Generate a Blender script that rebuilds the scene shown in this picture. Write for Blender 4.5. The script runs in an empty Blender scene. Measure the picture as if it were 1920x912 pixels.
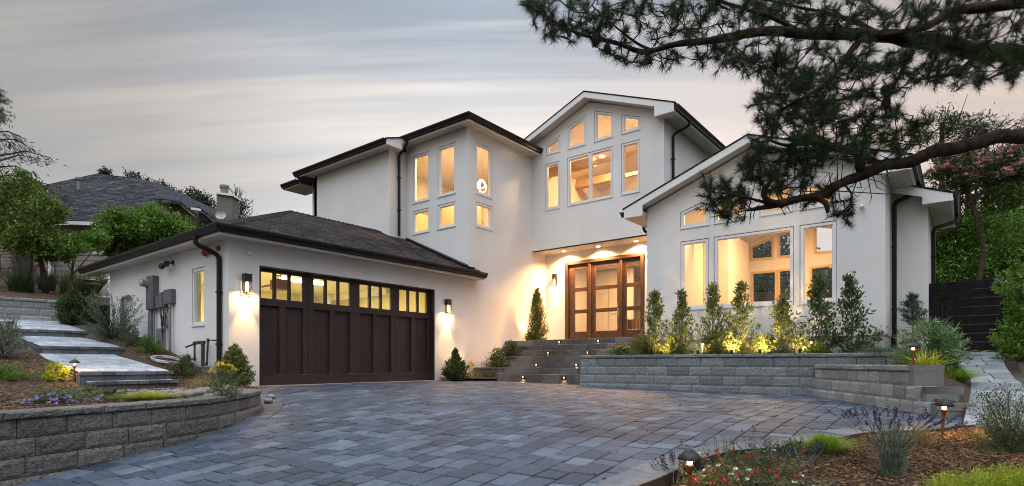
import bpy, bmesh, math, random
import numpy as np
from mathutils import Vector, Matrix, noise
R = math.radians
random.seed(7); rng = np.random.default_rng(11)
SC = bpy.context.scene; COL = SC.collection

# ------------------------------------------------------------------ camera, sky, sun, exposure
# world axes follow the house: +X runs along the garage front to the right, +Y along its side wall to the back,
# z = 0 at the garage slab; the camera stands 0.47 m above the slab on the lower end of the sloping drive
HEAD = R(38.45); CA, SA = math.cos(HEAD), math.sin(HEAD)
FPX, CXP, HYP, CAMZ = 1066.667, 960.0, 681.0, 0.47
cam = bpy.data.cameras.new('camera'); camo = bpy.data.objects.new('camera', cam); COL.objects.link(camo)
cam.lens = 20.0; cam.sensor_width = 36.0; cam.clip_start = 0.05; cam.clip_end = 2000
cam.shift_y = (HYP - 456) / 1920
camo.location = (0, 0, CAMZ); camo.rotation_euler = (R(90), 0, HEAD - R(90))
SC.camera = camo
SC.view_settings.view_transform = 'Standard'; SC.view_settings.look = 'None'
SC.view_settings.exposure = 0.16; SC.view_settings.gamma = 1.0; SC.view_settings.use_curve_mapping = False
SC.render.engine = 'CYCLES'
cy = SC.cycles
cy.use_denoising = True; cy.max_bounces = 6; cy.diffuse_bounces = 3; cy.glossy_bounces = 3
cy.transmission_bounces = 4; cy.transparent_max_bounces = 12; cy.sample_clamp_indirect = 6.0
cy.caustics_reflective = False; cy.caustics_refractive = False; cy.blur_glossy = 0.5; cy.filter_width = 0.95

SUN_AZ = R(200); SUN_EL = R(48)      # direction towards the sun, angle from +X in the XY plane
sl = bpy.data.lights.new('sun', 'SUN'); sl.energy = 0.66; sl.angle = R(58); sl.color = (0.93, 0.96, 1.0)
so = bpy.data.objects.new('sun', sl); COL.objects.link(so)
sd = Vector((math.cos(SUN_AZ) * math.cos(SUN_EL), math.sin(SUN_AZ) * math.cos(SUN_EL), math.sin(SUN_EL)))
so.rotation_euler = sd.to_track_quat('Z', 'Y').to_euler()

CLOUD_A, CLOUD_B = 20.3, 8.8
def build_world():
    w = bpy.data.worlds.new('World'); SC.world = w; w.use_nodes = True
    nt = w.node_tree; N = nt.nodes; L = nt.links; N.clear()
    out = N.new('ShaderNodeOutputWorld'); bg = N.new('ShaderNodeBackground'); bg.inputs[1].default_value = 1.0
    L.new(bg.outputs[0], out.inputs[0])
    sky = N.new('ShaderNodeTexSky'); sky.sky_type = 'NISHITA'; sky.sun_disc = False
    sky.sun_elevation = R(8); sky.sun_rotation = R(90) - SUN_AZ; sky.dust_density = 3.0
    tc = N.new('ShaderNodeTexCoord')
    def dot(v):
        d = N.new('ShaderNodeVectorMath'); d.operation = 'DOT_PRODUCT'; L.new(tc.outputs['Generated'], d.inputs[0])
        d.inputs[1].default_value = v; return d.outputs['Value']
    def mth(op, a, b=None, cl=False):
        m = N.new('ShaderNodeMath'); m.operation = op; m.use_clamp = cl
        for i, q in enumerate((a, b)):
            if q is None: continue
            if isinstance(q, (int, float)): m.inputs[i].default_value = q
            else: L.new(q, m.inputs[i])
        return m.outputs[0]
    def mix(f, a, b, mode='MIX'):
        m = N.new('ShaderNodeMix'); m.data_type = 'RGBA'; m.blend_type = mode
        if isinstance(f, (int, float)): m.inputs[0].default_value = f
        else: L.new(f, m.inputs[0])
        for i, q in ((6, a), (7, b)):
            if isinstance(q, tuple): m.inputs[i].default_value = (*q, 1)
            else: L.new(q, m.inputs[i])
        return m.outputs[2]
    def ramp(v, stops):
        r = N.new('ShaderNodeValToRGB'); L.new(v, r.inputs[0]); e = r.color_ramp.elements
        while len(e) < len(stops): e.new(0.5)
        for q, (p, c) in zip(e, stops): q.position = p; q.color = (*c, 1) if isinstance(c, tuple) else (c, c, c, 1)
        return r.outputs[0]
    right = dot((SA, -CA, 0)); fwd = dot((CA, SA, 0)); up = dot((0, 0, 1))
    den = mth('ADD', mth('MAXIMUM', up, 0.0), 0.13)
    pu = mth('DIVIDE', right, den); pv = mth('DIVIDE', fwd, den)
    def streak(su, sv, sc, det, off):
        cv = N.new('ShaderNodeCombineXYZ'); L.new(mth('MULTIPLY', pu, su), cv.inputs[0]); L.new(mth('ADD', mth('MULTIPLY', pv, sv), mth('MULTIPLY', pu, 0.10)), cv.inputs[1])
        cv.inputs[2].default_value = off
        n = N.new('ShaderNodeTexNoise'); n.inputs['Scale'].default_value = sc; n.inputs['Detail'].default_value = det
        n.inputs['Roughness'].default_value = 0.52; L.new(cv.outputs[0], n.inputs['Vector']); return n.outputs[0]
    # cloud deck: blue white near the horizon, warm grey above it, blue grey streaks overhead; dim on the left, peach on the right
    lr = mth('MULTIPLY_ADD', right, 0.62); N[-1].inputs[2].default_value = 0.44
    base = ramp(up, [(0.0, (0.82, 0.86, 0.92)), (0.16, (0.76, 0.785, 0.83)), (0.27, (0.67, 0.655, 0.645)), (0.42, (0.62, 0.615, 0.62)), (0.60, (0.62, 0.66, 0.72)), (1.0, (0.70, 0.76, 0.84))])
    bri = ramp(lr, [(0.0, 0.56), (0.12, 0.66), (0.25, 1.02), (0.40, 1.16), (0.64, 1.14), (0.88, 0.86)])
    tint = ramp(lr, [(0.42, (1.0, 1.0, 1.0)), (0.66, (1.08, 0.97, 0.92)), (0.9, (1.02, 0.88, 0.78))])
    c1 = ramp(streak(0.30, 4.2, 1.4, 6, CLOUD_A), [(0.40, 0.0), (0.58, 1.0)])
    c2 = ramp(streak(0.34, 3.4, 1.5, 6, CLOUD_B), [(0.44, 0.0), (0.62, 1.0)])
    hif = ramp(up, [(0.36, 0.0), (0.45, 0.55), (0.52, 1.0)])
    lowf = ramp(up, [(0.12, 0.0), (0.30, 0.55), (0.44, 1.0)])
    col = mix(mth('MULTIPLY', mth('MULTIPLY', c2, lowf), 0.75, True), base, (0.98, 0.88, 0.78))
    col = mix(mth('MULTIPLY', mth('MULTIPLY', c1, hif), 0.95, True), col, (0.31, 0.355, 0.42))
    col = mix(1.0, col, bri, 'MULTIPLY'); col = mix(1.0, col, tint, 'MULTIPLY')
    # the deck is brighter overhead, and behind the viewer its low part is dim
    bk = ramp(mth('MULTIPLY_ADD', fwd, -1.0), [(0.0, 0.0), (0.35, 1.0)])
    bq = ramp(up, [(0.0, 0.12), (0.25, 0.32), (0.55, 0.95), (1.0, 1.0)])
    col = mix(bk, col, mix(1.0, (0.92, 0.98, 1.08), bq, 'MULTIPLY'))
    zen = mth('ADD', 1.0, mth('MULTIPLY', ramp(up, [(0.5, 0.0), (0.85, 1.0)]), 1.3))
    zv = N.new('ShaderNodeVectorMath'); zv.operation = 'SCALE'; L.new(col, zv.inputs[0]); L.new(zen, zv.inputs[3]); col = zv.outputs[0]
    sk = N.new('ShaderNodeVectorMath'); sk.operation = 'SCALE'; sk.inputs[3].default_value = 0.11
    L.new(sky.outputs[0], sk.inputs[0])
    col = mix(0.10, col, sk.outputs[0])
    L.new(col, bg.inputs[0])
build_world()

# ------------------------------------------------------------------ picture measurements -> places in the world
def ray(px):
    u = (px - CXP) / FPX
    return CA + SA * u, SA - CA * u
def at(px, py, d):
    rx, ry = ray(px); return Vector((d * rx, d * ry, CAMZ + (HYP - py) / FPX * d))
def on_x(px, py, X):
    rx, ry = ray(px); t = X / rx; return Vector((X, t * ry, CAMZ + (HYP - py) / FPX * t))
def on_y(px, py, Y):
    rx, ry = ray(px); t = Y / ry; return Vector((t * rx, Y, CAMZ + (HYP - py) / FPX * t))
def hit(px, py, fn, d0=2.0, d1=40.0):
    rx, ry = ray(px); k = (HYP - py) / FPX
    d = d0
    while d < d1:
        if CAMZ + k * d < fn(d * rx, d * ry): break
        d += 0.02
    return Vector((d * rx, d * ry, fn(d * rx, d * ry)))
def lerp_tab(tab, x):
    if x <= tab[0][0]: return tab[0][1]
    for (a, b), (c, d) in zip(tab, tab[1:]):
        if x <= c: return b + (d - b) * (x - a) / (c - a)
    return tab[-1][1]
def smooth_neg(x, k=1.2):           # soft version of max(0, x)
    return 0.5 * (x + math.sqrt(x * x + k * k))
def zdrive(x, y):
    s = 0.0153 * (min(max(y, -6), 11.15) - 11.15)
    d = 6 - max(x, -8)
    fx = 0.092 * (smooth_neg(d, 0.7) - smooth_neg(6 - 12, 0.7))
    return s - fx
HL = [(9.5, 0.03), (10.6, 0.05), (11.0, 0.13), (12.0, 0.32), (13.0, 0.55), (14.0, 0.76), (15.0, 0.98), (16.0, 1.18), (17.0, 1.38), (18.5, 1.54)]
def hleft(x, y):
    return lerp_tab(HL, y) + 0.025 * noise.noise(Vector((x * 0.9, y * 0.9, 2)))
def hupper(x, y):
    return lerp_tab([(18.4, 2.02), (20, 2.25), (24, 3.0), (30, 4.1), (45, 6.0), (70, 8.0)], y) + 0.03 * noise.noise(Vector((x * 0.8, y * 0.8, 5)))

# ------------------------------------------------------------------ materials
MATS = {}
def new_mat(name):
    m = bpy.data.materials.new(name); m.use_nodes = True
    nt = m.node_tree; b = nt.nodes['Principled BSDF']; return m, nt, b
def mat(name, col, rough=0.6, metal=0.0, spec=0.5, var=0.12, scale=8.0, bump=0.0, bscale=40.0, island=0.0, alt=None, coords='Object', detail=5, coat=0.0):
    if name in MATS: return MATS[name]
    m, nt, b = new_mat(name); N = nt.nodes; L = nt.links
    b.inputs['Roughness'].default_value = rough; b.inputs['Metallic'].default_value = metal
    b.inputs['Specular IOR Level'].default_value = spec; b.inputs['Coat Weight'].default_value = coat
    tc = N.new('ShaderNodeTexCoord')
    nz = N.new('ShaderNodeTexNoise'); nz.inputs['Scale'].default_value = scale; nz.inputs['Detail'].default_value = detail
    L.new(tc.outputs[coords], nz.inputs['Vector'])
    cr = N.new('ShaderNodeValToRGB'); e = cr.color_ramp.elements
    lo = tuple(max(0, c * (1 - var)) for c in col); hi = alt if alt else tuple(min(1, c * (1 + var)) for c in col)
    e[0].position = 0.3; e[0].color = (*lo, 1); e[1].position = 0.7; e[1].color = (*hi, 1)
    L.new(nz.outputs[0], cr.inputs[0]); c = cr.outputs[0]
    if island > 0:
        g = N.new('ShaderNodeNewGeometry'); mr = N.new('ShaderNodeMapRange'); L.new(g.outputs['Random Per Island'], mr.inputs[0])
        mr.inputs[3].default_value = 1 - island; mr.inputs[4].default_value = 1 + island
        v = N.new('ShaderNodeVectorMath'); v.operation = 'SCALE'; L.new(c, v.inputs[0]); L.new(mr.outputs[0], v.inputs[3]); c = v.outputs[0]
    L.new(c, b.inputs['Base Color'])
    if bump > 0:
        n2 = N.new('ShaderNodeTexNoise'); n2.inputs['Scale'].default_value = bscale; n2.inputs['Detail'].default_value = 6
        L.new(tc.outputs[coords], n2.inputs['Vector'])
        bp = N.new('ShaderNodeBump'); bp.inputs['Strength'].default_value = bump; bp.inputs['Distance'].default_value = 0.02
        L.new(n2.outputs[0], bp.inputs['Height']); L.new(bp.outputs[0], b.inputs['Normal'])
    MATS[name] = m; return m
def emit(name, col, strength):
    if name in MATS: return MATS[name]
    m, nt, b = new_mat(name); b.inputs['Base Color'].default_value = (*col, 1)
    b.inputs['Emission Color'].default_value = (*col, 1); b.inputs['Emission Strength'].default_value = strength
    MATS[name] = m; return m
def leaf_mat(name, a, b2, trans=0.25, rough=0.5, hue=0.0):
    if name in MATS: return MATS[name]
    m, nt, b = new_mat(name); N = nt.nodes; L = nt.links
    g = N.new('ShaderNodeNewGeometry'); cr = N.new('ShaderNodeValToRGB'); e = cr.color_ramp.elements
    e[0].color = (*a, 1); e[1].color = (*b2, 1); e[0].position = 0.1; e[1].position = 0.95
    L.new(g.outputs['Random Per Island'], cr.inputs[0])
    tc = N.new('ShaderNodeTexCoord'); nz = N.new('ShaderNodeTexNoise'); nz.inputs['Scale'].default_value = 3.5; nz.inputs['Detail'].default_value = 2
    L.new(tc.outputs['Object'], nz.inputs['Vector'])
    mr = N.new('ShaderNodeMapRange'); L.new(nz.outputs[0], mr.inputs[0]); mr.inputs[1].default_value = 0.3; mr.inputs[2].default_value = 0.7
    mr.inputs[3].default_value = 0.7; mr.inputs[4].default_value = 1.3
    v = N.new('ShaderNodeVectorMath'); v.operation = 'SCALE'; L.new(cr.outputs[0], v.inputs[0]); L.new(mr.outputs[0], v.inputs[3])
    L.new(v.outputs[0], b.inputs['Base Color']); b.inputs['Roughness'].default_value = rough; b.inputs['Specular IOR Level'].default_value = 0.18
    if trans > 0:
        t = N.new('ShaderNodeBsdfTranslucent'); L.new(v.outputs[0], t.inputs[0])
        ms = N.new('ShaderNodeMixShader'); ms.inputs[0].default_value = trans
        L.new(b.outputs[0], ms.inputs[1]); L.new(t.outputs[0], ms.inputs[2])
        L.new(ms.outputs[0], N['Material Output'].inputs[0])
    MATS[name] = m; return m
def glass_mat():
    m, nt, b = new_mat('window_glass'); N = nt.nodes; L = nt.links; N.remove(b)
    tr = N.new('ShaderNodeBsdfTransparent'); tr.inputs[0].default_value = (0.97, 0.97, 0.96, 1)
    gl = N.new('ShaderNodeBsdfGlossy'); gl.inputs['Roughness'].default_value = 0.02
    g = N.new('ShaderNodeNewGeometry'); d = N.new('ShaderNodeVectorMath'); d.operation = 'DOT_PRODUCT'; L.new(g.outputs['Incoming'], d.inputs[0]); L.new(g.outputs['Normal'], d.inputs[1])
    def mth(op, a, b):
        q = N.new('ShaderNodeMath'); q.operation = op; q.use_clamp = op == 'MULTIPLY_ADD'
        for i, v in enumerate((a, b)):
            if isinstance(v, (int, float)): q.inputs[i].default_value = v
            else: L.new(v, q.inputs[i])
        return q
    c = mth('ABSOLUTE', d.outputs['Value'], 0).outputs[0]; k = mth('POWER', mth('SUBTRACT', 1.0, c).outputs[0], 5.0).outputs[0]
    mr = mth('MULTIPLY_ADD', k, 0.9); mr.inputs[2].default_value = 0.13
    ms = N.new('ShaderNodeMixShader'); L.new(mr.outputs[0], ms.inputs[0]); L.new(tr.outputs[0], ms.inputs[1]); L.new(gl.outputs[0], ms.inputs[2])
    L.new(ms.outputs[0], N['Material Output'].inputs[0]); return m
GLASS = glass_mat()

def stucco_mat():
    m, nt, b = new_mat('stucco'); N = nt.nodes; L = nt.links
    tc = N.new('ShaderNodeTexCoord')
    n1 = N.new('ShaderNodeTexNoise'); n1.inputs['Scale'].default_value = 0.7; n1.inputs['Detail'].default_value = 4; L.new(tc.outputs['Object'], n1.inputs['Vector'])
    cr = N.new('ShaderNodeValToRGB'); e = cr.color_ramp.elements
    e[0].color = (0.66, 0.655, 0.645, 1); e[1].color = (0.76, 0.755, 0.745, 1); e[0].position = 0.3; e[1].position = 0.7
    L.new(n1.outputs[0], cr.inputs[0])
    # faint vertical weather streaks and a fine speckle
    mp = N.new('ShaderNodeMapping'); mp.inputs['Scale'].default_value = (5, 5, 0.6); L.new(tc.outputs['Object'], mp.inputs[0])
    n3 = N.new('ShaderNodeTexNoise'); n3.inputs['Scale'].default_value = 1.0; n3.inputs['Detail'].default_value = 5; L.new(mp.outputs[0], n3.inputs['Vector'])
    mr = N.new('ShaderNodeMapRange'); L.new(n3.outputs[0], mr.inputs[0]); mr.inputs[1].default_value = 0.35; mr.inputs[2].default_value = 0.65; mr.inputs[3].default_value = 0.985; mr.inputs[4].default_value = 1.0
    v = N.new('ShaderNodeVectorMath'); v.operation = 'SCALE'; L.new(cr.outputs[0], v.inputs[0]); L.new(mr.outputs[0], v.inputs[3])
    L.new(v.outputs[0], b.inputs['Base Color']); b.inputs['Roughness'].default_value = 0.85; b.inputs['Specular IOR Level'].default_value = 0.25
    sx = N.new('ShaderNodeSeparateXYZ'); L.new(tc.outputs['Object'], sx.inputs[0])
    dz = N.new('ShaderNodeMapRange'); L.new(sx.outputs[2], dz.inputs[0]); dz.inputs[1].default_value = 0.0; dz.inputs[2].default_value = 0.55; dz.inputs[3].default_value = 0.55; dz.inputs[4].default_value = 0.0
    nd = N.new('ShaderNodeTexNoise'); nd.inputs['Scale'].default_value = 3.2; nd.inputs['Detail'].default_value = 7; L.new(tc.outputs['Object'], nd.inputs['Vector'])
    dm = N.new('ShaderNodeMath'); dm.operation = 'MULTIPLY'; L.new(dz.outputs[0], dm.inputs[0]); L.new(nd.outputs[0], dm.inputs[1])
    mx = N.new('ShaderNodeMix'); mx.data_type = 'RGBA'; L.new(dm.outputs[0], mx.inputs[0]); L.new(v.outputs[0], mx.inputs[6]); mx.inputs[7].default_value = (0.30, 0.26, 0.22, 1); L.new(mx.outputs[2], b.inputs['Base Color'])
    n2 = N.new('ShaderNodeTexNoise'); n2.inputs['Scale'].default_value = 26; n2.inputs['Detail'].default_value = 8; L.new(tc.outputs['Object'], n2.inputs['Vector'])
    bp = N.new('ShaderNodeBump'); bp.inputs['Strength'].default_value = 0.35; bp.inputs['Distance'].default_value = 0.012
    L.new(n2.outputs[0], bp.inputs['Height']); L.new(bp.outputs[0], b.inputs['Normal']); return m
STUCCO = stucco_mat()
TRIM = mat('white_trim', (0.74, 0.74, 0.73), 0.5, var=0.03, scale=3)
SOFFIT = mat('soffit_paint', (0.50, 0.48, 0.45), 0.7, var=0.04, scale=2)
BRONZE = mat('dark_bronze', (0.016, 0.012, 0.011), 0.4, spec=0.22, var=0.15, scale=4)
VINYL = mat('window_vinyl', (0.70, 0.71, 0.72), 0.4, var=0.03)
DARKWOOD = mat('stained_mahogany', (0.042, 0.019, 0.012), 0.45, var=0.4, scale=14, coords='Object', coat=0.05)
GARAGEWOOD = mat('garage_door_paint', (0.040, 0.024, 0.024), 0.5, spec=0.3, var=0.25, scale=30, bump=0.25, bscale=160)
METALG = mat('galvanised_grey', (0.20, 0.21, 0.22), 0.5, 0.3, var=0.15, scale=10)
BLACKM = mat('black_metal', (0.012, 0.012, 0.013), 0.4, var=0.2)
COPPER = mat('aged_copper', (0.28, 0.12, 0.05), 0.4, 0.8, var=0.3, scale=30)
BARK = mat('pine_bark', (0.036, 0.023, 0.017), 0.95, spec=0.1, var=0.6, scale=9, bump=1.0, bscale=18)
BARK2 = mat('grey_bark', (0.065, 0.05, 0.04), 0.95, spec=0.1, var=0.4, scale=14, bump=0.8, bscale=30)
STEM = mat('green_stem', (0.09, 0.085, 0.04), 0.7, var=0.2)

def roof_mat(name, c0, c1, rw=0.33, rh=0.15):
    m, nt, b = new_mat(name); N = nt.nodes; L = nt.links
    uv = N.new('ShaderNodeUVMap')
    bt = N.new('ShaderNodeTexBrick'); L.new(uv.outputs[0], bt.inputs['Vector']); bt.inputs['Scale'].default_value = 1.0
    bt.inputs['Brick Width'].default_value = rw; bt.inputs['Row Height'].default_value = rh; bt.inputs['Mortar Size'].default_value = 0.018
    bt.inputs['Color1'].default_value = (*c0, 1); bt.inputs['Color2'].default_value = (*c1, 1); bt.inputs['Mortar'].default_value = (0.012, 0.012, 0.013, 1)
    bt.offset = 0.37; bt.offset_frequency = 2; bt.squash = 1.4; bt.squash_frequency = 3
    nz = N.new('ShaderNodeTexNoise'); nz.inputs['Scale'].default_value = 2.3; nz.inputs['Detail'].default_value = 8; L.new(uv.outputs[0], nz.inputs['Vector'])
    mr = N.new('ShaderNodeMapRange'); L.new(nz.outputs[0], mr.inputs[0]); mr.inputs[1].default_value = 0.3; mr.inputs[2].default_value = 0.7; mr.inputs[3].default_value = 0.7; mr.inputs[4].default_value = 1.35
    v = N.new('ShaderNodeVectorMath'); v.operation = 'SCALE'; L.new(bt.outputs[0], v.inputs[0]); L.new(mr.outputs[0], v.inputs[3])
    L.new(v.outputs[0], b.inputs['Base Color']); b.inputs['Roughness'].default_value = 0.95; b.inputs['Specular IOR Level'].default_value = 0.08
    bp = N.new('ShaderNodeBump'); bp.inputs['Strength'].default_value = 1.0; bp.inputs['Distance'].default_value = 0.02; bp.invert = True
    L.new(bt.outputs['Fac'], bp.inputs['Height']); L.new(bp.outputs[0], b.inputs['Normal']); return m
SHINGLE = roof_mat('roof_shingles', (0.060, 0.053, 0.050), (0.020, 0.018, 0.018), 0.26, 0.125)
SHINGLE2 = roof_mat('blue_grey_shingles', (0.072, 0.076, 0.084), (0.028, 0.030, 0.034), 0.45, 0.20)

# ------------------------------------------------------------------ mesh helpers
class MB:
    def __init__(s): s.v = []; s.f = []; s.mi = []; s.m = 0
    def add(s, vs, fs):
        o = len(s.v); s.v.extend([tuple(q) for q in vs]); s.f.extend([tuple(i + o for i in f) for f in fs]); s.mi.extend([s.m] * len(fs)); return o
    def quad(s, a, b, c, d): s.add([a, b, c, d], [(0, 1, 2, 3)])
    def poly(s, pts): s.add(pts, [tuple(range(len(pts)))])
    def box(s, x0, y0, z0, x1, y1, z1, bev=0.0):
        if x0 > x1: x0, x1 = x1, x0
        if y0 > y1: y0, y1 = y1, y0
        if z0 > z1: z0, z1 = z1, z0
        if bev <= 0:
            s.add([(x0, y0, z0), (x1, y0, z0), (x1, y1, z0), (x0, y1, z0), (x0, y0, z1), (x1, y0, z1), (x1, y1, z1), (x0, y1, z1)],
                  [(0, 3, 2, 1), (4, 5, 6, 7), (0, 1, 5, 4), (1, 2, 6, 5), (2, 3, 7, 6), (3, 0, 4, 7)]); return
        b = min(bev, (x1 - x0) * .45, (y1 - y0) * .45, (z1 - z0) * .45)
        vs = []
        for zi, (z, q) in enumerate(((z0, b), (z0 + b, 0), (z1 - b, 0), (z1, b))):
            X0, X1, Y0, Y1 = x0 + q, x1 - q, y0 + q, y1 - q
            c = b if q == 0 else b * 0.6
            vs += [(X0 + c, Y0, z), (X1 - c, Y0, z), (X1, Y0 + c, z), (X1, Y1 - c, z), (X1 - c, Y1, z), (X0 + c, Y1, z), (X0, Y1 - c, z), (X0, Y0 + c, z)]
        fs = [tuple(range(7, -1, -1)), tuple(range(24, 32))]
        for k in range(3):
            for i in range(8):
                j = (i + 1) % 8; fs.append((k * 8 + i, k * 8 + j, k * 8 + 8 + j, k * 8 + 8 + i))
        s.add(vs, fs)
    def tube(s, pts, r, n=6, cap=True, sq=None):
        pts = [Vector(p) for p in pts]; m = len(pts)
        rs = r if isinstance(r, (list, tuple)) else [r] * m
        t0 = (pts[1] - pts[0]).normalized(); ref = Vector((0, 0, 1)) if abs(t0.z) < 0.9 else Vector((1, 0, 0))
        u = t0.cross(ref).normalized(); vs = []
        for i, p in enumerate(pts):
            t = ((pts[min(i + 1, m - 1)] - pts[max(i - 1, 0)])).normalized()
            u = (u - t * u.dot(t)); u = u.normalized() if u.length > 1e-6 else t.orthogonal().normalized()
            w = t.cross(u)
            for k in range(n):
                a = 2 * math.pi * (k + 0.5) / n; q = rs[i]
                vs.append(p + u * (q * math.cos(a)) + w * (q * math.sin(a)))
        fs = []
        for i in range(m - 1):
            for k in range(n):
                k2 = (k + 1) % n; fs.append((i * n + k, i * n + k2, (i + 1) * n + k2, (i + 1) * n + k))
        if cap: fs.append(tuple(range(n - 1, -1, -1))); fs.append(tuple(range((m - 1) * n, m * n)))
        s.add(vs, fs)
    def lathe(s, prof, c, n=16, axis='Z'):
        c = Vector(c); vs = []; k = len(prof)
        for (r, h) in prof:
            for i in range(n):
                a = 2 * math.pi * i / n; x, y = r * math.cos(a), r * math.sin(a)
                p = (x, y, h) if axis == 'Z' else ((h, x, y) if axis == 'X' else (y, h, x))
                vs.append(c + Vector(p))
        fs = []
        for j in range(k - 1):
            for i in range(n):
                i2 = (i + 1) % n; fs.append((j * n + i, j * n + i2, (j + 1) * n + i2, (j + 1) * n + i))
        fs.append(tuple(range(n - 1, -1, -1))); fs.append(tuple(range((k - 1) * n, k * n)))
        s.add(vs, fs)
    def sweep(s, path, prof, z=0.0):
        """horizontal sweep; profile (outward, up); outward = right-hand side of the walking direction"""
        P = [Vector((p[0], p[1])) for p in path]; Z = [(p[2] if len(p) > 2 else z) for p in path]; m = len(P); k = len(prof); vs = []
        for i in range(m):
            d0 = (P[i] - P[i - 1]).normalized() if i else (P[1] - P[0]).normalized()
            d1 = (P[i + 1] - P[i]).normalized() if i < m - 1 else d0
            n0 = Vector((d0.y, -d0.x)); n1 = Vector((d1.y, -d1.x)); b = (n0 + n1).normalized(); q = 1 / max(0.3, b.dot(n0))
            for (o, h) in prof: vs.append((P[i].x + b.x * q * o, P[i].y + b.y * q * o, Z[i] + h))
        fs = []
        for i in range(m - 1):
            for j in range(k):
                j2 = (j + 1) % k; fs.append((i * k + j, i * k + j2, (i + 1) * k + j2, (i + 1) * k + j))
        fs.append(tuple(range(k))); fs.append(tuple(range(m * k - 1, (m - 1) * k - 1, -1)))
        s.add(vs, fs)
    def build(s, name, mats, parent=None, smooth=False, uv=None):
        me = bpy.data.meshes.new(name); off = Vector((0, 0, 0))
        if parent is not None: off = world_loc(parent)
        me.from_pydata([(a - off.x, b - off.y, c - off.z) for a, b, c in s.v], [], s.f)
        ms = mats if isinstance(mats, (list, tuple)) else [mats]
        for q in ms: me.materials.append(q)
        if len(ms) > 1: me.polygons.foreach_set('material_index', s.mi)
        if smooth: me.polygons.foreach_set('use_smooth', [True] * len(me.polygons))
        if uv: uv(me, off)
        me.update(); o = bpy.data.objects.new(name, me); COL.objects.link(o)
        if parent is not None: o.parent = parent
        return o
def world_loc(o):
    p = Vector((0, 0, 0))
    while o is not None: p += o.location; o = o.parent
    return p
def tag(o, label=None, cat=None, group=None, kind=None):
    if label: o['label'] = label
    if cat: o['category'] = cat
    if group: o['group'] = group
    if kind: o['kind'] = kind
    return o
def thing(name, label, cat, loc=(0, 0, 0), group=None):
    o = bpy.data.objects.new(name, None); COL.objects.link(o); o.location = loc; o.empty_display_size = 0.2
    return tag(o, label, cat, group)
def copy_tree(o, parent=None):
    c = o.copy(); COL.objects.link(c)
    if parent is not None: c.parent = parent
    for ch in o.children: copy_tree(ch, c)
    return c
def lamp(kind, name, loc, power, col, parent=None, target=None, size=0.05, angle=60, blend=0.5, sx=None, sy=None):
    l = bpy.data.lights.new(name, kind); l.energy = power; l.color = col
    if kind == 'AREA':
        l.shape = 'RECTANGLE'; l.size = sx or 0.5; l.size_y = sy or 0.5
    else: l.shadow_soft_size = size
    if kind == 'SPOT': l.spot_size = R(angle); l.spot_blend = blend
    o = bpy.data.objects.new(name, l); COL.objects.link(o); loc = Vector(loc)
    if target is not None: o.rotation_euler = (Vector(target) - loc).to_track_quat('-Z', 'Y').to_euler()
    if parent is not None: o.parent = parent; loc = loc - world_loc(parent)
    o.location = loc; return o
WARM = (1.0, 0.50, 0.16); WARM2 = (1.0, 0.63, 0.31)

def roof_uv(me, off):
    """u along the eave, v up the slope, in metres, per face"""
    l = me.uv_layers.new(name='UVMap')
    for p in me.polygons:
        n = p.normal
        h = Vector((n.y, -n.x, 0))
        if h.length < 1e-3: h = Vector((1, 0, 0))
        h.normalize(); v = n.cross(h)
        if v.z < 0: v = -v
        for li in p.loop_indices:
            c = me.vertices[me.loops[li].vertex_index].co + off; l.data[li].uv = (c.dot(h), c.dot(v))

# walls: plane 'x' looks towards -X (coords Y, z), plane 'y' looks towards -Y (coords X, z); depth goes into the house
def P3(pl, w, a, z, d=0.0): return (w + d, a, z) if pl == 'x' else (a, w + d, z)
def tri_fill(outer, holes):
    bm = bmesh.new(); es = []; keep = []
    for lp in [outer] + holes:
        vs = [bm.verts.new((p[0], p[1], 0)) for p in lp]; keep += vs
        es += [bm.edges.new((vs[i], vs[(i + 1) % len(vs)])) for i in range(len(vs))]
    bmesh.ops.triangle_fill(bm, use_beauty=True, use_dissolve=False, edges=es)
    bm.verts.index_update()
    pts = [(v.co.x, v.co.y) for v in bm.verts]; fs = [tuple(v.index for v in f.verts) for f in bm.faces]; bm.free(); return pts, fs
def wall_mesh(mb, pl, w, outer, holes=(), T=0.16, sign=1):
    pts, fs = tri_fill(list(outer), [list(h) for h in holes])
    def orient(f, want):
        a, b, c = [Vector(P3(pl, w, *pts[i])) for i in f[:3]]
        n = (b - a).cross(c - a); s = (n.x if pl == 'x' else n.y)
        return f if s * want > 0 else tuple(reversed(f))
    mb.add([P3(pl, w, a, z, 0) for a, z in pts], [orient(f, -sign) for f in fs])
    mb.add([P3(pl, w, a, z, T * sign) for a, z in pts], [orient(f, sign) for f in fs])
    for lp in [outer] + list(holes):
        for i in range(len(lp)):
            p, q = lp[i], lp[(i + 1) % len(lp)]
            mb.quad(P3(pl, w, *p, 0), P3(pl, w, *q, 0), P3(pl, w, *q, T * sign), P3(pl, w, *p, T * sign))
def inset(poly, d):
    n = len(poly); A = sum(poly[i][0] * poly[(i + 1) % n][1] - poly[(i + 1) % n][0] * poly[i][1] for i in range(n)); sg = 1 if A > 0 else -1
    L = []
    for i in range(n):
        p, q = Vector(poly[i]), Vector(poly[(i + 1) % n]); t = (q - p).normalized(); nn = Vector((-t.y, t.x)) * sg; L.append((p + nn * d, t))
    out = []
    for i in range(n):
        (p, t), (q, u) = L[i - 1], L[i]; cr = t.x * u.y - t.y * u.x
        if abs(cr) < 1e-6: out.append(tuple(q)); continue
        k = ((q - p).x * u.y - (q - p).y * u.x) / cr; out.append(tuple(p + t * k))
    return out
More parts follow.
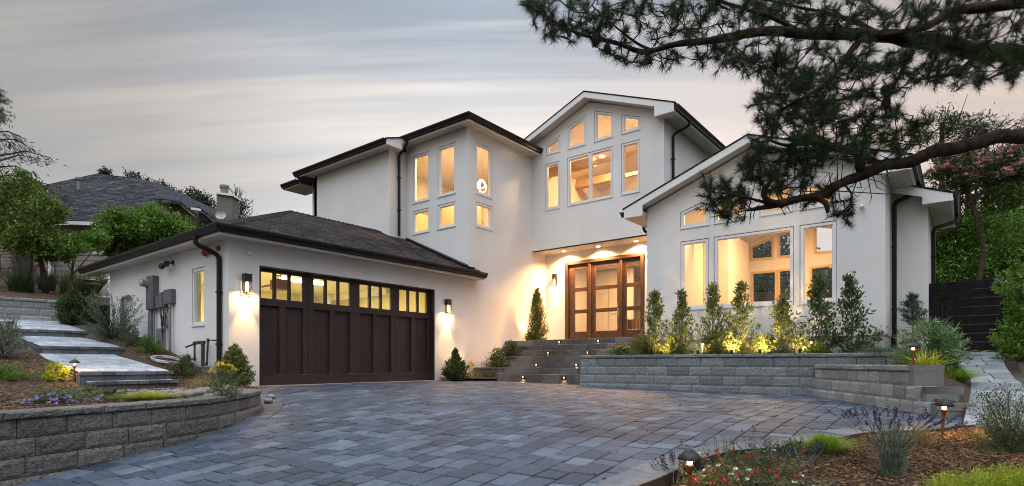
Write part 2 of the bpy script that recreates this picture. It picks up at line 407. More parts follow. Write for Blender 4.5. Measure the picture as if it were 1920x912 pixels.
def ring(mb, pl, w, outer, inner, d0, d1):
    n = len(outer)
    for i in range(n):
        j = (i + 1) % n; a, b, c, d = outer[i], outer[j], inner[j], inner[i]
        mb.quad(P3(pl, w, *a, d0), P3(pl, w, *b, d0), P3(pl, w, *c, d0), P3(pl, w, *d, d0))
        mb.quad(P3(pl, w, *d, d0), P3(pl, w, *c, d0), P3(pl, w, *c, d1), P3(pl, w, *d, d1))
        mb.quad(P3(pl, w, *a, d0), P3(pl, w, *a, d1), P3(pl, w, *b, d1), P3(pl, w, *b, d0))
        mb.quad(P3(pl, w, *a, d1), P3(pl, w, *d, d1), P3(pl, w, *c, d1), P3(pl, w, *b, d1))
def window(parent, pl, w, poly, fw=0.055, mull=None):
    hole = poly; poly = inset(poly, 0.013); mb = MB(); i1 = inset(poly, fw); i2 = inset(i1, 0.018)
    mb.m = 1; ring(mb, pl, w, hole, poly, 0.035, 0.09); mb.m = 0  # dark ring standing in for the shadow line between wall and frame
    ring(mb, pl, w, poly, i1, 0.012, 0.10); ring(mb, pl, w, i1, i2, 0.03, 0.085)
    zs = [p[1] for p in poly]; ys = [p[0] for p in poly]
    if mull is not None:
        a0, a1 = mull; x0, x1, z0, z1 = a0, a1, min(zs) + fw, max(zs) - fw
        vs = [P3(pl, w, a, z, d) for d in (0.014, 0.095) for a, z in ((x0, z0), (x1, z0), (x1, z1), (x0, z1))]
        mb.add(vs, [(0, 1, 2, 3), (4, 7, 6, 5), (0, 4, 5, 1), (1, 5, 6, 2), (2, 6, 7, 3), (3, 7, 4, 0)])
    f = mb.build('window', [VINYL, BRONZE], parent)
    gb = MB(); gb.poly([P3(pl, w, a, z, 0.055) for a, z in i1]); gb.build('pane', GLASS, f)
    # thin projecting sill
    sb = MB(); lo = min(zs); y0, y1 = min(ys), max(ys)
    vs = [P3(pl, w, a, z, d) for d in (-0.025, 0.011) for a, z in ((y0 - .02, lo - .03), (y1 + .02, lo - .03), (y1 + .02, lo), (y0 - .02, lo))]
    sb.add(vs, [(0, 1, 2, 3), (4, 7, 6, 5), (0, 4, 5, 1), (1, 5, 6, 2), (2, 6, 7, 3), (3, 7, 4, 0)]); sb.build('sill', VINYL, f)
    return f
def rect(a0, a1, z0, z1): return [(a0, z0), (a1, z0), (a1, z1), (a0, z1)]
# ------------------------------------------------------------------ ground, drive, beds
MULCH = mat('bark_mulch_base', (0.055, 0.032, 0.020), 0.95, var=0.6, scale=22, bump=1.0, bscale=45, detail=8)
SOIL = mat('dark_soil', (0.035, 0.023, 0.016), 0.95, var=0.5, scale=12, bump=0.8, bscale=40)
JOINT = mat('joint_sand', (0.012, 0.012, 0.013), 0.95, var=0.3, scale=20)
GRASSY = mat('rough_ground', (0.06, 0.07, 0.03), 0.95, var=0.4, scale=0.4)

def paver_mat(name, stops, rough=0.5):
    m, nt, b = new_mat(name); N = nt.nodes; L = nt.links
    g = N.new('ShaderNodeNewGeometry'); cr = N.new('ShaderNodeValToRGB'); e = cr.color_ramp.elements
    while len(e) < len(stops): e.new(0.5)
    for q, (p, c) in zip(e, stops): q.position = p; q.color = (*c, 1)
    L.new(g.outputs['Random Per Island'], cr.inputs[0])
    tc = N.new('ShaderNodeTexCoord'); n1 = N.new('ShaderNodeTexNoise'); n1.inputs['Scale'].default_value = 1.1; n1.inputs['Detail'].default_value = 4
    n2 = N.new('ShaderNodeTexNoise'); n2.inputs['Scale'].default_value = 14; n2.inputs['Detail'].default_value = 8; n2.inputs['Roughness'].default_value = 0.65
    L.new(tc.outputs['Object'], n1.inputs['Vector']); L.new(tc.outputs['Object'], n2.inputs['Vector'])
    mr = N.new('ShaderNodeMapRange'); L.new(n1.outputs[0], mr.inputs[0]); mr.inputs[1].default_value = 0.3; mr.inputs[2].default_value = 0.7; mr.inputs[3].default_value = 0.72; mr.inputs[4].default_value = 1.25
    mr2 = N.new('ShaderNodeMapRange'); L.new(n2.outputs[0], mr2.inputs[0]); mr2.inputs[1].default_value = 0.25; mr2.inputs[2].default_value = 0.75; mr2.inputs[3].default_value = 0.62; mr2.inputs[4].default_value = 1.38
    mm = N.new('ShaderNodeMath'); mm.operation = 'MULTIPLY'; L.new(mr.outputs[0], mm.inputs[0]); L.new(mr2.outputs[0], mm.inputs[1])
    v = N.new('ShaderNodeVectorMath'); v.operation = 'SCALE'; L.new(cr.outputs[0], v.inputs[0]); L.new(mm.outputs[0], v.inputs[3])
    L.new(v.outputs[0], b.inputs['Base Color']); b.inputs['Specular IOR Level'].default_value = 0.22
    mr3 = N.new('ShaderNodeMapRange'); L.new(n2.outputs[0], mr3.inputs[0]); mr3.inputs[3].default_value = rough - 0.12; mr3.inputs[4].default_value = rough + 0.2; L.new(mr3.outputs[0], b.inputs['Roughness'])
    n3 = N.new('ShaderNodeTexNoise'); n3.inputs['Scale'].default_value = 60; n3.inputs['Detail'].default_value = 5; L.new(tc.outputs['Object'], n3.inputs['Vector'])
    bp = N.new('ShaderNodeBump'); bp.inputs['Strength'].default_value = 0.35; bp.inputs['Distance'].default_value = 0.006
    L.new(n3.outputs[0], bp.inputs['Height']); L.new(bp.outputs[0], b.inputs['Normal']); return m
PAVER = paver_mat('blue_grey_pavers', [(0.0, (0.034, 0.048, 0.071)), (0.35, (0.049, 0.068, 0.098)), (0.75, (0.067, 0.091, 0.127)), (1.0, (0.108, 0.138, 0.180))], 0.52)
SLAB = paver_mat('pale_slabs', [(0.0, (0.17, 0.19, 0.21)), (0.5, (0.23, 0.25, 0.27)), (1.0, (0.31, 0.33, 0.35))], 0.6)
PAVEWARM = paver_mat('landing_pavers', [(0.0, (0.13, 0.115, 0.11)), (0.5, (0.20, 0.18, 0.17)), (1.0, (0.27, 0.24, 0.23))], 0.55)

# curves read from the picture
LWALL = [(-3.2, 4.2), (-2.0, 4.9), (-0.8, 5.45), (0.2, 5.85), (1.03, 6.10), (1.38, 6.22), (1.74, 6.33), (2.13, 6.45), (2.61, 6.61), (2.96, 6.80), (3.42, 7.18), (3.80, 7.58), (4.10, 7.95), (4.30, 8.22), (4.46, 8.50)]
BED = [(p.x, p.y) for p in [hit(q[0], q[1], zdrive) for q in ((1185, 940), (1249, 895), (1324, 861), (1380, 848), (1450, 843), (1519, 838), (1594, 819), (1650, 812), (1736, 809), (1834, 798))]]
BED = [(2.2, -0.3), (2.75, 0.55)] + BED[0:]
def smooth_path(p, k=4):
    out = []
    for i in range(len(p) - 1):
        a, b, c, d = p[max(0, i - 1)], p[i], p[i + 1], p[min(len(p) - 1, i + 2)]
        for j in range(k):
            t = j / k; out.append(tuple(0.5 * ((2 * b[q]) + (c[q] - a[q]) * t + (2 * a[q] - 5 * b[q] + 4 * c[q] - d[q]) * t * t + (3 * b[q] - a[q] - 3 * c[q] + d[q]) * t ** 3) for q in (0, 1)))
    return out + [p[-1]]
BED = smooth_path(BED)
W2 = [(11.80, 2.17), (10.9, 1.63), (10.0, 1.10), (9.1, 0.60), (8.57, 0.31)]
def seg_dist(p, path):
    b = 1e9
    for (ax, ay), (bx, by) in zip(path, path[1:]):
        dx, dy = bx - ax, by - ay; t = max(0, min(1, ((p[0] - ax) * dx + (p[1] - ay) * dy) / (dx * dx + dy * dy)))
        b = min(b, math.hypot(p[0] - ax - t * dx, p[1] - ay - t * dy))
    return b
def in_poly(p, poly):
    c = False; n = len(poly)
    for i in range(n):
        (ax, ay), (bx, by) = poly[i], poly[i - 1]
        if (ay > p[1]) != (by > p[1]) and p[0] < (bx - ax) * (p[1] - ay) / (by - ay) + ax: c = not c
    return c
LREG = LWALL + [(4.62, 8.9), (4.9, 9.6), (5.2, 10.4), (5.35, 11.1), (5.22, 30), (-12, 30), (-12, 4)]
BREG = BED + [(8.6, -0.2), (8.6, -6), (2.0, -6)]

# the ground sheet, out to the horizon, always below the surfaces laid on it
mb = MB(); xs = [-600, -250, -100, -50, -25] + [-14 + 2 * i for i in range(18)] + [30, 50, 100, 250, 700]; n = len(xs)
def zsheet(x, y):
    z = zdrive(x, y) - 0.35 if y < 12 else -0.3
    if y > 19 and x < 26: z = min(hupper(x, y) - 0.25, z + (y - 19) * 0.6 + 1.0)
    if x > 17: z = max(z, -0.2 + 0.05 * (x - 17)) if x < 100 else 3.0
    return z
ys = xs
mb.v = [(x, y, zsheet(x, y)) for y in ys for x in xs]; mb.f = [(j * n + i, j * n + i + 1, (j + 1) * n + i + 1, (j + 1) * n + i) for j in range(n - 1) for i in range(n - 1)]; mb.mi = [0] * len(mb.f)
tag(mb.build('ground', GRASSY), kind='structure')

# driveway: joint sheet and individual pavers as one mesh
mb = MB(); gx = [-5 + 0.12 * i for i in range(146)]; gy = [-4 + 0.12 * i for i in range(127)] + [11.24, 11.33]
mb.v = [(x, y, zdrive(x, y) - 0.012) for y in gy for x in gx]; n = len(gx)
for j in range(len(gy) - 1):
    for i in range(n - 1):
        c = (gx[i] + 0.06, (gy[j] + gy[j + 1]) / 2)
        if c[1] < 2.2 and c[0] > 1.8 and any(in_poly((gx[a], gy[b]), BREG) for a in (i, i + 1) for b in (j, j + 1)): continue
        if c[0] > 8.6 and c[1] < 0.3: continue
        mb.f.append((j * n + i, j * n + i + 1, (j + 1) * n + i + 1, (j + 1) * n + i))
mb.mi = [0] * len(mb.f)
ph = R(3.0); cp, sp = math.cos(ph), math.sin(ph)
def paver(mb, pts, z_of, gap=0.0052, bev=0.005, dz=0.0):
    c = Vector((sum(p[0] for p in pts) / len(pts), sum(p[1] for p in pts) / len(pts)))
    q1, q2, top = [], [], []
    tx, ty = random.gauss(0, 0.0022), random.gauss(0, 0.0022); h = random.gauss(0, 0.0012) + dz
    for p in pts:
        v = Vector(p) - c; l = v.length; a = c + v * (1 - gap * 1.4 / l); b = c + v * (1 - (gap + bev) * 1.4 / l)
        za = z_of(a.x, a.y); e = (p[0] - c.x) * tx * 5 + (p[1] - c.y) * ty * 5
        q1.append((a.x, a.y, za - 0.02)); q2.append((a.x, a.y, za - bev + h + e)); top.append((b.x, b.y, z_of(b.x, b.y) + h + e))
    k = len(pts); fs = [tuple(range(2 * k, 3 * k))]
    for i in range(k):
        j = (i + 1) % k; fs.append((i, j, k + j, k + i)); fs.append((k + i, k + j, 2 * k + j, 2 * k + i))
    mb.add(q1 + q2 + top, fs)
mb.m = 1
v = -9.0
def keep(x, y):
    if y > 11.12 or x < -6 or x > 12.3 or y < -5: return False
    if in_poly((x, y), LREG) or (x < 5.3 and seg_dist((x, y), LWALL) < 0.22): return False
    if in_poly((x, y), BREG) or seg_dist((x, y), BED) < 0.19: return False
    if x > 12.0 and y < 7: return False
    if x > 8.7 and y < 0.2: return False
    return True
while v < 13:
    hgt = random.choice([0.145, 0.21, 0.21, 0.21]); u = -8 + random.random() * 0.3
    while u < 15:
        ln = random.choice([0.145, 0.21, 0.21, 0.29, 0.29]) if hgt > 0.15 else random.choice([0.145, 0.21, 0.21, 0.29])
        cs = [(u, v), (u + ln, v), (u + ln, v + hgt), (u, v + hgt)]
        P = [(a * cp - b * sp, a * sp + b * cp) for a, b in cs]
        cx, cyy = (P[0][0] + P[2][0]) / 2, (P[0][1] + P[2][1]) / 2
        if keep(cx, cyy): paver(mb, P, zdrive)
        u += ln
    v += hgt
def border(mb, path, side, w, ln, z_of, off=0.0):
    """a course of slabs along a curve, on its left (+1) or right (-1) side"""
    pts = [Vector(p) for p in path]; acc = [0]
    for a, b in zip(pts, pts[1:]): acc.append(acc[-1] + (b - a).length)
    def pos(s):
        s = max(0, min(acc[-1] - 1e-4, s)); i = max(k for k in range(len(acc) - 1) if acc[k] <= s)
        t = (s - acc[i]) / (acc[i + 1] - acc[i]); d = (pts[i + 1] - pts[i]).normalized()
        d0 = (pts[i] - pts[i - 1]).normalized() if i else d; d2 = (pts[min(i + 2, len(pts) - 1)] - pts[i + 1]); d2 = d2.normalized() if d2.length > 1e-6 else d
        dd = (d0 + d).normalized() * (1 - t) + (d + d2).normalized() * t; dd.normalize()
        return pts[i].lerp(pts[i + 1], t), Vector((-dd.y, dd.x)) * side
    s = 0
    while s < acc[-1] - 0.05:
        e = min(acc[-1], s + ln * random.uniform(0.9, 1.15)); (a, na), (b, nb) = pos(s), pos(e)
        q = [tuple(a + na * off), tuple(b + nb * off), tuple(b + nb * (off + w)), tuple(a + na * (off + w))]
        if side < 0: q.reverse()
        paver(mb, q, z_of); s = e
border(mb, LWALL + [(4.62, 8.9), (4.9, 9.6), (5.2, 10.4), (5.5, 11.05)], -1, 0.30, 0.24, lambda x, y: zdrive(x, y) + .005, 0.03)
mb.m = 2
border(mb, BED, 1, 0.30, 0.34, lambda x, y: zdrive(x, y) + .005, 0.012)
tag(mb.build('driveway', [JOINT, PAVER, paver_mat('border_slabs', [(0.0, (0.085, 0.10, 0.12)), (0.5, (0.115, 0.132, 0.155)), (1.0, (0.16, 0.178, 0.20))], 0.55)]), kind='structure')

# steel edging between the drive and the lower bed
def zpath(x): return -0.175 + 0.86 * (min(max(x, 7.4), 15.2) - 7.6) / 7.4 if x > 7.4 else -0.2
def zbed(x, y):
    z = zdrive(x, y) - 0.05 + 0.045 * min(1, max(0, (x - 4.4) / 0.7)) - 0.018
    if x > 7.4: z = max(z, zpath(x) - 0.03)
    return z + 0.02 * noise.noise(Vector((x * 1.7, y * 1.7, 8)))
mb = MB()
mb.sweep([(x, y, zdrive(x, y)) for x, y in BED], [(-0.008, -0.25), (-0.008, 0.012), (0.006, 0.012), (0.006, -0.25)])
tag(mb.build('edging_strip', mat('steel_edging', (0.035, 0.035, 0.038), 0.5, 0.5, var=0.3)), 'dark steel edging strip between the pavers and the flower bed', 'edging')

def surface(name, region, fn, m, step=0.22, kind='structure', box=None):
    """a fine sheet over a plan region"""
    xs = [p[0] for p in region]; ys = [p[1] for p in region]; x0, x1, y0, y1 = box or (min(xs), max(xs), min(ys), max(ys))
    bm = bmesh.new(); tp, tf = tri_fill(region, []); vs = [bm.verts.new((a, b, 0)) for a, b in tp]
    for f in tf: bm.faces.new([vs[i] for i in f])
    for ax, lo, hi in ((0, x0, x1), (1, y0, y1)):
        k = lo + step
        while k < hi:
            co = (k, 0, 0) if ax == 0 else (0, k, 0); no = (1, 0, 0) if ax == 0 else (0, 1, 0)
            bmesh.ops.bisect_plane(bm, geom=bm.verts[:] + bm.edges[:] + bm.faces[:], plane_co=co, plane_no=no); k += step
    for q in bm.verts: q.co.z = fn(q.co.x, q.co.y)
    bmesh.ops.recalc_face_normals(bm, faces=bm.faces[:])
    me = bpy.data.meshes.new(name); bm.to_mesh(me); bm.free(); me.materials.append(m)
    if me.polygons and me.polygons[0].normal.z < 0: me.flip_normals()
    me.polygons.foreach_set('use_smooth', [True] * len(me.polygons))
    o = bpy.data.objects.new(name, me); COL.objects.link(o); tag(o, kind=kind); return o
LIN = [(x - 0.05, y + 0.16) for x, y in LWALL]
surface('mulch_bed', LIN + [(4.75, 9.2), (5.1, 10.3), (5.25, 11.1), (5.18, 11.2), (5.18, 18.55), (-12, 18.55), (-12, 5)], lambda x, y: hleft(x, y) - (0.16 if 2.8 < x < 4.35 and y > 10.55 else 0.0), MULCH, 0.2)
surface('upper_bed', [(-16, 18.62), (5.25, 18.62), (5.25, 19.2), (12, 19.2), (12, 24), (24, 24), (30, 60), (-40, 60), (-40, 24)], hupper, MULCH, 1.2)
surface('flower_bed', [(x + 0.01, y - 0.012) for x, y in BED] + [(8.7, -0.15), (11, -0.72), (15.2, -0.75), (19, -0.9), (19, -4), (12, -5), (8, -6), (2.0, -6), (2.0, -0.4)], zbed, MULCH, 0.3)
surface('planter_soil', [(11.95, 7.0), (12.1, 4.5), (12.15, 2.2), (12.1, 0.9), (13.4, 0.9), (13.4, 6.3), (12.9, 6.3), (12.9, 7.0)], lambda x, y: 0.585 + 0.02 * noise.noise(Vector((x * 2, y * 2, 0))), MULCH, 0.25)
def lps(x, y):                        # soil of the low planter, falling towards the side path
    top = 0.385 - max(0, 9.6 - x) * 0.40 + max(0, x - 12) * 0.06; lo = zpath(x) - 0.015
    t = min(1, max(0, (y + 0.08) / 0.42)); return lo + (max(top, lo) - lo) * t * t * (3 - 2 * t)
surface('lower_planter_soil', [(11.85, 2.0), (10.9, 1.45), (10.0, 0.92), (9.1, 0.42), (8.62, 0.24), (8.6, -0.04), (9.5, -0.08), (11.0, -0.10), (12.6, 0.03), (14.62, 0.22), (14.62, 1.2), (12.0, 1.2)], lps, MULCH, 0.25)

# side path up to the gate
mb = MB(); rows = [7.45 + 0.36 * i for i in range(22)]
def pleft(x): return lerp_tab([(7.4, 0.02), (8.6, -0.02), (9.5, -0.06), (11, -0.08), (12.6, 0.05), (15.2, 0.28)], x)
def pright(x): return lerp_tab([(7.4, -1.6), (8.6, -1.5), (9.4, -1.1), (10.2, -0.72), (11, -0.60), (12.6, -0.56), (15.2, -0.56)], x)
zp = lambda x, y: zpath(x)
for a, b in zip(rows, rows[1:]):
    w = pleft(a) - pright(a); k = max(2, round(w / 0.42)); cuts = sorted([0, 1] + [min(0.9, max(0.1, (i + random.uniform(-0.25, 0.25)) / k)) for i in range(1, k)])
    for c0, c1 in zip(cuts, cuts[1:]):
        q = [(a, pleft(a) + (pright(a) - pleft(a)) * c0), (a, pleft(a) + (pright(a) - pleft(a)) * c1), (b, pleft(b) + (pright(b) - pleft(b)) * c1), (b, pleft(b) + (pright(b) - pleft(b)) * c0)]
        paver(mb, q, zp, 0.006, 0.006, 0.004)
mb.m = 1
mb.v += []; st = [(x, pleft(x) + 0.005, zpath(x) - 0.012) for x in rows]; sr = [(x, pright(x) - 0.005, zpath(x) - 0.012) for x in rows]
for i in range(len(rows) - 1): mb.quad(st[i], sr[i], sr[i + 1], st[i + 1])
tag(mb.build('side_path', [SLAB, JOINT]), kind='structure')

# ------------------------------------------------------------------ block walls
def block_mat(name, a, b2):
    return mat(name, a, 0.92, spec=0.25, var=0.0, alt=b2, scale=38, island=0.22, bump=1.0, bscale=60, detail=10)
BLOCK_L = block_mat('split_block_brown_grey', (0.085, 0.082, 0.078), (0.205, 0.198, 0.188))
BLOCK_R = block_mat('split_block_blue_grey', (0.12, 0.135, 0.14), (0.27, 0.295, 0.30))
BLOCK_P = block_mat('split_block_pale_grey', (0.20, 0.205, 0.20), (0.40, 0.41, 0.40))
class Path2:
    def __init__(s, pts):
        s.p = [Vector(p) for p in pts]; s.acc = [0]
        for a, b in zip(s.p, s.p[1:]): s.acc.append(s.acc[-1] + (b - a).length)
        s.len = s.acc[-1]
    def at(s, d):
        d = max(0, min(s.len - 1e-5, d)); i = max(k for k in range(len(s.acc) - 1) if s.acc[k] <= d)
        return s.p[i].lerp(s.p[i + 1], (d - s.acc[i]) / (s.acc[i + 1] - s.acc[i]))
def block(mb, a, b, z0, z1, depth, side, rough=0.009, nx=9, ny=5, gap=0.0035, out=0.0, chamf=0.009):
    """one split-face block from a to b, front on the side of the walker's right hand (side=1)"""
    t = (b - a).normalized(); nrm = Vector((t.y, -t.x)) * side
    a = a + t * gap + nrm * out; b = b - t * gap + nrm * out; z0 += 0.002; z1 -= 0.002; sd = random.random() * 100; g = {}
    vs = []
    for j in range(ny + 1):
        for i in range(nx + 1):
            u, w = i / nx, j / ny; p = a.lerp(b, u); z = z0 + (z1 - z0) * w
            e = min(u, 1 - u) * (b - a).length; ez = min(w, 1 - w) * (z1 - z0)
            k = min(1, min(e, ez) / chamf) if min(e, ez) < chamf else 1
            q = noise.noise(Vector((p.x * 14 + sd, p.y * 14, z * 20))) * 0.7 + noise.noise(Vector((p.x * 37, p.y * 37 + sd, z * 45))) * 0.5
            o = rough * (q + 0.5) * k - chamf * 0.8 * (1 - k)
            vs.append((p.x + nrm.x * o, p.y + nrm.y * o, z))
    w = nx + 1; fs = [(j * w + i, j * w + i + 1, (j + 1) * w + i + 1, (j + 1) * w + i) for j in range(ny) for i in range(nx)]
    o = len(vs); ia, ib = a - nrm * depth, b - nrm * depth
    vs += [(ia.x, ia.y, z0), (ib.x, ib.y, z0), (ib.x, ib.y, z1), (ia.x, ia.y, z1)]
    top = [ny * w + i for i in range(w)]; bot = list(range(w)); lf = [j * w for j in range(ny + 1)]; rt = [j * w + nx for j in range(ny + 1)]
    fs += [tuple(top + [o + 2, o + 3]), tuple(reversed(bot)) + (o, o + 1), tuple(reversed(lf)) [0:0] + tuple(lf[::-1]) + (o, o + 3), tuple(rt) + (o + 2, o + 1), (o, o + 3, o + 2, o + 1)]
    if side < 0: fs = [tuple(reversed(f)) for f in fs]
    mb.add(vs, fs)
def block_wall(name, label, path, ztop, cap, course, ncourse, length, m, side=1, ends=None, depth=0.26, batter=0.028, cap_out=0.02):
    p = Path2(path); base = p.at(0); t = thing(name, label, 'retaining wall', (base.x, base.y, ztop - cap - course * ncourse))
    def run(mb, z0, z1, off, s0, s1, out, dp, first):
        s = s0 - (length * first); 
        while s < s1 - 0.02:
            e = s + length * random.choice([1.0, 1.0, 1.0, 0.97, 1.03])
            if s1 - e < length * 0.25: e = s1
            q0, q1 = max(s0, s), min(s1, e)
            if q1 - q0 > 0.03:
                mx = max(1, round((q1 - q0) / 0.5)); block(mb, p.at(q0), p.at(q1), z0, z1, dp, side, out=out)
            s = e
    mb = MB(); z = ztop - cap
    for c in range(ncourse):
        e0, e1 = (ends(c) if ends else (0, p.len)); run(mb, z - course, z, 0, e0, e1, batter * c, depth, 0.5 * (c % 2) + random.uniform(0, 0.2)); z -= course
    mb.build('block_course', m, t)
    mb = MB(); e0, e1 = (ends(-1) if ends else (0, p.len)); run(mb, ztop - cap, ztop, 0, e0, e1, cap_out, depth + 0.05, 0.3); mb.build('cap_stone', m, t)
    return t
block_wall('retaining_wall', 'curved brown grey block wall below the sloping mulch bed by the garage', LWALL, 0.068, 0.066, 0.160, 4, 0.40, BLOCK_L)
W1 = [(11.50, 7.06), (11.66, 5.6), (11.78, 4.2), (11.86, 2.6), (11.86, 1.6), (11.80, 0.75)]
block_wall('retaining_wall', 'long blue grey block wall in front of the row of laurels', W1, 0.655, 0.075, 0.19, 4, 0.47, BLOCK_R, side=1)
def e2(c):
    L2 = Path2(W2).len
    return (0, L2 - 0.52 + 0.16 * 0) if c in (-1, 0) else ((0, L2 - 0.24) if c == 1 else (0, L2))
w2 = block_wall('retaining_wall', 'pale grey block wall stepping down beside the side path', W2, 0.445, 0.085, 0.185, 3, 0.34, BLOCK_P, side=1, ends=e2)
# smooth sawn end blocks of the stepped wall
mb = MB(); p2 = Path2(W2)
for k, (z0, z1, s, ln) in enumerate(((0.362, 0.447, p2.len - 0.52, 0.36), (0.177, 0.36, p2.len - 0.50, 0.34), (-0.008, 0.175, p2.len - 0.22, 0.36), (0.085, 0.176, p2.len - 0.25, 0.42), (-0.19, -0.01, p2.len - 0.0, 0.34), (-0.098, -0.009, p2.len - 0.02, 0.42))):
    a = p2.at(s); t = (p2.p[-1] - p2.p[-2]).normalized(); nn = Vector((-t.y, t.x)) * -1
    if k in (3, 5): a = a + t * 0.03
    q = [a - nn * 0.005, a - nn * (0.005 + ln), a - nn * (0.005 + ln) + t * 0.10, a - nn * 0.005 + t * 0.10]
    vs = [(v.x, v.y, z) for z in (z0, z1) for v in q]
    mb.add(vs, [(3, 2, 1, 0), (4, 5, 6, 7), (0, 1, 5, 4), (1, 2, 6, 5), (2, 3, 7, 6), (3, 0, 4, 7)])
mb.build('end_block', mat('sawn_block', (0.19, 0.195, 0.19), 0.9, var=0.12, scale=40, bump=0.4, bscale=120), w2)
W3 = [(-1.6, 18.52), (0.5, 18.52), (3.0, 18.5), (5.12, 18.5)]
block_wall('retaining_wall', 'pale grey block wall behind the top of the garden walkway', [(0.95, 18.5), (2.4, 18.5), (3.6, 18.5), (4.72, 18.5)], 2.105, 0.08, 0.18, 3, 0.66, BLOCK_P, side=1)
block_wall('retaining_wall', 'short low block wall stub left of the garden walkway top', [(-3.0, 18.42), (-1.0, 18.42), (0.85, 18.42)], 1.92, 0.08, 0.18, 2, 0.66, BLOCK_P, side=1)

# garden walkway beside the garage: landings on the slope with block risers
RISER = paver_mat('riser_blocks', [(0.0, (0.075, 0.08, 0.085)), (1.0, (0.17, 0.18, 0.19))], 0.7)
TREAD = paver_mat('tread_pavers', [(0.0, (0.26, 0.29, 0.33)), (0.5, (0.34, 0.375, 0.42)), (1.0, (0.44, 0.47, 0.51))], 0.5)
st = thing('garden_walkway', 'stepped paver walkway climbing the mulch slope beside the garage', 'walkway', (3.5, 10.6, 0.04))
flights = [(10.6, 0.04, 0.18, 2.92, 4.07, 11.0, 0.18), (11.0, 0.18, 0.325, 2.86, 4.12, 14.0, 0.655), (14.0, 0.655, 0.80, 3.0, 4.31, 16.3, 1.075), (16.3, 1.075, 1.22, 2.98, 4.28, 18.5, 1.56)]
for (y0, z0, z1, xa, xb, y1, z1b) in flights:
    mb = MB(); fl = lambda x, y: z1 + (z1b - z1) * (y - y0) / (y1 - y0)
    xl = xa - 0.04; wid = xb - xa + 0.08
    y = y0 + 0.12
    xl2 = xa if y1 < 18 else xa - 1.0
    while y < y1 - 0.02:
        e = min(y1, y + random.choice([0.16, 0.24])); x = xa - 0.03 - (0.0 if y1 < 18 else min(2.6, (y - y0) * 1.6))
        while x < xb + 0.02 + (0.0 if y1 < 18 else 0):
            q = min(xb + 0.03, x + random.choice([0.16, 0.24, 0.32]))
            if q - x > 0.03: paver(mb, [(x, y), (q, y), (q, e), (x, e)], fl)
            x = q
        y = e
    mb.m = 1                                            # coping and riser blocks
    x = xa - 0.05
    while x < xb + 0.03:
        q = min(xb + 0.05, x + 0.155); mb.box(x + .002, y0 - 0.03, z1 - 0.055, q - .002, y0 + 0.118, z1 + 0.002, 0.005); x = q
    x = xa - 0.03
    while x < xb:
        q = min(xb + 0.03, x + 0.305); mb.box(x + .002, y0, z0 - 0.2, q - .002, y0 + 0.2, z1 - 0.056, 0.004); x = q
    mb.m = 2
    mb.add([(xa - 0.04, y0 + .03, z0 - .3), (xb + 0.04, y0 + .03, z0 - .3), (xb + 0.04, y1, z1b - .4), (xa - 0.04, y1, z1b - .4), (xa - 0.04, y0 + .03, z1 - 0.06), (xb + 0.04, y0 + .03, z1 - 0.06), (xb + 0.04, y1, z1b - 0.015), (xa - 0.04, y1, z1b - 0.015)],
           [(0, 3, 2, 1), (4, 5, 6, 7), (0, 1, 5, 4), (1, 2, 6, 5), (2, 3, 7, 6), (3, 0, 4, 7)])
    mb.build('landing', [TREAD, RISER, RISER], st)
# the paved landing at the foot of the walkway
mb = MB(); y = 8.6
lreg = [(x - 0.1, y + 0.34) for x, y in LWALL] + [(4.6, 9.3), (4.7, 10.2), (4.3, 10.62), (2.2, 10.62), (2.2, 7.2)]
y = 6.9
while y < 10.6:
    e = y + 0.24; x = 2.4 + random.random() * 0.2
    while x < 4.9:
        q = x + random.choice([0.24, 0.32, 0.16]); c = ((x + q) / 2, (y + e) / 2)
        if in_poly(c, lreg) and c[0] > 2.6 + max(0, (9.4 - c[1]) * 0.2): paver(mb, [(x, y), (q, y), (q, e), (x, e)], lambda a, b: 0.052)
        x = q
    y = e
tag(mb.build('landing_pavement', PAVEWARM), kind='structure')

# ------------------------------------------------------------------ entrance steps
STONE = paver_mat('basalt_step_stone', [(0.0, (0.082, 0.076, 0.075)), (0.5, (0.110, 0.102, 0.100)), (1.0, (0.145, 0.135, 0.13))], 0.6)
es = thing('entrance_steps', 'wide flight of dark grey stone steps up to the front door', 'steps', (11.94, 8.5, 0.0))
for i in range(7):
    mb = MB(); x0 = 11.94 + 0.28 * i; z1 = 0.02 + 0.161 * (i + 1); z0 = z1 - 0.161
    ya, yb = (7.04 if i < 4 else 6.3), (10.0 if i < 6 else 10.02)
    x1 = x0 + 0.34 if i < 6 else 15.90; y = yb
    while y > ya + 0.01:
        e = y - random.choice([0.45, 0.55, 0.6, 0.7]); e = ya if e < ya + 0.25 else e
        mb.box(x0, e + .0015, z0 - (0.1 if i == 0 else 0.0), x1 if i < 6 else x0 + 0.4, y - .0015, z1 - 0.004 * 0, 0.008); y = e
    if i == 6: mb.m = 1; mb.box(x0 + 0.402, 6.3, z0, 15.90, 11.14, z1 - 0.003); mb.m = 1; mb.box(x0 + 0.05, 10.03, z0, 15.90, 11.14, z1 - 0.004)  # unseen landing floor, made paler than the steps to bounce light onto the ceiling
    mb.build('step', [STONE, PAVEWARM], es)
    core = MB(); core.box(x0 + 0.05, ya + .02, -0.3 + i * 0.161, x0 + 0.30 if i < 6 else 15.9, yb - .02, z0 - 0.002); core.build('step_core', STONE, es)
LENS = emit('step_light_lens', (1.0, 0.62, 0.28), 3.0)
